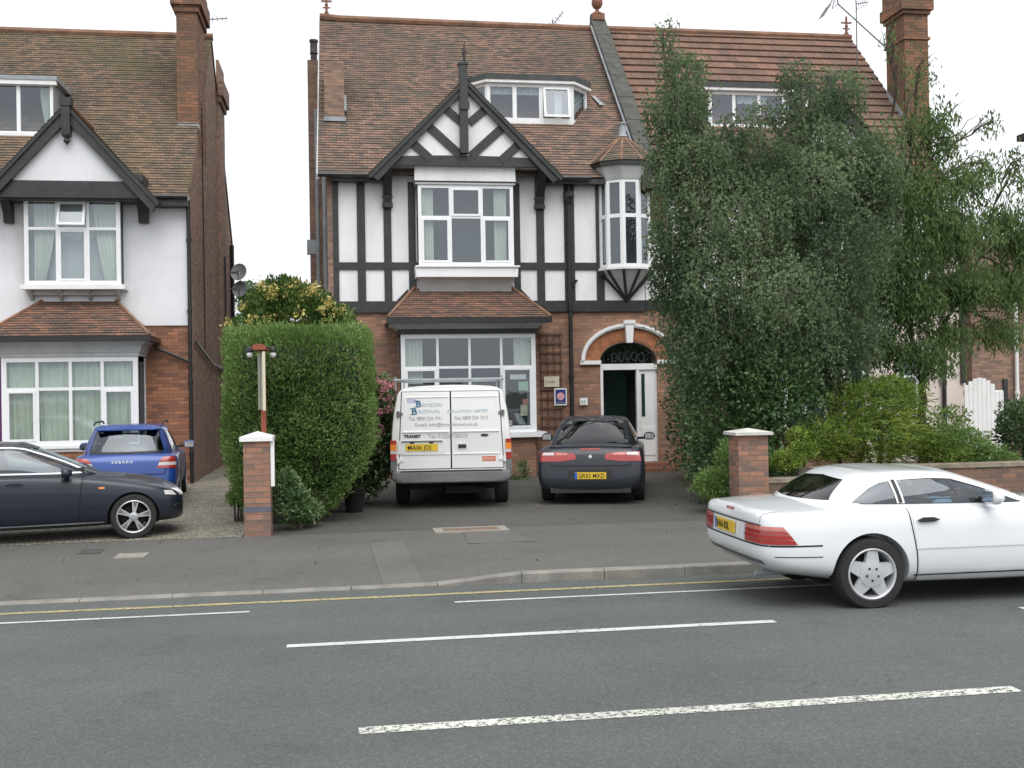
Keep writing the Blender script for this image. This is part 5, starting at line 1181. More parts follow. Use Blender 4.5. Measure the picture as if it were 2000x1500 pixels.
def wheel(car, x, y, r, wdt, style, rimr, mat, spin=0):
    """y = centre of the outer face; the face looks to the outside"""
    sg = 1 if y > 0 else -1; n = 40
    tp = [(rimr, 0.0), (rimr+.012, .012), (r*.93, .008), (r*.985, -.02), (r, -.045), (r, -wdt+.045), (r*.985, -wdt+.02), (r*.93, -wdt+.01), (rimr, -wdt)]
    m = MB(); m.lathe([(a, b*sg) for a, b in tp], (x, y, r), n, 'y'); tyre = m.build('wheel', M['rubber'], car.t, car.Mw, smooth=True)
    m = MB(); m.lathe([(rimr+.004, .004*sg), (rimr-.006, .010*sg), (rimr-.016, .002*sg), (rimr-.022, -.03*sg), (rimr-.03, -wdt*.8*sg)], (x, y, r), n, 'y')
    def spoke(a, r0, r1, w0, w1, d0, d1, th=.02):
        ca, sa = math.cos(a), math.sin(a)
        def P(rr, ww, dd): return (x+rr*ca-ww*sa, y+dd*sg, r+rr*sa+ww*ca)
        for (e, f_) in ((0, 1),):
            T = [P(r0, -w0, d0), P(r0, w0, d0), P(r1, w1, d1), P(r1, -w1, d1)]; B = [P(r0, -w0*1.1, d0-th), P(r0, w0*1.1, d0-th), P(r1, w1*1.1, d1-th), P(r1, -w1*1.1, d1-th)]
            m.poly(T); m.poly(B[::-1])
            for i in range(4): j = (i+1) % 4; m.poly([T[i], B[i], B[j], T[j]])
    if style == 'double':                                # five pairs of slim spokes
        for k in range(5):
            for e in (-.155, .155): spoke(spin+k*2*math.pi/5+e*.35, .05, rimr-.012, .011, .010, .004, -.004) if False else spoke(spin+k*2*math.pi/5+e, .055, rimr-.012, .012, .010, .002, -.002)
            spoke(spin+k*2*math.pi/5, .055, rimr-.012, .006, .005, -.008, -.010)
        m.lathe([(.001, .010*sg), (.03, .010*sg), (.062, .004*sg), (.066, -.03*sg)], (x, y, r), 20, 'y')
    elif style == 'star':                                # five broad spokes, disc face
        for k in range(5): spoke(spin+k*2*math.pi/5, .05, rimr-.015, .075, .045, .0, -.012, .03)
        m.lathe([(.001, .012*sg), (.05, .010*sg), (.12, .0), (.125, -.03*sg)], (x, y, r), 24, 'y')
    else:
        for k in range(7): spoke(spin+k*2*math.pi/7, .04, rimr-.01, .02, .024, -.0, -.012, .02)
        m.lathe([(.001, .008*sg), (.05, .006*sg), (.07, -.02*sg)], (x, y, r), 20, 'y')
    m.build('rim', mat, tyre, car.Mw)
    m = MB(); m.lathe([(.001, -.07*sg), (rimr*.75, -.07*sg), (rimr*.75, -.09*sg)], (x, y, r), 24, 'y'); m.build('brake_disc', M['well'], tyre, car.Mw)
    if style == 'star':
        m = MB()
        for k in range(5): a = spin+k*2*math.pi/5+math.pi/5; m.lathe([(.001, .013*sg), (.011, .013*sg), (.012, .009*sg)], (x+.057*math.cos(a), y, r+.057*math.sin(a)), 8, 'y')
        m.build('wheel_bolts', M['plastic'], tyre, car.Mw)
def greenhouse(car, half, holes, level=4, inset=.04):
    """half: list of 4 loops (bottom->top), each a list of (x,y,z) from front centre to rear centre with y >= 0"""
    def cage(loops):
        v = []; f = []; K = len(loops[0]); ring = 2*K-2
        for lp in loops:
            v += lp; v += [(p[0], -p[1], p[2]) for p in lp[-2:0:-1]]
        for i in range(len(loops)-1):
            for k in range(ring): a = i*ring; b = a+ring; f.append((a+k, a+(k+1) % ring, b+(k+1) % ring, b+k))
        for base in (0, (len(loops)-1)*ring):
            for k in range(K-1):
                l0, l1 = base+k, base+k+1; r0 = base+(ring-k) % ring; r1 = base+(ring-k-1) % ring; q = []
                for i_ in (l0, l1, r1, r0):
                    if i_ not in q: q.append(i_)
                if len(q) >= 3: f.append(tuple(q))
        return v, f
    half = [[(x, y, z-.16) for x, y, z in half[0]]]+list(half)
    ztop = max(p[2] for p in half[-1])
    def cr(a, b):
        return .25 if min(a.z, b.z) > ztop-.12 else .0
    outer = subdiv(*cage(half), crease=cr, level=level); bvh = car.surf(outer)
    cx = sum(p[0] for p in half[0])/len(half[0]); inner = []
    for li, lp in enumerate(half):
        row = []
        for p in lp:
            x = p[0]-inset*(1 if p[0] > cx else -1); y = max(0, p[1]-inset) if p[1] > 0 else 0; z = p[2]-(inset*.8 if li >= 3 else 0)-(0.12 if li == 0 else 0); row.append((x, y, z))
        inner.append(row)
    im = subdiv(*cage(inner), crease=cr, level=level); io = bpy.data.objects.new('tmp', im); COL.objects.link(io)
    shell = boolean(outer, [io]+holes)
    o = finish(shell, 'roof_frame', car.bm, car.t, ang=48); o.data.materials.append(M['cabin'])
    for q in o.data.polygons:
        h = bvh.find_nearest(q.center)
        if h[3] is not None and h[3] > .012: q.material_index = 1
    return o, bvh
def rear_text(car, s, y, z, x, size, mat, parent, sx=1.0, bold=0, align='LEFT', name='lettering'):
    # readable from behind the vehicle: text runs towards -y (the vehicle's right), faces -x
    Mx = car.Mw @ Matrix.Translation((x, y, z)) @ Matrix(((0, 0, -1, 0), (-1, 0, 0, 0), (0, 1, 0, 0), (0, 0, 0, 1)))
    return text(s, size, mat, parent, Mx, name, align, sx, bold)
def plate(car, s, x, yc, z, tilt=0, w_=.52, h_=.111, band=True):
    p = MB(); p.box(x-.008, x, yc-w_/2, yc+w_/2, z, z+h_); pl = p.build('number_plate', M['plate'], car.t, car.Mw)
    if band: p = MB(); p.box(x-.010, x-.0085, yc+w_/2-.045, yc+w_/2, z+.003, z+h_-.003); p.build('country_band', M['plate_blue'], pl, car.Mw)
    rear_text(car, s, yc+w_/2-(.06 if band else .03), z+.022, x-.0105, .098, M['plate_ink'], pl, sx=.92 if band else .98, bold=.0004, name='registration'); return pl
def seat(mb, x, y, z, wd=.5, h=.42, th=.12, lean=.12):
    mb.prism([(x, z), (x+th, z), (x+th-lean, z+h), (x-lean+.02, z+h)], 'y', y-wd/2, y+wd/2)
    mb.prism([(x-lean-.0, z+h+.03), (x-lean+.09, z+h+.03), (x-lean+.07, z+h+.19), (x-lean-.0, z+h+.19)], 'y', y-.13, y+.13)
def mirror_(car, x, y, z, mat, s=1):
    sg = 1 if y > 0 else -1; v, f = loft([[(x, 0, z-.05), (x, .07, z-.05), (x, .10, z), (x, .08, z+.07), (x, 0, z+.09)], [(x+.07, 0, z-.06), (x+.07, .08, z-.06), (x+.07, .12, z), (x+.07, .09, z+.08), (x+.07, 0, z+.10)], [(x+.14, 0, z-.02), (x+.14, .04, z-.02), (x+.14, .06, z+.01), (x+.14, .04, z+.05), (x+.14, 0, z+.06)]])
    me = subdiv(v, f, lambda a, b: .3, 2)
    for q in me.vertices: q.co.y += y+sg*.11
    o = finish(me, 'door_mirror', mat, car.t); m = MB(); m.box(x+.03, x+.10, y-sg*.14, y+sg*.04, z-.045, z+.0); m.build('mirror_arm', M['plastic'], o, car.Mw)
    m = MB(); m.box(x-.006, x-.002, y+sg*.03, y+sg*.19, z-.035, z+.065); m.build('mirror_glass', M['chrome'], o, car.Mw); return o

# ---------------------------------------------------------------- white van
def make_van():
    c = Car('van', 'white panel van with grey bumper and roof bar parked before the bay window', 'van', (1.665, 17.42, 0), R(84), bodymat=M['paint_van'])
    def S(x, w, wt, zt, zb=.42, e=0, xr=None):
        P = [(0, zb), (w*.86, zb), (w*.985, zb+.10), (w, .95), (w*.99, 1.25), (w*.955, 1.55), (wt, zt-.10), (wt*.90, zt), (0, zt+.025)]
        xr = xr or [0]*9; return [(x+xr[i], P[i][0], P[i][1]) for i in range(9)]
    xt = [0, 0, 0, 0, 0, .02, .05, .075, .075]
    st = [S(0.0, .955, .845, 1.97, xr=xt), S(.035, .975, .865, 1.99, xr=xt), S(.25, .985, .875, 2.0), S(2.9, .985, .88, 2.0), S(3.45, .985, .86, 1.97), 
          [(x, y, z) for (x, y, z) in S(3.85, .98, .80, 1.55)], S(4.15, .97, .83, 1.22), S(4.55, .94, .80, 1.08, .36), S(4.80, .86, .72, .95, .34)]
    v, f = loft(st)
    def cr(a, b):
        if a.x < .1 and b.x < .1 and abs(a.x-b.x) < .06: return .55
        return .3 if abs(a.x-b.x) > .3 and min(a.z, b.z) < .6 else .15
    me = subdiv(v, f, cr, 3); bvh = c.surf(me)
    me = boolean(me, [cyl(.98, .34, .42, .62, 1.3), cyl(.98, .34, .42, -1.3, -.62), cyl(3.91, .34, .42, .62, 1.3), cyl(3.91, .34, .42, -1.3, -.62)])
    finish(me, 'body', M['paint_van'], c.t)
    for x in (.98, 3.91):
        for y in (.94, -.94): wheel(c, x, y, .335, .215, 'x', .205, M['grey_plastic'])
    ub = MB(); ub.box(.25, 4.4, -.75, .75, .30, .60); ub.box(.12, .3, -.5, .1, .24, .36); ub.build('underbody', M['well'], c.t, c.Mw)
    # bumper
    def B(x, w, z0, z1): return [(x, 0, z0), (x, w*.9, z0), (x, w, (z0+z1)/2-.02), (x, w*.985, z1), (x, 0, z1)]
    v, f = loft([B(-.13, .86, .45, .60), B(-.10, .96, .43, .62), B(.02, .985, .42, .63), B(.14, .992, .42, .64), B(.45, .992, .42, .66)])
    me = subdiv(v, f, lambda a, b: .5, 2); bb = c.surf(me); bp = finish(me, 'rear_bumper', M['grey_plastic'], c.t)
    s = MB(); s.box(-.12, -.06, -.82, .82, .615, .632); s.build('bumper_step', M['plastic'], bp, c.Mw)
    # doors: dark gap then the two leaves
    ZB, ZT = .66, 1.90
    def leaf(y0, y1, t0, t1, m, nm, off, e=0, sash=True):
        return c.panel(bvh, [(y0, ZB-e), (y1, ZB-e)], [(t0, ZT+e), (t1, ZT+e)], 'x', -1, m, nm, off, 10, 24)
    leaf(.86, -.86, .80, -.80, M['seam'], 'door_gap', .003, .012)
    dl = leaf(.845, .012, .785, .012, M['paint_van'], 'rear_door', .012); dr = leaf(-.012, -.845, -.012, -.785, M['paint_van'], 'rear_door', .012)
    X = lambda z, y=0: (bvh.ray_cast(Vector((-9, y, z)), Vector((1, 0, 0)))[0] or Vector((0, 0, 0))).x
    def rail(par, z0, z1, y0, y1, d=.018, nm='door_swage', mat=None, base=.012):
        m = MB(); xa, xb = X(z0, (y0+y1)/2)-base, X(z1, (y0+y1)/2)-base; h = (z1-z0)*.3
        m.prism([(xa+.004, z0), (xa-d, z0+h), (xb-d, z1-h), (xb+.004, z1)], 'y', y0, y1); return m.build(nm, mat or M['paint_van'], par, c.Mw)
    for par, y0, y1 in ((dl, .03, .78), (dr, -.78, -.03)):
        rail(par, 1.235, 1.275, y0, y1); rail(par, .875, .905, y0, y1, .012); rail(par, 1.80, 1.835, y0, y1*.95 if y1 > 0 else y1, .010)
    for par, y in ((dl, .745), (dr, -.745)):
        m = MB(); xx = X(1.5, y)-.012; m.prism([(xx+.004, 1.27), (xx-.008, 1.29), (X(1.8, y)-.020, 1.8), (X(1.8, y)-.008, 1.82)], 'y', y-.012, y+.012); m.build('door_pressing', M['paint_van'], par, c.Mw)
    # recessed plate housing, number plate, lamps, handle
    x0 = X(.98, .4)-.012
    m = MB(); m.prism([(.84, 1.12), (.12, 1.12), (.10, 1.085), (.10, .90), (.86, .90), (.86, 1.085)], 'x', x0-.012, x0+.002); m.build('plate_housing', M['paint_van'], dl, c.Mw)
    m = MB(); m.prism([(.78, 1.095), (.16, 1.095), (.145, 1.07), (.145, .93), (.80, .93), (.80, 1.07)], 'x', x0-.0135, x0-.0122); m.build('plate_recess', M['paint_van'], dl, c.Mw)
    m = MB(); m.box(x0-.030, x0-.0125, .14, .80, 1.095, 1.112); m.build('plate_lip', M['grey_plastic'], dl, c.Mw)
    for y in (.63, .32): m = MB(); m.box(x0-.028, x0-.012, y-.035, y+.035, 1.07, 1.094); m.build('plate_lamp', M['plastic'], dl, c.Mw)
    plate(c, 'MA06 JDJ', x0-.015, .475, .948, band=False)
    m = MB(); m.prism([(-.09, .96), (-.09, 1.07), (-.27, 1.07), (-.27, .96)], 'x', x0-.006, x0+.002); m.build('handle_surround', M['paint_van'], dr, c.Mw)
    m = MB(); m.box(x0-.018, x0-.0065, -.245, -.115, .985, 1.045); m.build('door_handle', M['plastic'], dr, c.Mw)
    for z, in ((1.55,), (.80,)):
        for y in (.865, -.865):
            m = MB(); sg = 1 if y > 0 else -1; xx = X(z, y*.97); m.tube([(xx-.02, y*(.98 if z > 1 else 1), z-.045), (xx-.02, y*(.98 if z > 1 else 1), z+.045)], .026, 10); m.box(xx-.03, xx+.01, y-sg*.09, y*.985, z-.02, z+.02); m.build('door_hinge', M['grey_plastic'] if z > 1 else M['paint_van'], c.t, c.Mw, smooth=True)
    m = MB()
    for y, in ((.012,), ): m.box(X(1.3, 0)-.0145, X(1.3, 0)-.011, -.009, .009, .67, 1.9)
    # tail lamps
    for sg in (1, -1):
        a, b = (.885, .975) if sg > 0 else (-.975, -.885)
        m0 = None
        for nm, z0, z1, mt in (('tail_lamp', .80, .905, M['lamp_red']), ('reversing_lamp', .907, .955, M['lamp_clear']), ('indicator_lamp', .957, 1.06, M['lamp_amber']), ('brake_lamp', 1.062, 1.125, M['lamp_red'])):
            m = MB(); xx = -.028; m.prism([(.06, z0), (xx, z0+.0), (xx, z1-.0), (.06, z1)], 'y', a, b+(.008 if sg > 0 else 0)-(0 if sg > 0 else .0)); m.build(nm, mt, c.t, c.Mw)
        m = MB(); m.box(-.02, .3, a if sg > 0 else b, b+.006 if sg > 0 else a-.006, .64, .798); m.build('lamp_filler', M['grey_plastic'], c.t, c.Mw)
    # signwriting
    xt_ = lambda z: X(z, .3)-.016
    rear_text(c, 'B', .565, 1.655, xt_(1.70), .155, M['sign_teal'], dl, sx=1.05, bold=.004, name='logo'); rear_text(c, 'B', .635, 1.535, xt_(1.58)-.001, .155, M['sign_teal'], dl, sx=1.05, bold=.004, name='logo')
    for (yy, zz_) in ((.565, 1.655), (.635, 1.535)):
        m = MB()
        for dz in (0, .1): m.box(xt_(zz_)-.002, xt_(zz_)+.002, yy-.03, yy+.022, zz_+dz, zz_+dz+.010)
        m.build('logo', M['sign_teal'], dl, c.Mw)
    m = MB(); m.box(xt_(1.75)+.001, xt_(1.75)+.004, .56, .70, 1.64, 1.795); m.build('logo_square', M['sign_lilac'], dl, c.Mw)
    rear_text(c, 'RYSON', .465, 1.66, xt_(1.68), .088, M['sign_pale'], dl, sx=1.15, bold=.001); rear_text(c, 'ROWN', .53, 1.555, xt_(1.58), .088, M['sign_pale'], dl, sx=1.25, bold=.001)
    rear_text(c, 'INSULATION LIMITED', .055, 1.56, xt_(1.58), .070, M['sign_pale'], dr, sx=.98, bold=.001)
    rear_text(c, 'Tel: 0800 224 1911', .68, 1.445, xt_(1.46), .082, M['sign_grey'], dl, sx=.86, bold=.0008); rear_text(c, 'Fax: 0800 224 1912', -.06, 1.445, xt_(1.46), .082, M['sign_grey'], dr, sx=.84, bold=.0008)
    rear_text(c, 'E-mail: info@brysonbrown.co.uk', .58, 1.345, xt_(1.36), .078, M['sign_grey'], dl, sx=.98, bold=.0008)
    rear_text(c, 'TRANSIT', .76, 1.165, xt_(1.18)-.002, .062, M['ink_dark'], dl, sx=1.1, bold=.003); rear_text(c, 'Tel: 01236 735010', .37, 1.155, xt_(1.17)-.002, .092, M['sign_grey'], dl, sx=.92, bold=.0008)
    m = MB(); m.lathe([(.001, -.004), (.062, -.003), (.066, .002)], (0, 0, 0), 20, 'x'); o = m.build('badge', M['ink_dark'], dr, c.Mw @ Matrix.Translation((X(1.18, -.54)-.014, -.545, 1.185)) @ Matrix.Scale(.38, 4, Vector((0, 0, 1))))
    m = MB(); m.box(X(.8, -.6)-.016, X(.8, -.6)-.0125, -.72, -.50, .765, .845); m.build('red_sticker', M['sign_red'], dr, c.Mw)
    rear_text(c, 'ISOWOOL', -.515, .79, X(.8, -.6)-.017, .045, M['sign_cream'], dr, sx=.85, bold=.001)
    # roof bar
    m = MB(); m.tube([(.25, .93, 2.10), (.25, -.88, 2.10)], .022, 8)
    for y in (.90, -.85): m.tube([(.25, y, 1.93), (.25, y, 2.16)], .014, 6); m.tube([(.25, y, 2.1), (2.9, y, 2.1)], .016, 6); m.tube([(2.9, y, 1.93), (2.9, y, 2.16)], .014, 6)
    m.tube([(2.9, .9, 2.1), (2.9, -.85, 2.1)], .02, 8); m.build('roof_rack', M['lead'], c.t, c.Mw, smooth=True)
    # windscreen, side glass and mirrors
    c.panel(bvh, [(.84, 1.28), (-.84, 1.28)], [(.74, 1.80), (-.74, 1.80)], 'x', 1, M['carglass_dark'], 'windscreen', .005)
    for sg in (1, -1):
        c.panel(bvh, [(2.75, 1.18), (3.75, 1.18)], [(2.80, 1.72), (3.42, 1.72)], 'y', sg, M['carglass_dark'], 'side_window', .004); mirror_(c, 3.55, sg*.98, 1.25, M['plastic'])
    return c
make_van()

# ---------------------------------------------------------------- generic two-box / three-box cars
def car_body(c, secs, arches, ra, cr=None, level=3):
    v, f = loft([body_section(*s) if not isinstance(s, dict) else body_section(**s) for s in secs])
    me = subdiv(v, f, cr or (lambda a, b: .25 if abs(a.x-b.x) > .2 and .3 < min(a.z, b.z) else .1), level); bvh = c.surf(me); cut = []
    for (x, w) in arches:
        for sg in (1, -1): cut.append(cyl(x, ra[1], ra[0], sg*(w-.32), sg*1.4, 48))
    me = boolean(me, cut); finish(me, 'body', c.bm, c.t)
    m = MB(); x0, x1 = secs[1]['x'] if isinstance(secs[1], dict) else secs[1][0], secs[-2][0] if not isinstance(secs[-2], dict) else secs[-2]['x']
    m.box(x0+.62, x1-.3, -.55, .55, .20, .45); m.build('underbody', M['well'], c.t, c.Mw); return bvh
def glasses(c, bvh, low, up, ax, sides, mat, name, off=-.010, nu=18, nv=8): 
    for sd in sides: c.panel(bvh, low, up, ax, sd, mat, name, off, nu, nv)
def hole(low, up, ax, a0, a1): return prism_vf(list(low)+list(up)[::-1], ax, a0, a1)

def make_hatch():
    c = Car('hatchback_car', 'dark blue five door hatchback seen from behind, parked right of the van', 'car', (3.93, 17.25, 0), R(74), group='cars parked on the drives', bodymat=M['paint_dark'])
    bump = [.05, .02, .0, .0, .07, .12, .14]
    secs = [dict(x=.0, w=.80, zb=.25, zm=.50, zs=.90, wd=.62, zd=.93, xr=bump), dict(x=.05, w=.875, zb=.22, zm=.50, zs=.93, wd=.71, zd=.965, xr=bump), dict(x=.30, w=.888, zb=.20, zm=.55, zs=.95, wd=.74, zd=.99),
            (.8, .885, .20, .58, .945, .77, 1.0), (1.9, .885, .18, .58, .93, .78, .96), (3.1, .885, .18, .58, .92, .78, .94), (3.75, .875, .19, .56, .86, .74, .90), (4.3, .83, .22, .5, .74, .66, .79), (4.5, .70, .26, .45, .66, .56, .70), (4.56, .5, .3, .42, .6, .4, .64)]
    bvh = car_body(c, secs, [(.88, .885), (3.63, .885)], (.355, .315))
    H = [[(3.55, 0, .93), (3.45, .55, .93), (3.15, .76, .92), (2.2, .79, .93), (1.2, .775, .95), (.55, .70, .95), (.27, .45, .96), (.22, 0, .96)],
         [(3.25, 0, 1.08), (3.13, .54, 1.08), (2.9, .73, 1.08), (2.1, .755, 1.09), (1.2, .735, 1.09), (.70, .65, 1.08), (.45, .44, 1.08), (.40, 0, 1.08)],
         [(2.6, 0, 1.34), (2.52, .50, 1.33), (2.36, .595, 1.33), (1.9, .61, 1.35), (1.5, .60, 1.34), (1.2, .555, 1.31), (.98, .38, 1.315), (.92, 0, 1.33)],
         [(2.35, 0, 1.43), (2.32, .40, 1.42), (2.2, .48, 1.41), (1.9, .50, 1.43), (1.6, .49, 1.42), (1.35, .45, 1.40), (1.24, .3, 1.405), (1.2, 0, 1.415)]]
    rl, ru = [(.585, 1.005), (.3, .995), (-.3, .995), (-.585, 1.005)], [(.475, 1.315), (.25, 1.335), (-.25, 1.335), (-.475, 1.315)]
    wl, wu = [(.62, 1.0), (-.62, 1.0)], [(.47, 1.34), (-.47, 1.34)]
    sl_, su = [(.95, 1.02), (2.0, 1.01), (3.1, .99)], [(1.35, 1.29), (1.9, 1.325), (2.38, 1.30)]
    fr, gb = greenhouse(c, H, [hole(rl, ru, 'x', -1, 1.15), hole(wl, wu, 'x', 2.35, 5), hole(sl_, su, 'y', -2, 2)])
    c.panel(gb, [(y*1.04, z-.02) for y, z in rl], [(y*1.04, z+.01) for y, z in ru], 'x', -1, M['carglass_dark'], 'rear_window', .012, 24, 12)
    glasses(c, gb, wl, wu, 'x', (1,), M['carglass'], 'windscreen'); glasses(c, gb, sl_, su, 'y', (1, -1), M['carglass'], 'side_window')
    m = MB(); m.box(.6, 3.0, -.62, .62, .94, .985); 
    for y in (.35, -.35): seat(m, 2.0, y, .9, .5, .30)
    for y in (.42, 0, -.42): seat(m, 1.05, y, .9, .40, .22)
    m.build('cabin', M['cabin'], c.t, c.Mw)
    for x in (.88, 3.63):
        for y in (.865, -.865): wheel(c, x, y, .315, .205, 'x', .205, M['alloy_dirty'])
    # tailgate: gap, spoiler lip, lamps, badge, plate
    c.strip(bvh, [(.70, .92), (.66, .66), (.60, .64), (-.60, .64), (-.66, .66), (-.70, .92)], .012, 'x', -1, M['seam'], 'tailgate_gap', .002, n=60)
    tg = c.panel(bvh, [(.66, .665), (0, .65), (-.66, .665)], [(.69, .915), (0, .93), (-.69, .915)], 'x', -1, M['paint_dark'], 'tailgate', .006, 30, 8)
    m = MB(); me = subdiv(*loft([[(.16, 0, .935), (.16, .5, .930), (.16, .66, .93), (.16, .66, .955), (.16, .5, .965), (.16, 0, .97)], [(.24, 0, .945), (.24, .5, .945), (.24, .69, .94), (.24, .69, .965), (.24, .5, .985), (.24, 0, .99)], [(.34, 0, .96), (.34, .5, .96), (.34, .66, .955), (.34, .66, .97), (.34, .5, 1.0), (.34, 0, 1.0)]]), lambda a, b: .3, 2); finish(me, 'spoiler', M['paint_dark'], c.t)
    c.panel(bvh, [(.17, .895), (-.17, .895)], [(.16, .915), (-.16, .915)], 'x', -1, M['lamp_red'], 'high_brake_lamp', .012, 6, 2)
    for sg in (1, -1):
        L1, U1 = [(sg*.80, .745), (sg*.26, .755)], [(sg*.80, .835), (sg*.28, .825)]
        q = lambda a: a if sg > 0 else a[::-1]
        c.panel(bvh, q([(sg*.83, .715), (sg*.50, .717), (sg*.25, .745), (sg*.235, .775)]), q([(sg*.80, .865), (sg*.5, .862), (sg*.27, .84), (sg*.235, .80)]), 'x', -1, M['lamp_red'], 'tail_lamp', .011, 20, 5)
        c.panel(bvh, q([(sg*.79, .815), (sg*.60, .815)]), q([(sg*.77, .855), (sg*.60, .855)]), 'x', -1, M['lamp_clear'], 'indicator_lens', .015, 6, 2)
        c.panel(bvh, q([(sg*.57, .815), (sg*.38, .815)]), q([(sg*.57, .85), (sg*.38, .845)]), 'x', -1, M['lamp_pink'], 'reversing_lens', .015, 6, 2)
    X = lambda z, y=0: (bvh.ray_cast(Vector((-9, y, z)), Vector((1, 0, 0)))[0]).x
    m = MB(); xx = X(.80)-.013; m.prism([(0, .83), (.032, .80), (.010, .765), (0, .772), (-.010, .765), (-.032, .80)], 'x', xx-.004, xx+.004); m.build('badge', M['trim'], tg, c.Mw)
    xb = X(.47)-.004; m = MB(); m.prism([(.36, .40), (.36, .555), (.30, .575), (-.30, .575), (-.36, .555), (-.36, .40)], 'x', xb-.003, xb+.01); m.build('plate_recess', M['plastic'], c.t, c.Mw); plate(c, 'GR53 MXD', xb-.005, 0, .43)
    c.strip(bvh, [(.80, .635), (.4, .60), (0, .60), (-.4, .60), (-.80, .635)], .020, 'x', -1, M['plastic'], 'bumper_line', .003, n=40)
    m = MB(); m.box(.03, .2, -.66, .66, .20, .29); m.build('bumper_skirt', M['plastic'], c.t, c.Mw)
    m = MB(); m.tube([(.36, .30, 1.01), (.5, .1, 1.095), (.55, -.1, 1.115)], .010, 6); m.build('rear_wiper', M['plastic'], c.t, c.Mw)
    for sg in (1, -1): mirror_(c, 2.78, sg*.86, .99, M['paint_dark'])
    for sg in (1, -1): c.strip(bvh, [(1.9, .25), (1.92, .6), (1.86, .93)], .010, 'y', sg, M['seam'], 'door_gap', .002)
    return c
make_hatch()

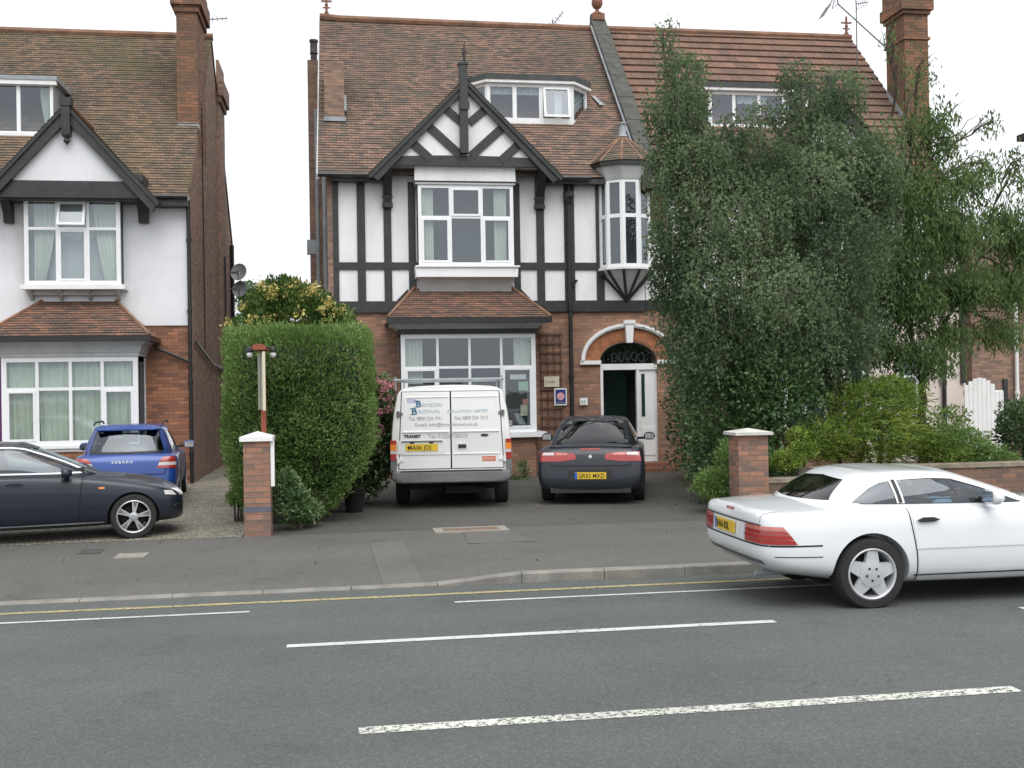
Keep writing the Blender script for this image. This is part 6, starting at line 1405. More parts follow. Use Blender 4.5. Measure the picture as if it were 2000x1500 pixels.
def make_estate():
    p = G(255, 985, 0)
    c = Car('estate_car', 'bright blue estate car seen from behind, between the navy saloon and the bay window', 'car', (W(245, 930, 18.6).x, 18.6, 0), R(96), group='cars parked on the drives', bodymat=M['paint_blue'])
    bump = [.05, .02, 0, 0, .06, .10, .12]
    secs = [dict(x=0, w=.70, zb=.32, zm=.52, zs=.90, wd=.62, zd=.93, xr=bump), dict(x=.06, w=.80, zb=.26, zm=.52, zs=.93, wd=.70, zd=.95, xr=bump), dict(x=.30, w=.845, zb=.22, zm=.55, zs=.94, wd=.74, zd=.97),
            (.8, .845, .20, .58, .935, .76, .98), (2, .845, .2, .58, .92, .76, .95), (3.0, .845, .2, .58, .9, .76, .93), (3.6, .835, .2, .56, .86, .72, .90), (4.1, .79, .22, .5, .74, .66, .79), (4.3, .66, .26, .45, .64, .56, .69), (4.36, .5, .3, .42, .6, .4, .63)]
    bvh = car_body(c, secs, [(.82, .845), (3.34, .845)], (.345, .31))
    H = [[(3.3, 0, .92), (3.2, .5, .92), (2.95, .73, .91), (2.0, .755, .92), (1.0, .755, .93), (.40, .72, .93), (.20, .50, .94), (.17, 0, .94)],
         [(3.0, 0, 1.07), (2.9, .5, 1.07), (2.7, .70, 1.07), (1.9, .73, 1.08), (1.0, .725, 1.08), (.46, .69, 1.08), (.28, .48, 1.08), (.25, 0, 1.08)],
         [(2.4, 0, 1.34), (2.35, .45, 1.33), (2.2, .58, 1.33), (1.7, .60, 1.36), (1.1, .60, 1.36), (.68, .575, 1.34), (.50, .42, 1.34), (.46, 0, 1.35)],
         [(2.15, 0, 1.42), (2.1, .38, 1.41), (2.0, .48, 1.40), (1.6, .50, 1.43), (1.1, .50, 1.43), (.78, .48, 1.41), (.62, .35, 1.41), (.58, 0, 1.42)]]
    rl, ru = [(.60, .985), (0, .98), (-.60, .985)], [(.50, 1.31), (0, 1.33), (-.50, 1.31)]; wl, wu = [(.58, 1.0), (-.58, 1.0)], [(.46, 1.33), (-.46, 1.33)]
    sl_, su = [(.55, 1.0), (1.7, .99), (2.9, .98)], [(.80, 1.29), (1.7, 1.325), (2.22, 1.30)]
    fr, gb = greenhouse(c, H, [hole(rl, ru, 'x', -1, .75), hole(wl, wu, 'x', 2.1, 5), hole(sl_, su, 'y', -2, 2)])
    glasses(c, gb, rl, ru, 'x', (-1,), M['carglass'], 'rear_window', -.006); glasses(c, gb, wl, wu, 'x', (1,), M['carglass'], 'windscreen'); glasses(c, gb, sl_, su, 'y', (1, -1), M['carglass_dark'], 'side_window')
    c.panel(gb, [(.65, .95), (0, .945), (-.65, .95)], [(.64, .985), (0, .98), (-.64, .985)], 'x', -1, M['plastic'], 'window_base', .004, 16, 3)
    m = MB(); m.box(.4, 2.9, -.60, .60, .93, .965)
    for y in (.34, -.34): seat(m, 1.95, y, .88, .48, .28)
    for y in (.40, 0, -.40): seat(m, 1.05, y, .88, .34, .20)
    m.build('cabin', M['cabin'], c.t, c.Mw)
    for x in (.82, 3.34):
        for y in (.83, -.83): wheel(c, x, y, .31, .195, 'x', .20, M['alloy_dirty'])
    X = lambda z, y=0: (bvh.ray_cast(Vector((-9, y, z)), Vector((1, 0, 0)))[0]).x
    tg = c.panel(bvh, [(.60, .62), (-.60, .62)], [(.68, .925), (-.68, .925)], 'x', -1, M['paint_blue'], 'tailgate', .006, 24, 8)
    c.strip(bvh, [(.70, .93), (.62, .60), (-.62, .60), (-.70, .93)], .012, 'x', -1, M['seam'], 'tailgate_gap', .002, n=60)
    for sg in (1, -1):
        q = lambda a: a if sg > 0 else a[::-1]
        c.panel(bvh, q([(sg*.79, .80), (sg*.53, .80)]), q([(sg*.77, .885), (sg*.62, .885), (sg*.58, .87)]), 'x', -1, M['lamp_red'], 'tail_lamp', .012, 12, 5)
        c.panel(bvh, q([(sg*.79, .745), (sg*.51, .745)]), q([(sg*.79, .797), (sg*.53, .797)]), 'x', -1, M['lamp_clear'], 'reversing_lens', .012, 12, 3)
        c.panel(bvh, q([(sg*.79, .70), (sg*.49, .70)]), q([(sg*.79, .743), (sg*.505, .743)]), 'x', -1, M['lamp_red'], 'fog_lamp', .012, 12, 3)
        mirror_(c, 2.55, sg*.82, .97, M['paint_blue'])
        m = MB(); m.tube([(.75, sg*.56, 1.43), (.9, sg*.56, 1.465), (2.0, sg*.56, 1.465), (2.15, sg*.55, 1.42)], .016, 6); m.build('roof_rail', M['plastic'], c.t, c.Mw, smooth=True)
    rear_text(c, 'S U B A R U', .22, .80, X(.82)-.010, .062, M['sign_white'], tg, sx=1.05, bold=.002)
    plate(c, 'P418 KOV', X(.50)-.006, 0, .44)
    m = MB(); me = subdiv(*loft([[(.40, 0, 1.345), (.40, .4, 1.34), (.40, .52, 1.33), (.40, .52, 1.35), (.40, .4, 1.37), (.40, 0, 1.375)], [(.55, 0, 1.37), (.55, .4, 1.37), (.55, .54, 1.355), (.55, .54, 1.38), (.55, .4, 1.42), (.55, 0, 1.43)], [(.75, 0, 1.38), (.75, .4, 1.38), (.75, .5, 1.37), (.75, .5, 1.395), (.75, .4, 1.43), (.75, 0, 1.44)]]), lambda a, b: .3, 2); finish(me, 'spoiler', M['paint_blue'], c.t)
    return c
make_estate()

def make_saloon():
    # front bumper at px 345, near side at Y = 14.95
    xf = W(350, 1000, 15.2).x; L_ = 4.47
    c = Car('saloon_car', 'navy blue saloon with silver alloy wheels parked sideways on the gravel', 'car', (-2.84-.935*(3.745*math.cos(R(12))+.865*math.sin(R(12))), 15.0-.935*(3.745*math.sin(R(12))-.865*math.cos(R(12))), 0), R(12), group='cars parked on the drives', bodymat=M['paint_navy'], scale=.935)
    secs = [dict(x=.0, w=.62, zb=.34, zm=.55, zs=.86, wd=.5, zd=.92), dict(x=.10, w=.80, zb=.26, zm=.55, zs=.93, wd=.68, zd=.97), (.5, .865, .20, .56, .97, .74, 1.02), (1.2, .87, .18, .57, .97, .77, 1.02), (2.2, .87, .17, .57, .95, .78, .98), (3.0, .87, .17, .57, .925, .77, .97),
            (3.5, .865, .18, .55, .87, .70, .93), (3.95, .845, .20, .53, .80, .63, .87), (4.25, .79, .20, .48, .70, .58, .78), (4.40, .68, .22, .45, .62, .50, .69), (4.47, .48, .26, .42, .56, .4, .62)]
    bvh = car_body(c, secs, [(1.02, .87), (3.745, .87)], (.355, .318))
    H = [[(3.35, 0, .95), (3.28, .5, .95), (3.05, .755, .925), (2.2, .775, .945), (1.3, .765, .965), (.85, .68, .97), (.62, .42, .98), (.58, 0, .98)],
         [(3.0, 0, 1.10), (2.93, .49, 1.10), (2.75, .715, 1.09), (2.1, .74, 1.10), (1.3, .725, 1.10), (.98, .62, 1.10), (.82, .4, 1.10), (.78, 0, 1.10)],
         [(2.48, 0, 1.33), (2.42, .46, 1.33), (2.28, .60, 1.31), (1.9, .62, 1.35), (1.5, .61, 1.34), (1.25, .55, 1.30), (1.1, .38, 1.30), (1.06, 0, 1.31)],
         [(2.25, 0, 1.41), (2.22, .4, 1.40), (2.1, .50, 1.39), (1.9, .51, 1.42), (1.6, .50, 1.41), (1.4, .46, 1.385), (1.3, .32, 1.385), (1.27, 0, 1.395)]]
    rl, ru = [(.60, 1.03), (-.60, 1.03)], [(.48, 1.29), (-.48, 1.29)]; wl, wu = [(.60, 1.02), (-.60, 1.02)], [(.48, 1.32), (-.48, 1.32)]
    s1l, s1u = [(2.02, 1.00), (2.6, .99), (3.05, .985)], [(1.93, 1.325), (2.14, 1.325), (2.30, 1.30), (2.55, 1.20), (2.8, 1.10), (3.0, 1.01)]
    s2l, s2u = [(1.10, 1.02), (1.92, 1.005)], [(1.42, 1.29), (1.85, 1.325)]
    fr, gb = greenhouse(c, H, [hole(rl, ru, 'x', -1, 1.2), hole(wl, wu, 'x', 2.2, 5), hole(s1l, s1u, 'y', -2, 2), hole(s2l, s2u, 'y', -2, 2)])
    glasses(c, gb, rl, ru, 'x', (-1,), M['carglass'], 'rear_window'); glasses(c, gb, wl, wu, 'x', (1,), M['carglass'], 'windscreen')
    glasses(c, gb, s1l, s1u, 'y', (1, -1), M['carglass'], 'side_window'); glasses(c, gb, s2l, s2u, 'y', (1, -1), M['carglass'], 'side_window')
    m = MB(); m.box(.9, 3.1, -.62, .62, .94, .99)
    for y in (.35, -.35): seat(m, 1.95, y, .90, .48, .26, lean=.1)
    m.box(2.7, 3.1, -.6, .6, .95, 1.03); m.build('cabin', M['cabin'], c.t, c.Mw)
    for x in (1.02, 3.745):
        for y in (.855, -.855): wheel(c, x, y, .318, .215, 'double', .232, M['alloy'], .2)
    for sg in (-1, 1):
        c.strip(gb, [(1.05, .995), (2.0, .985), (3.1, .965)], .022, 'y', sg, M['trim'], 'window_trim', .006, n=40)
        c.strip(gb, [(1.0, 1.03), (1.2, 1.17), (1.42, 1.31), (1.9, 1.345), (2.14, 1.342), (2.32, 1.315), (2.58, 1.22), (2.83, 1.12), (3.10, .99)], .020, 'y', sg, M['trim'], 'window_trim', .005, n=60)
        c.strip(gb, [(1.97, 1.0), (1.89, 1.335)], .085, 'y', sg, M['plastic'], 'door_pillar', .003, n=16)
        d = c.panel(bvh, [(2.02, .22), (3.02, .22)], [(2.02, .905), (3.04, .885)], 'y', sg, M['paint_navy'], 'front_door', .004, 30, 16)
        c.strip(bvh, [(2.0, .955), (2.005, .6), (2.01, .22)], .010, 'y', sg, M['seam'], 'door_gap', .006, n=30); c.strip(bvh, [(3.08, .93), (3.05, .75), (3.03, .55), (3.03, .20)], .010, 'y', sg, M['seam'], 'door_gap', .006, n=30)
        m = MB(); y = sg*.868; m.prism([(2.07, .835), (2.13, .862), (2.26, .862), (2.31, .84), (2.26, .828)], 'y', y, y+sg*.022); m.build('door_handle', M['paint_navy'], d, c.Mw)
        c.strip(bvh, [(1.4, .50), (3.35, .50)], .028, 'y', sg, M['paint_navy'], 'rubbing_strip', .016, n=40)
        c.strip(bvh, [(1.42, .265), (3.35, .265)], .020, 'y', sg, M['lead'], 'sill_trim', .010, n=40)
        c.panel(bvh, [(3.28, .735), (3.36, .735)], [(3.28, .76), (3.36, .76)], 'y', sg, M['lamp_amber'], 'side_repeater', .006, 4, 2)
        mirror_(c, 2.80, sg*.83, .97, M['paint_navy'])
        c.panel(bvh, [(4.18, .61), (4.34, .59)], [(4.16, .67), (4.28, .655)], 'y', sg, M['lamp_clear'], 'headlamp', .006, 8, 4)
        c.panel(bvh, [(4.30, .44), (4.42, .44)], [(4.30, .462), (4.42, .462)], 'y', sg, M['chrome'], 'bumper_reflector', .006, 5, 2)
    for sg in (1, -1): c.panel(bvh, [(sg*.62, .58), (sg*.34, .575)] if sg > 0 else [(-.34, .575), (-.62, .58)], [(sg*.60, .68), (sg*.34, .66)] if sg > 0 else [(-.34, .66), (-.60, .68)], 'x', 1, M['lamp_clear'], 'headlamp', .006, 8, 4)
    return c
make_saloon()
def make_hidden():
    xf = W(30, 900, 18.6).x; c = Car('hatchback_car', 'dark greenish car whose roof just shows behind the navy saloon', 'car', (xf-3.15, 18.9, 0), 0, group='cars parked on the drives', bodymat=M['paint_green'])
    secs = [dict(x=0, w=.68, zb=.34, zm=.55, zs=.86, wd=.5, zd=.92), (.3, .82, .22, .56, .93, .7, .97), (1.2, .83, .18, .57, .94, .72, .99), (2.5, .83, .18, .57, .92, .72, .95), (3.3, .81, .2, .53, .82, .62, .88), (3.75, .66, .24, .45, .65, .5, .7), (3.82, .5, .3, .42, .58, .4, .62)]
    bvh = car_body(c, secs, [(.72, .83), (3.1, .83)], (.33, .29))
    H = [[(3.0, 0, .92), (2.9, .5, .92), (2.65, .70, .91), (1.9, .72, .93), (1.1, .71, .94), (.55, .62, .94), (.42, .4, .95), (.38, 0, .95)],
         [(2.65, 0, 1.1), (2.6, .48, 1.1), (2.4, .66, 1.1), (1.8, .69, 1.1), (1.1, .67, 1.1), (.68, .58, 1.1), (.56, .4, 1.1), (.52, 0, 1.1)],
         [(2.2, 0, 1.38), (2.15, .44, 1.38), (2.0, .56, 1.37), (1.6, .58, 1.42), (1.2, .57, 1.41), (.95, .5, 1.37), (.85, .36, 1.37), (.8, 0, 1.38)],
         [(2.0, 0, 1.47), (1.95, .38, 1.46), (1.85, .46, 1.45), (1.6, .48, 1.49), (1.3, .47, 1.48), (1.1, .43, 1.45), (1.02, .3, 1.45), (.98, 0, 1.46)]]
    sl_, su = [(.85, 1.0), (2.6, .98)], [(1.08, 1.36), (1.6, 1.385), (2.0, 1.36)]
    wl, wu = [(.56, 1.0), (-.56, 1.0)], [(.46, 1.36), (-.46, 1.36)]
    fr, gb = greenhouse(c, H, [hole(sl_, su, 'y', -2, 2), hole(wl, wu, 'x', 1.9, 5)])
    glasses(c, gb, sl_, su, 'y', (1, -1), M['carglass'], 'side_window'); glasses(c, gb, wl, wu, 'x', (1,), M['carglass'], 'windscreen')
    for x in (.72, 3.1):
        for y in (.81, -.81): wheel(c, x, y, .29, .18, 'x', .19, M['alloy_dirty'])
make_hidden()

def make_roadster():
    c = Car('roadster_car', 'white hardtop roadster with five spoke alloy wheels driving right along the road', 'car', (3.60, 9.93, -.118), 0, bodymat=M['paint_white'])
    bump = [.06, .02, .0, .0, .03, .05, .06]
    secs = [dict(x=.0, w=.60, zb=.38, zm=.53, zs=.865, wd=.55, zd=.895, xr=[.16, .10, .02, .0, .03, .05, .06]), dict(x=.05, w=.80, zb=.35, zm=.53, zs=.88, wd=.70, zd=.91, xr=[.12, .08, .02, .0, .02, .03, .03]), dict(x=.22, w=.885, zb=.31, zm=.53, zs=.885, wd=.77, zd=.925), (.5, .905, .27, .52, .895, .79, .945), (.95, .905, .20, .54, .91, .79, .96),
            (1.5, .90, .18, .54, .905, .79, .95), (2.2, .90, .17, .54, .89, .79, .925), (2.9, .90, .17, .54, .885, .78, .925), (3.35, .895, .18, .53, .84, .74, .89), (3.9, .87, .19, .50, .76, .68, .82), (4.3, .80, .21, .46, .66, .60, .71), (4.44, .66, .25, .43, .58, .5, .63), (4.47, .5, .28, .42, .54, .4, .58)]
    bvh = car_body(c, secs, [(1.03, .905), (3.545, .905)], (.365, .325))
    H = [[(3.05, 0, .92), (2.97, .5, .92), (2.75, .765, .90), (2.1, .79, .905), (1.4, .79, .92), (.85, .765, .94), (.60, .52, .955), (.55, 0, .955)],
         [(2.65, 0, 1.08), (2.57, .48, 1.08), (2.40, .715, 1.075), (2.0, .745, 1.08), (1.4, .745, 1.085), (.98, .715, 1.09), (.80, .50, 1.09), (.76, 0, 1.09)],
         [(2.12, 0, 1.27), (2.08, .48, 1.265), (1.96, .625, 1.25), (1.7, .645, 1.27), (1.4, .645, 1.27), (1.18, .61, 1.255), (1.04, .44, 1.26), (1.02, 0, 1.265)],
         [(1.98, 0, 1.318), (1.94, .42, 1.313), (1.85, .52, 1.305), (1.65, .54, 1.318), (1.45, .54, 1.318), (1.30, .50, 1.308), (1.2, .34, 1.312), (1.17, 0, 1.318)]]
    rl, ru = [(.58, 1.0), (0, .985), (-.58, 1.0)], [(.42, 1.21), (0, 1.235), (-.42, 1.21)]; wl, wu = [(.60, .98), (-.60, .98)], [(.48, 1.225), (-.48, 1.225)]
    s1l, s1u = [(1.42, .958), (2.0, .945), (2.60, .93)], [(1.39, 1.215), (1.7, 1.228), (1.93, 1.212), (2.2, 1.115), (2.42, 1.015), (2.60, .94)]
    s2l, s2u = [(.92, .975), (1.345, .96)], [(1.01, 1.05), (1.11, 1.13), (1.22, 1.185), (1.315, 1.205)]
    zf = lambda z: .92+(z-.95)*.82 if z > .9 else z-.02
    H = [[(x, y, zf(z)) for x, y, z in lp] for lp in H]; rl, ru, wl, wu, s1l, s1u, s2l, s2u = [[(a_, zf(b_)) for a_, b_ in q_] for q_ in (rl, ru, wl, wu, s1l, s1u, s2l, s2u)]
    fr, gb = greenhouse(c, H, [hole(rl, ru, 'x', -1, 1.0), hole(wl, wu, 'x', 2.06, 5), hole(s1l, s1u, 'y', -2, 2), hole(s2l, s2u, 'y', -2, 2)])
    glasses(c, gb, rl, ru, 'x', (-1,), M['carglass_dark'], 'rear_window', -.004); glasses(c, gb, wl, wu, 'x', (1,), M['carglass'], 'windscreen')
    glasses(c, gb, s1l, s1u, 'y', (1, -1), M['carglass'], 'side_window', -.006); glasses(c, gb, s2l, s2u, 'y', (1, -1), M['carglass'], 'quarter_window', -.006)
    m = MB(); m.box(.95, 2.6, -.60, .60, .90, .95)
    for y in (.36, -.36): seat(m, 1.42, y, .82, .46, .12, lean=.08)
    m.box(2.3, 2.6, -.6, .6, .94, .985); m.build('cabin', M['cabin'], c.t, c.Mw)
    m = MB(); m.lathe([(.17, -.01), (.185, 0), (.17, .01), (.155, 0), (.17, -.01)], (0, 0, 0), 24, 'x'); m.build('steering_wheel', M['plastic'], c.t, c.Mw @ Matrix.Translation((2.08, -.36, .95)) @ Matrix.Rotation(R(-22), 4, 'Y'), smooth=True)
    for x in (1.03, 3.545):
        for y in (.885, -.885): wheel(c, x, y, .322, .235, 'star', .228, M['alloy_dirty'], .25)
    X = lambda z, y=0: (bvh.ray_cast(Vector((-9, y, z)), Vector((1, 0, 0)))[0]).x
    # bumper line, boot, lamps, plate
    c.strip(bvh, [(.80, .595), (-.80, .595)], .014, 'x', -1, M['seam'], 'bumper_gap', .003, n=40)
    c.panel(bvh, [(.70, .765), (-.70, .765)], [(.72, .775), (-.72, .775)], 'x', -1, M['seam'], 'boot_gap', .004, 20, 2)
    boot = c.panel(bvh, [(.69, .785), (-.69, .785)], [(.69, .885), (-.69, .885)], 'x', -1, M['paint_white'], 'boot_lid', .008, 24, 5)
    c.panel(bvh, [(.10, .845), (-.10, .845)], [(.10, .865), (-.10, .865)], 'x', -1, M['lamp_red'], 'high_brake_lamp', .012, 5, 2)
    c.panel(bvh, [(.40, .62), (-.40, .62)], [(.40, .755), (-.40, .755)], 'x', -1, M['paint_white'], 'plate_panel', .004, 10, 4)
    plate(c, 'N16 RSL', X(.66)-.012, .06, .635)
    for sg in (1, -1):
        q = lambda a: a if sg > 0 else a[::-1]
        for k, (z0, z1, mt) in enumerate(((.610, .648, M['lamp_red']), (.652, .690, M['lamp_red']), (.694, .728, M['lamp_red']), (.732, .765, M['lamp_pink']))):
            c.panel(bvh, q([(sg*.80, z0), (sg*.44, z0)]), q([(sg*.80, z1), (sg*.44, z1)]), 'x', -1, mt, 'tail_lamp', .012+.002*(k % 2), 12, 2)
            c.panel(bvh, [(.06, z0), (.33-.03*k, z0)], [(.06, z1), (.30-.03*k, z1)], 'y', sg, mt, 'side_tail_lamp', .010+.002*(k % 2), 10, 2)
        c.strip(bvh, [(.10, .595), (.56, .595)], .014, 'y', sg, M['seam'], 'bumper_gap', .003, n=20); c.strip(bvh, [(.14, .50), (.56, .495)], .008, 'y', sg, M['seam'], 'bumper_groove', .003, n=20)
        d = c.panel(bvh, [(1.50, .235), (2.66, .235)], [(1.42, .885), (2.70, .86)], 'y', sg, M['paint_white'], 'door', .004, 30, 16)
        c.strip(bvh, [(1.39, .93), (1.41, .78), (1.46, .5), (1.48, .24)], .010, 'y', sg, M['seam'], 'door_gap', .003, n=30); c.strip(bvh, [(2.72, .90), (2.69, .6), (2.68, .24)], .010, 'y', sg, M['seam'], 'door_gap', .003, n=30)
        c.strip(bvh, [(1.45, .545), (3.15, .545)], .020, 'y', sg, M['paint_white'], 'swage_line', .014, n=40); c.strip(bvh, [(1.44, .295), (3.15, .295)], .012, 'y', sg, M['seam'], 'sill_gap', .009, n=40)
        c.strip(gb, [(1.0, .936), (1.5, .927), (2.6, .912)], .007, 'y', sg, M['plastic'], 'window_seal', .005, n=40)
        c.strip(gb, [(1.38, .938), (1.352, 1.14)], .035, 'y', sg, M['plastic'], 'door_pillar', .004, n=14)
        m = MB(); y = sg*.898; m.prism([(1.465, .790), (1.52, .815), (1.62, .815), (1.68, .795), (1.62, .775), (1.50, .772)], 'y', y, y+sg*.022); m.build('door_handle', M['plastic'], d, c.Mw)
        mirror_(c, 2.14, sg*.82, .97, M['paint_white'])
        c.panel(bvh, [(4.12, .50), (4.36, .49)], [(4.10, .62), (4.30, .60)], 'y', sg, M['lamp_clear'], 'headlamp', .006, 8, 4)
    c.strip(bvh, [(.70, .435), (0, .43), (-.70, .435)], .04, 'x', -1, M['grey_plastic'], 'bumper_insert', .003, n=30)
    m = MB(); m.tube([(.10, -.45, .30), (.4, -.45, .30)], .028, 10); m.build('exhaust', M['lead'], c.t, c.Mw)
    # driver: only shoulders, arm and head show behind the glass
    d = thing('person', 'person in a pale blue shirt at the wheel of the white roadster', 'person', (5.39, 9.57, .67)); Md = WM[c.t.name_full] @ Matrix.Translation((1.79, -.36, .79))
    def skin(pts, edges, rad, name, mat, par):
        me = bpy.data.meshes.new('sk'); me.from_pydata(pts, edges, []); o = bpy.data.objects.new('sk', me); COL.objects.link(o); m_ = o.modifiers.new('s', 'SKIN')
        for i, r_ in enumerate(rad): me.skin_vertices[0].data[i].radius = (r_, r_) if not isinstance(r_, tuple) else r_
        me.skin_vertices[0].data[0].use_root = True; s2 = o.modifiers.new('u', 'SUBSURF'); s2.levels = 2; s2.render_levels = 2
        r = evald(o); bpy.data.objects.remove(o); return finish(r, name, mat, par, M_=Md)
    M['skin'] = pm('skin', (.42, .24, .17), .5, .08, 8); M['shirt'] = pm('pale_blue_shirt', (.34, .50, .66), .8, .1, 8, .2, 40); M['hair'] = pm('dark_hair', (.03, .022, .018), .7, .2, 30, .3, 90)
    body = skin([(.0, 0, -.15), (-.02, 0, .05), (-.05, 0, .13), (-.03, 0, .205), (-.01, 0, .27), (-.03, -.17, .11), (.16, -.20, .10), (.38, -.10, .17), (-.03, .17, .11), (.14, .20, .04), (.36, .10, .15), (.44, -.08, .19), (.42, .08, .17), (.03, 0, .265)],
        [(0, 1), (1, 2), (2, 3), (3, 4), (2, 5), (5, 6), (6, 7), (2, 8), (8, 9), (9, 10), (7, 11), (10, 12), (4, 13)], [(.15, .11), (.17, .10), (.10, .08), .05, .085, .07, .05, .033, .07, .05, .033, .035, .035, .06], 'body', M['skin'], d)
    sh = skin([(0, 0, -.16), (-.02, 0, .05), (-.05, 0, .13), (-.03, -.17, .11), (.14, -.20, .10), (.24, -.17, .13), (-.03, .17, .11), (.13, .20, .05), (.22, .17, .08)], [(0, 1), (1, 2), (2, 3), (3, 4), (4, 5), (2, 6), (6, 7), (7, 8)], [(.17, .13), (.19, .12), (.11, .09), .085, .07, .06, .085, .07, .06], 'shirt', M['shirt'], d)
    hr = skin([(-.04, 0, .28), (-.02, 0, .325), (.02, 0, .33)], [(0, 1), (1, 2)], [.085, .075, .05], 'hair', M['hair'], d)
    for nm, q in (('hand', (.45, -.08, .19)), ('hand', (.43, .08, .17))):
        m = MB()
        for k in range(4): z = q[2]-.02+.018*k; m.tube([(q[0]-.02, q[1], z), (q[0]+.035, q[1]+.004, z+.004), (q[0]+.055, q[1]+.012, z), (q[0]+.045, q[1]+.03, z-.004)], [.010, .009, .008, .007], 6)
        m.tube([(q[0]-.03, q[1], q[2]-.03), (q[0]+.0, q[1]+.03, q[2]-.035), (q[0]+.03, q[1]+.035, q[2]-.02)], [.011, .010, .008], 6); m.build(nm, M['skin'], body, Md, smooth=True)
    return c
make_roadster()

# ================================================================ PLANTS
def leaf_mesh(name, P, size, aspect, mat, parent, D=None, spread=1.0, seed=1, jitter=.35, fold=.18, flat=0.0, Mx=None):
    """one small folded rhombus per point; D = preferred long axis per point (N,3)"""
    rg = np.random.default_rng(seed); n = len(P)
    d = rg.normal(size=(n, 3)); d /= np.linalg.norm(d, axis=1)[:, None]
    if D is not None: d = D+d*spread; d /= np.linalg.norm(d, axis=1)[:, None]
    q = rg.normal(size=(n, 3)); q[:, 2] += flat*2.5; s = np.cross(d, q); s /= np.linalg.norm(s, axis=1)[:, None]+1e-9; nn = np.cross(s, d)
    L_ = (size*(1+jitter*rg.uniform(-1, 1, n)))[:, None]; w_ = L_*aspect*.5
    base = P-d*L_*.5; tip = P+d*L_*.5; mid = P-d*L_*.05
    a = mid+s*w_+nn*L_*fold*.4; b = mid-s*w_+nn*L_*fold*.4
    V = np.stack([base, a, tip, b], 1).reshape(-1, 3)
    me = bpy.data.meshes.new(name); me.vertices.add(4*n); me.vertices.foreach_set('co', V.astype(np.float32).ravel())
    me.loops.add(6*n); me.polygons.add(2*n)
    base_i = np.arange(n)[:, None]*4; idx = np.concatenate([base_i+np.array([0, 1, 2]), base_i+np.array([0, 2, 3])], 1).astype(np.int32)
    me.loops.foreach_set('vertex_index', idx.ravel()); me.polygons.foreach_set('loop_start', np.arange(0, 6*n, 3, dtype=np.int32)); me.polygons.foreach_set('loop_total', np.full(2*n, 3, np.int32))
    me.update(); me.validate(); me.materials.append(mat); o = bpy.data.objects.new(name, me); return link(o, parent, Mx)
def lump(v, seed, f=2.2):
    """cheap smooth 3d noise, -1..1"""
    rg = np.random.default_rng(seed); r = np.zeros(len(v))
    for k in range(5):
        a = rg.normal(size=3)*f*(1+k*.45); r += np.sin(v@a+rg.uniform(0, 6.28))/(1+k*.3)
    return r/2.6
def sample(blobs, n, seed, shell=.45, rough=.28):
    rg = np.random.default_rng(seed); B = np.array(blobs, float); wts = (B[:, 3]*B[:, 5]+B[:, 3]*B[:, 4])*(B[:, 6] if B.shape[1] > 6 else 1); wts /= wts.sum()
    k = rg.choice(len(B), n, p=wts); b = B[k]; d = rg.normal(size=(n, 3)); d /= np.linalg.norm(d, axis=1)[:, None]
    rr = 1-shell*rg.random(n)**1.5; c = b[:, :3]; rad = b[:, 3:6]
    lum = 1+rough*lump(d*1.0+c*1.7, seed+5, 3.0)+rough*.5*lump(d*2.6+c*3, seed+6, 3.0)
    return c+d*rad*(rr*lum)[:, None], d, c
def pblob(px, py, Y, rx, rz, ry=None, wgt=1.0):
    p = W(px, py, Y); s = Y/2000.0; return (p.x, p.y, p.z, rx*s*.97, ry if ry is not None else rx*s*.85+.15, rz*s*.97, wgt)
def limb(mb, a, b, r0, r1, seed, n=7, wob=.06):
    rg = random.Random(seed); a, b = Vector(a), Vector(b); L_ = (b-a).length; pts = []
    for i in range(n+1):
        t = i/n; p = a.lerp(b, t); k = math.sin(t*math.pi)
        pts.append(p+Vector((rg.uniform(-wob, wob), rg.uniform(-wob, wob), rg.uniform(-wob, wob)))*L_*k*.5+Vector((0, 0, .10*L_*k)))
    mb.tube(pts, [r0+(r1-r0)*i/n for i in range(n+1)], 7, cap=False); return pts
M['bark_birch'] = pm('birch_bark', (.17, .15, .125), .85, .5, 6, .5, 14, stain=(.04, .035, .03)); M['bark'] = pm('dark_bark', (.06, .045, .035), .9, .3, 6, .5, 20)
M['leaf_birch'] = leafmat('leaf_birch', [(.068, .110, .058), (.135, .195, .100), (.205, .27, .145), (.27, .34, .19)], .48, .7, .7, .15, .16)
M['leaf_cherry'] = leafmat('leaf_cherry', [(.065, .118, .040), (.112, .180, .062), (.165, .235, .088), (.22, .28, .12)], .42, .9, .6, .2, .2)
M['leaf_hedge'] = leafmat('leaf_hedge', [(.068, .120, .032), (.130, .215, .055), (.190, .29, .088), (.25, .35, .13)], .38, 1.6, .6, .25, .25)
M['leaf_ivy'] = leafmat('leaf_ivy', [(.025, .058, .018), (.055, .11, .034), (.09, .16, .055), (.13, .20, .08)], .2, 1.2, .42, .5)
M['leaf_yellow'] = leafmat('leaf_yellow', [(.04, .08, .014), (.10, .14, .025), (.42, .33, .06), (.66, .50, .13)], .25, 2.4, .5, .4)
M['leaf_gold'] = leafmat('leaf_gold', [(.36, .32, .09), (.50, .43, .14), (.60, .52, .2)], .25, 2.0, .5, .4)
M['leaf_green'] = leafmat('leaf_green', [(.03, .07, .014), (.07, .13, .025), (.13, .19, .05)], .25, 2.0, .5, .4)
M['leaf_juniper'] = leafmat('leaf_juniper', [(.055, .10, .018), (.125, .195, .03), (.21, .29, .048), (.32, .40, .09)], .2, 1.8, .6, .3)
M['leaf_variegated'] = leafmat('leaf_variegated', [(.04, .085, .03), (.10, .17, .06), (.30, .36, .20)], .25, 3, .5, .4)
M['leaf_pink'] = leafmat('pink_flower', [(.45, .12, .16), (.62, .26, .32), (.70, .42, .46)], .25, 5, .6, .3)
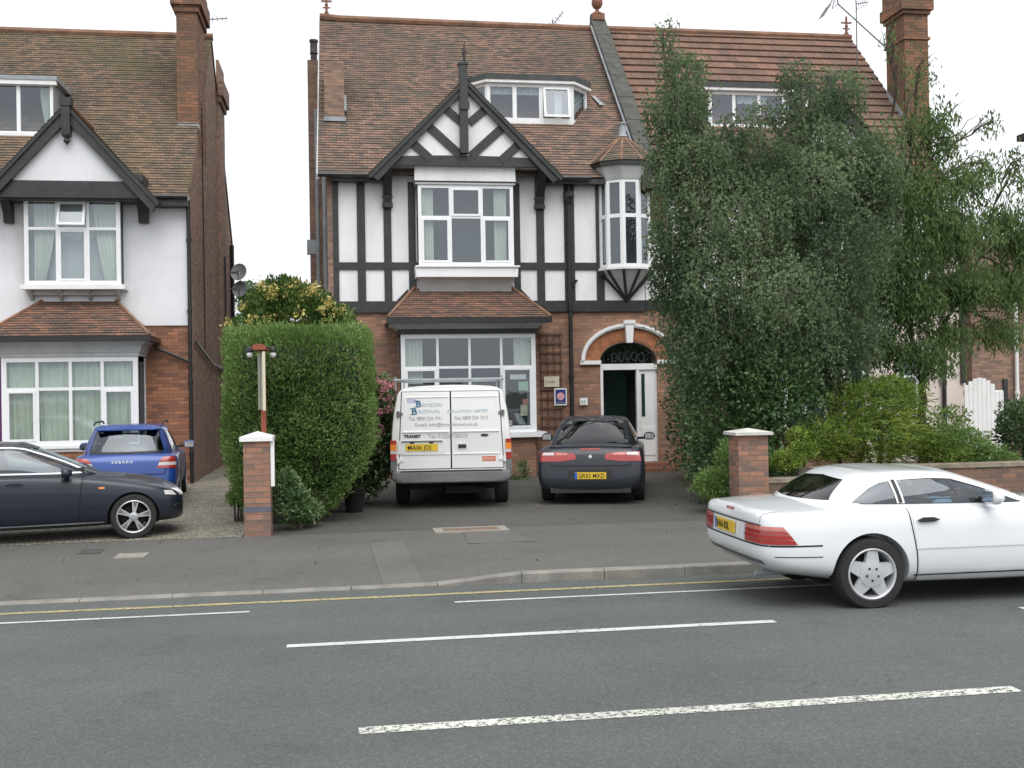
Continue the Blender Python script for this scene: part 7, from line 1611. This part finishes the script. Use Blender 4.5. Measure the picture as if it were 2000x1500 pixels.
M['leaf_fallen'] = leafmat('leaf_fallen', [(.10, .08, .03), (.20, .15, .05), (.30, .24, .09)], .1, 3, .7, .2)
M['core'] = pm('dark_core_fill', (.012, .022, .009), .95, .4, 6, .3, 20)  # near-black fill for the added solid inside the hedge
def superbox(c, h, ex, n, seed, depth=.16, rough=.07, taper=None):
    rg = np.random.default_rng(seed); d = rg.normal(size=(n*2, 3)); d /= np.abs(d).max(axis=1)[:, None]   # cube surface, then rounded
    r = (np.abs(d)**ex).sum(axis=1)**(-1/ex); d = d*r[:, None]; keep = d[:, 2] > -.995; d = d[keep][:n]
    k = 1-depth*rg.random(len(d))**1.6+rough*lump(d*2.2, seed+3, 2.4)+.03*lump(d*6, seed+9, 3)
    P = np.array(c)+d*np.array(h)*k[:, None]; nrm = d/np.linalg.norm(d, axis=1)[:, None]
    if taper is not None: P = taper(P)
    return P, nrm
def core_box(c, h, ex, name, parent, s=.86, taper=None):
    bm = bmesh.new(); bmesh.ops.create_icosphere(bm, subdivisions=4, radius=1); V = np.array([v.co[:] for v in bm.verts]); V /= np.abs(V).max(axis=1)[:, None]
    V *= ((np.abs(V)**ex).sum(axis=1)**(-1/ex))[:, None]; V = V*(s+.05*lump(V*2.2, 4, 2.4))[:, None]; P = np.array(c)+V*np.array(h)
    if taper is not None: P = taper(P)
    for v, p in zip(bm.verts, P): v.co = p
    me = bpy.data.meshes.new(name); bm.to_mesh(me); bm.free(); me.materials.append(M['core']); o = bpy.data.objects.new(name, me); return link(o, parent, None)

# ---- clipped hedge
t = thing('hedge', 'tall clipped green hedge behind the left gate pier and post sign', 'hedge', (-.6, 17.0, 0), group=None)
hx0, hx1 = W(432, 800, 15.9).x, W(730, 700, 15.9).x; hz1 = W(580, 640, 15.9).z; hc = ((hx0+hx1)/2, 17.1, hz1/2+.10); hh = ((hx1-hx0)/2, 1.35, hz1/2-.06)
def htap(P):
    P = P.copy(); z = P[:, 2]; f = np.clip((1.15-z)/1.15, 0, 1); P[:, 0] -= f**1.2*np.clip(P[:, 0]-hc[0]+.3, 0, 9)*.55; P[:, 1] += f*np.clip(17.1-P[:, 1], 0, 9)*.18; P[:, 0] += f**1.5*np.clip(hc[0]-P[:, 0], 0, 9)*.25; return P
P, N_ = superbox(hc, hh, 13, 84000, 21, .15, .03, htap)
leaf_mesh('foliage', P, .047, .5, M['leaf_hedge'], t, N_*.8+np.array([0, 0, .5]), .9, 22)
P, N_ = superbox(hc, (hh[0]+.04, hh[1]+.04, hh[2]+.05), 13, 3500, 25, .05, .09, htap); leaf_mesh('stray_shoots', P, .085, .32, M['leaf_hedge'], t, N_+np.array([0, 0, .8]), .5, 26)
core_box(hc, hh, 12, 'dark_core', t, .79, htap)  # added unseen dark solid, blocks light and views through the leaves
# ---- yellow flecked shrub behind it
t = thing('shrub', 'green shrub flecked with golden yellow rising behind the clipped hedge', 'shrub', W(580, 700, 19.3))
bl = [pblob(575, 625, 19.3, 95, 75, 1.0), pblob(505, 645, 19.3, 52, 50, .8), pblob(650, 650, 19.3, 58, 52, .8), pblob(560, 580, 19.3, 60, 38, .7), pblob(560, 760, 19.4, 95, 160, .9, .5)]
P, d, c = sample(bl, 17000, 31, .5, .2); leaf_mesh('foliage', P, .085, .5, M['leaf_green'], t, d+np.array([0, 0, .6]), .8, 32)
rg = np.random.default_rng(33); rng_ = rg; tips = []
for _ in range(44):
    b_ = bl[rg.choice(4)]; dd = rg.normal(size=3); dd[2] = rng_.uniform(-.2, .6); dd[1] = -abs(dd[1]); dd /= np.linalg.norm(dd); q = np.array(b_[:3])+dd*np.array(b_[3:6])*rg.uniform(.95, 1.1); tips.append(q+rg.normal(size=(26, 3))*.055)
tips = np.concatenate(tips); leaf_mesh('golden_tips', tips, .075, .5, M['leaf_gold'], t, None, 1, 34)
mb = MB(); 
for k in range(6): limb(mb, (-.8, 19.3, 0), (-1.6+.35*k, 19.2, 2.6), .05, .02, 40+k)
mb.build('stems', M['bark'], t)
# ---- pink flowering bush between hedge and van
t = thing('flowering_bush', 'green bush with pink flower heads between the hedge and the white van', 'bush', W(740, 950, 18.2))
bl = [pblob(735, 800, 18.6, 42, 70, .6), pblob(720, 890, 18.4, 50, 80, .7), pblob(745, 860, 18.6, 30, 80, .5), pblob(690, 850, 19, 60, 120, .6)]
P, d, c = sample(bl, 9000, 51, .5, .15); leaf_mesh('foliage', P, .085, .5, M['leaf_ivy'], t, d+np.array([0, 0, .3]), .9, 52)
fl = []
for (px, py) in ((748, 762), (758, 778), (742, 805), (737, 806), (735, 850), (744, 838), (738, 878), (760, 752), (741, 745), (757, 800)): fl.append(np.array(W(px, py, 18.05))+np.random.default_rng(px).normal(size=(60, 3))*np.array([.05, .04, .03]))
leaf_mesh('flower_heads', np.concatenate(fl), .04, .8, M['leaf_pink'], t, None, 1, 53)
# ---- low plants
def bush(name, label, cat, blobs, n, size, asp, mat, seed, D=(0, 0, .4), group=None, shell=.6, base=None, spread=.9, part='foliage'):
    b0 = blobs[0]; t = thing(name, label, cat, (b0[0], b0[1], 0), group=group); P, d, c = sample(blobs, n, seed, shell, .22)
    P[:, 2] = np.maximum(P[:, 2], .02); leaf_mesh(part, P, size, asp, mat, t, d+np.array(D), spread, seed+1)
    mb = MB()
    for k in range(5):
        b = blobs[k % len(blobs)]; limb(mb, (b0[0]+.03*k, b0[1], 0), (b[0]+random.uniform(-.3, .3)*b[3], b[1], b[2]+.3*b[5]), .018, .006, seed*3+k, 5)
    mb.build('stems', M['bark'], t); return t
bush('low_shrub', 'pale green variegated shrub at the foot of the hedge right of the left pier', 'shrub', [pblob(572, 985, 15.35, 42, 38, .35), pblob(555, 950, 15.4, 30, 35, .3), pblob(602, 1000, 15.6, 30, 22, .3)], 3800, .06, .55, M['leaf_variegated'], 61)
bush('weed_clump', 'small green weed clump on the gravel left of the brick pier', 'plant', [pblob(458, 972, 16.6, 17, 17, .2), pblob(468, 950, 17.5, 10, 22, .2)], 700, .08, .2, M['leaf_hedge'], 64, (0, 0, 1))
bush('small_plant', 'small twiggy green plant under the bay window between van and hatchback', 'plant', [pblob(1022, 915, 22.8, 14, 17, .25), pblob(1012, 935, 22.7, 20, 8, .2)], 500, .07, .35, M['leaf_variegated'], 67, (0, 0, .8))
bush('bush', 'dark green climber covered mass beside the arched doorway', 'bush', [(7.35, 20.6, 1.55, .95, 1.7, 1.75, 1), (7.6, 22, 2.6, .8, 1.1, .9, .7)], 15000, .085, .55, M['leaf_ivy'], 71)
bush('bush', 'leafy dark green bush at the drive edge under the weeping tree', 'bush', [(6.25, 17.2, 1.35, .78, 1.1, 1.6, 1), (6.9, 16.8, 1.9, .9, 1.0, 1.1, 1), (6.3, 16.0, .5, .7, .6, .55, .6)], 19000, .075, .6, M['leaf_ivy'], 74)
bush('low_shrub', 'low dark shrub at the drive edge just left of the right gate pier', 'shrub', [pblob(1395, 945, 15.6, 40, 34, .4), pblob(1425, 900, 15.9, 30, 45, .4)], 3600, .055, .5, M['leaf_hedge'], 77)
bush('golden_shrub', 'small golden green shrub on top of the low garden wall by the right pier', 'shrub', [pblob(1535, 900, 15.5, 42, 22, .3), pblob(1570, 880, 15.6, 30, 22, .3), pblob(1555, 850, 15.9, 22, 18, .25)], 2600, .045, .6, M['leaf_juniper'], 80)
bush('low_shrub', 'loose dark green shrub behind the wall in front of the white gate', 'shrub', [pblob(1870, 870, 16.2, 75, 42, .6), pblob(1930, 895, 16.1, 60, 26, .5), pblob(1850, 820, 16.6, 45, 35, .4, .5)], 6500, .06, .45, M['leaf_hedge'], 83)
bush('round_bush', 'rounded dark green bush at the right edge beyond the garden wall', 'bush', [pblob(1995, 835, 17.5, 46, 58, .6)], 4200, .06, .55, M['leaf_ivy'], 86)
def juniper():
    c0 = W(1700, 900, 16.2); t = thing('juniper', 'spreading yellow green juniper leaning over the garden wall', 'shrub', (c0.x, 16.3, 0))
    bl = [pblob(1690, 850, 16.1, 135, 58, .8), pblob(1715, 785, 16.3, 105, 58, .7), pblob(1610, 862, 16.0, 70, 42, .55), pblob(1790, 860, 16.1, 65, 42, .55), pblob(1740, 760, 16.5, 45, 38, .4), pblob(1840, 880, 16.0, 55, 30, .45)]
    rg = np.random.default_rng(91); P = []; D = []
    base, d, c = sample(bl, 3300, 92, .35, .2)
    for i in range(len(base)):
        dirv = d[i]*np.array([1, 1, .5])+np.array([.45, -.25, .35]); dirv /= np.linalg.norm(dirv); L_ = rg.uniform(.12, .30); k = 11
        for j in range(k):
            u = j/k; q = base[i]+dirv*L_*(u-.6)+np.array([0, 0, -.10*L_*u*u*3]); P.append(q+rg.normal(size=3)*.009*(1.3-u)); D.append(dirv+rg.normal(size=3)*.45)
    P = np.array(P); D = np.array(D); D /= np.linalg.norm(D, axis=1)[:, None]; leaf_mesh('foliage', P, .055, .26, M['leaf_juniper'], t, D, .25, 93)
    P, d, c = sample(bl, 5000, 95, .9, .1); P = c0.to_tuple() and (P-c)*.82+c; leaf_mesh('inner_foliage', P, .06, .5, M['leaf_hedge'], t, None, 1, 96)
    mb = MB()
    for k in range(8): b = bl[k % 5]; limb(mb, (c0.x+.1*k-.3, 16.4, 0), (b[0], b[1]+.1, b[2]), .04, .012, 100+k)
    mb.build('stems', M['bark'], t)
juniper()
def tree(name, label, group, blobs, n, size, asp, mat, bark, base, seed, strands=.5, slen=(4, 16), droop=.055, forks=None, D=(0, 0, -.9), trunk_r=.16, shell=.75, spread=.6, flat=0):
    t = thing(name, label, 'tree', base, group=group); rg = np.random.default_rng(seed)
    ns = int(n*(1-strands)); P, d, c = sample(blobs, ns, seed+1, shell, .32); allP = [P]; Dl = [np.tile(np.array(D), (ns, 1))]
    left = n-ns; cap_ = []
    S, ds, cs = sample(blobs, max(1, int(left/((slen[0]+slen[1])/2))), seed+2, .8, .3)
    twigs = MB()
    for i in range(len(S)):
        k = rg.integers(*slen); p = S[i].copy(); v = ds[i]*np.array([.5, .5, .1])*.03; L_ = []
        for j in range(k): p = p+v+np.array([rg.normal()*.006, rg.normal()*.006, -droop]); v = v*.8; L_.append(p+rg.normal(size=3)*.022)
        cap_.append(np.array(L_))
        if i % 9 == 0 and k > 6: twigs.tube([S[i], (S[i]+L_[-1])/2+rg.normal(size=3)*.01, L_[-1]], [.006, .004, .002], 3, cap=False)
    st_ = np.concatenate(cap_); allP.append(st_); Dl.append(np.tile(np.array(D), (len(st_), 1)))
    P = np.concatenate(allP); leaf_mesh('crown', P, size, asp, mat, t, np.concatenate(Dl), spread, seed+3, flat=flat)
    mb = MB(); rr = random.Random(seed); b0 = Vector(base); fk = [b0+Vector(f) for f in forks]
    limb(mb, b0+Vector((0, 0, -.1)), fk[0], trunk_r, trunk_r*.62, seed, 9, .03)
    for i in range(1, len(fk)): limb(mb, fk[0] if i < 3 else fk[i-2], fk[i], trunk_r*.5, trunk_r*.24, seed+i, 7, .05)
    mb.build('trunk', bark, t, smooth=True)
    mb = MB()
    for i, b in enumerate(blobs):
        c_ = Vector(b[:3]); near_ = min(fk, key=lambda f: (f-c_).length); end = c_+Vector((rr.uniform(-.3, .3)*b[3], rr.uniform(-.2, .2)*b[4], .25*b[5])); pts = limb(mb, near_, end, trunk_r*.22, .012, seed*5+i, 7, .07)
        for j in range(9):
            s_ = pts[rr.randint(3, 7)]; e = c_+Vector((rr.uniform(-.95, .95)*b[3], rr.uniform(-.9, .9)*b[4], rr.uniform(-.5, .95)*b[5])); limb(mb, s_, e, .012, .003, seed*9+i*10+j, 5, .08)
    mb.build('branches', bark, t, smooth=True)
    if twigs.f: tag(twigs.build('hanging_twigs', bark, t), kind='stuff')
    return t
Yb = 17.3
birch = [pblob(1630, 735, Yb-.2, 70, 38, .6), pblob(1435, 255, Yb+.1, 42, 45, .4, .5), pblob(1500, 225, Yb+.2, 45, 30, .35, .3), pblob(1570, 215, Yb+.1, 50, 50, .5, .7), pblob(1715, 330, Yb, 55, 90, .6, .7), pblob(1300, 70, Yb, 26, 38, .3, .4), pblob(1335, 150, Yb, 50, 50, .5), pblob(1322, 225, Yb, 70, 55, .6), pblob(1350, 310, Yb, 84, 62, .8), pblob(1420, 330, Yb+.2, 55, 70, .6, .8), pblob(1480, 305, Yb, 60, 55, .5, .8),
    pblob(1555, 150, Yb+.3, 40, 32, .4, .6), pblob(1640, 185, Yb+.3, 62, 55, .6, .8), pblob(1590, 285, Yb, 70, 62, .7), pblob(1565, 370, Yb-.3, 95, 85, .9), pblob(1665, 330, Yb+.2, 75, 90, .8), pblob(1470, 430, Yb-.4, 120, 105, 1.0),
    pblob(1325, 430, Yb, 62, 95, .7), pblob(1310, 540, Yb, 42, 90, .6), pblob(1390, 560, Yb-.4, 90, 110, .9), pblob(1620, 500, Yb-.2, 110, 120, 1.0), pblob(1510, 590, Yb-.6, 120, 105, 1.0), pblob(1370, 680, Yb-.3, 80, 85, .8), pblob(1640, 640, Yb-.3, 85, 85, .8),
    pblob(1570, 680, Yb-.6, 85, 48, .7), pblob(1460, 670, Yb-.5, 75, 45, .7), pblob(1700, 470, Yb+.3, 60, 110, .7, .8), pblob(1300, 320, Yb, 38, 60, .5, .6)]
bx = W(1495, 800, Yb).x
tree('weeping_tree', 'large weeping birch like tree hiding the right half of the timbered house', 'trees in the front garden', birch, 118000, .060, .66, M['leaf_birch'], M['bark_birch'], (bx, Yb+.1, 0), 201, .5, (4, 13), .05,
     [(0, 0, 1.7), (-1.1, 0, 3.6), (.7, 0, 3.6), (-1.4, 0, 5.0), (1.0, .1, 4.9), (.1, -.2, 4.4)], trunk_r=.19, shell=.42, flat=.35, spread=.9)
Yc_ = 17.8
cherry = [pblob(1738, 80, Yc_, 18, 50, .25, .2), pblob(1790, 150, Yc_, 42, 55, .5, .18), pblob(1775, 260, Yc_, 50, 70, .6, .3), pblob(1800, 380, Yc_, 75, 80, .7), pblob(1730, 380, Yc_, 55, 80, .5, .8), pblob(1850, 290, Yc_, 38, 45, .4, .4), pblob(1885, 360, Yc_, 62, 50, .6, .6), pblob(1935, 240, Yc_, 22, 30, .3, .25), pblob(1925, 330, Yc_, 40, 45, .4, .35), pblob(1985, 330, Yc_, 40, 55, .4, .35),
    pblob(1860, 460, Yc_, 80, 62, .8), pblob(1960, 440, Yc_, 62, 62, .6, .7), pblob(1765, 490, Yc_, 80, 70, .8), pblob(1880, 560, Yc_-.2, 95, 52, .8), pblob(1975, 560, Yc_, 60, 60, .6), pblob(1775, 595, Yc_, 80, 58, .8), pblob(1720, 680, Yc_, 62, 42, .6), pblob(1850, 655, Yc_, 62, 32, .6, .7), pblob(1950, 650, Yc_, 62, 35, .6, .7), pblob(1805, 700, Yc_-.3, 75, 45, .6, .8), pblob(1830, 250, Yc_, 50, 70, .5, .6), pblob(1700, 560, Yc_, 70, 90, .7), pblob(1990, 480, Yc_, 40, 80, .6, .7)]
cx_ = W(1815, 850, Yc_).x
tree('cherry_tree', 'loose leaved tree with long drooping leaves in front of the tall chimney', 'trees in the front garden', cherry, 42000, .105, .27, M['leaf_cherry'], M['bark'], (cx_, Yc_+.2, 0), 301, .35, (3, 7), .05,
     [(0, 0, 1.9), (-.4, 0, 3.6), (.6, 0, 3.2), (-.2, 0, 5.2), (1.2, 0, 4.2)], trunk_r=.10, shell=.85, spread=.65)
# far tree top between the houses
bl = [pblob(487, 580, 42, 26, 30, 1.2), pblob(520, 600, 42, 34, 25, 1.2)]
t = thing('far_tree', 'distant dark tree top just showing beside the satellite dishes', 'tree', (bl[0][0], 42, 0)); P, d, c = sample(bl, 3500, 401, .9, .3); leaf_mesh('crown', P, .16, .6, M['leaf_ivy'], t, None, 1, 402)
mb = MB(); mb.tube([(bl[0][0], 42, 0), (bl[0][0], 42, bl[0][2])], [.2, .08], 8); mb.build('trunk', M['bark'], t)
# fallen leaves and grit
rg = np.random.default_rng(500); n = 230
X_ = np.concatenate([rg.uniform(-1.0, 6.5, 80), rg.normal(5.6, .5, 80), rg.uniform(-4, 8, 70)]); Y_ = np.concatenate([rg.uniform(14.9, 23, 80), rg.uniform(15.2, 20, 80), rg.uniform(11.6, 14.7, 70)])
Z_ = np.array([(.010 if y > 14.8 else pave_z(x, y)+.010) for x, y in zip(X_, Y_)])
tag(leaf_mesh('fallen_leaves', np.stack([X_, Y_, Z_], 1), (.035), .6, M['leaf_fallen'], None, None, 1, 501, flat=3, fold=.05), kind='stuff')
bm_ = MB(); rg = random.Random(9)
for k in range(2600):
    x = rg.uniform(-7, -1.3); y = rg.uniform(14.55, 18.5)**1.0; s = rg.uniform(.005, .012)
    if y < 14.7 and rg.random() < .5: continue
    p = [(x+s*math.cos(a)*rg.uniform(.7, 1.2), y+s*math.sin(a)*rg.uniform(.7, 1.2)) for a in (0.3, 1.8, 3.4, 4.9)]; z = .006 if y > 14.8 else pave_z(x, y)+.004
    top = (x, y, z+s*.9)
    for i in range(4): bm_.poly([(p[i][0], p[i][1], z), (p[(i+1) % 4][0], p[(i+1) % 4][1], z), top])
M['pebble'] = pm('pebbles', (.25, .235, .20), .9, .5, 40)
tag(bm_.build('loose_gravel', M['pebble']), kind='stuff')
pt = W(692, 965, 17.4); mb = MB(); mb.lathe([(.001, 0), (.13, 0), (.17, .30), (.19, .30), (.19, .34), (.16, .34), (.15, .28), (.001, .28)], (0, 0, 0), 20); t = thing('plant_pot', 'small round black plant pot in the shade between hedge and van', 'plant pot', (pt.x, 17.4, 0)); mb.build('pot', M['well'], t, local=True, smooth=True)
mb = MB(); mb.lathe([(.001, .285), (.15, .285)], (0, 0, 0), 16); mb.build('soil', M['ground'], t, local=True)
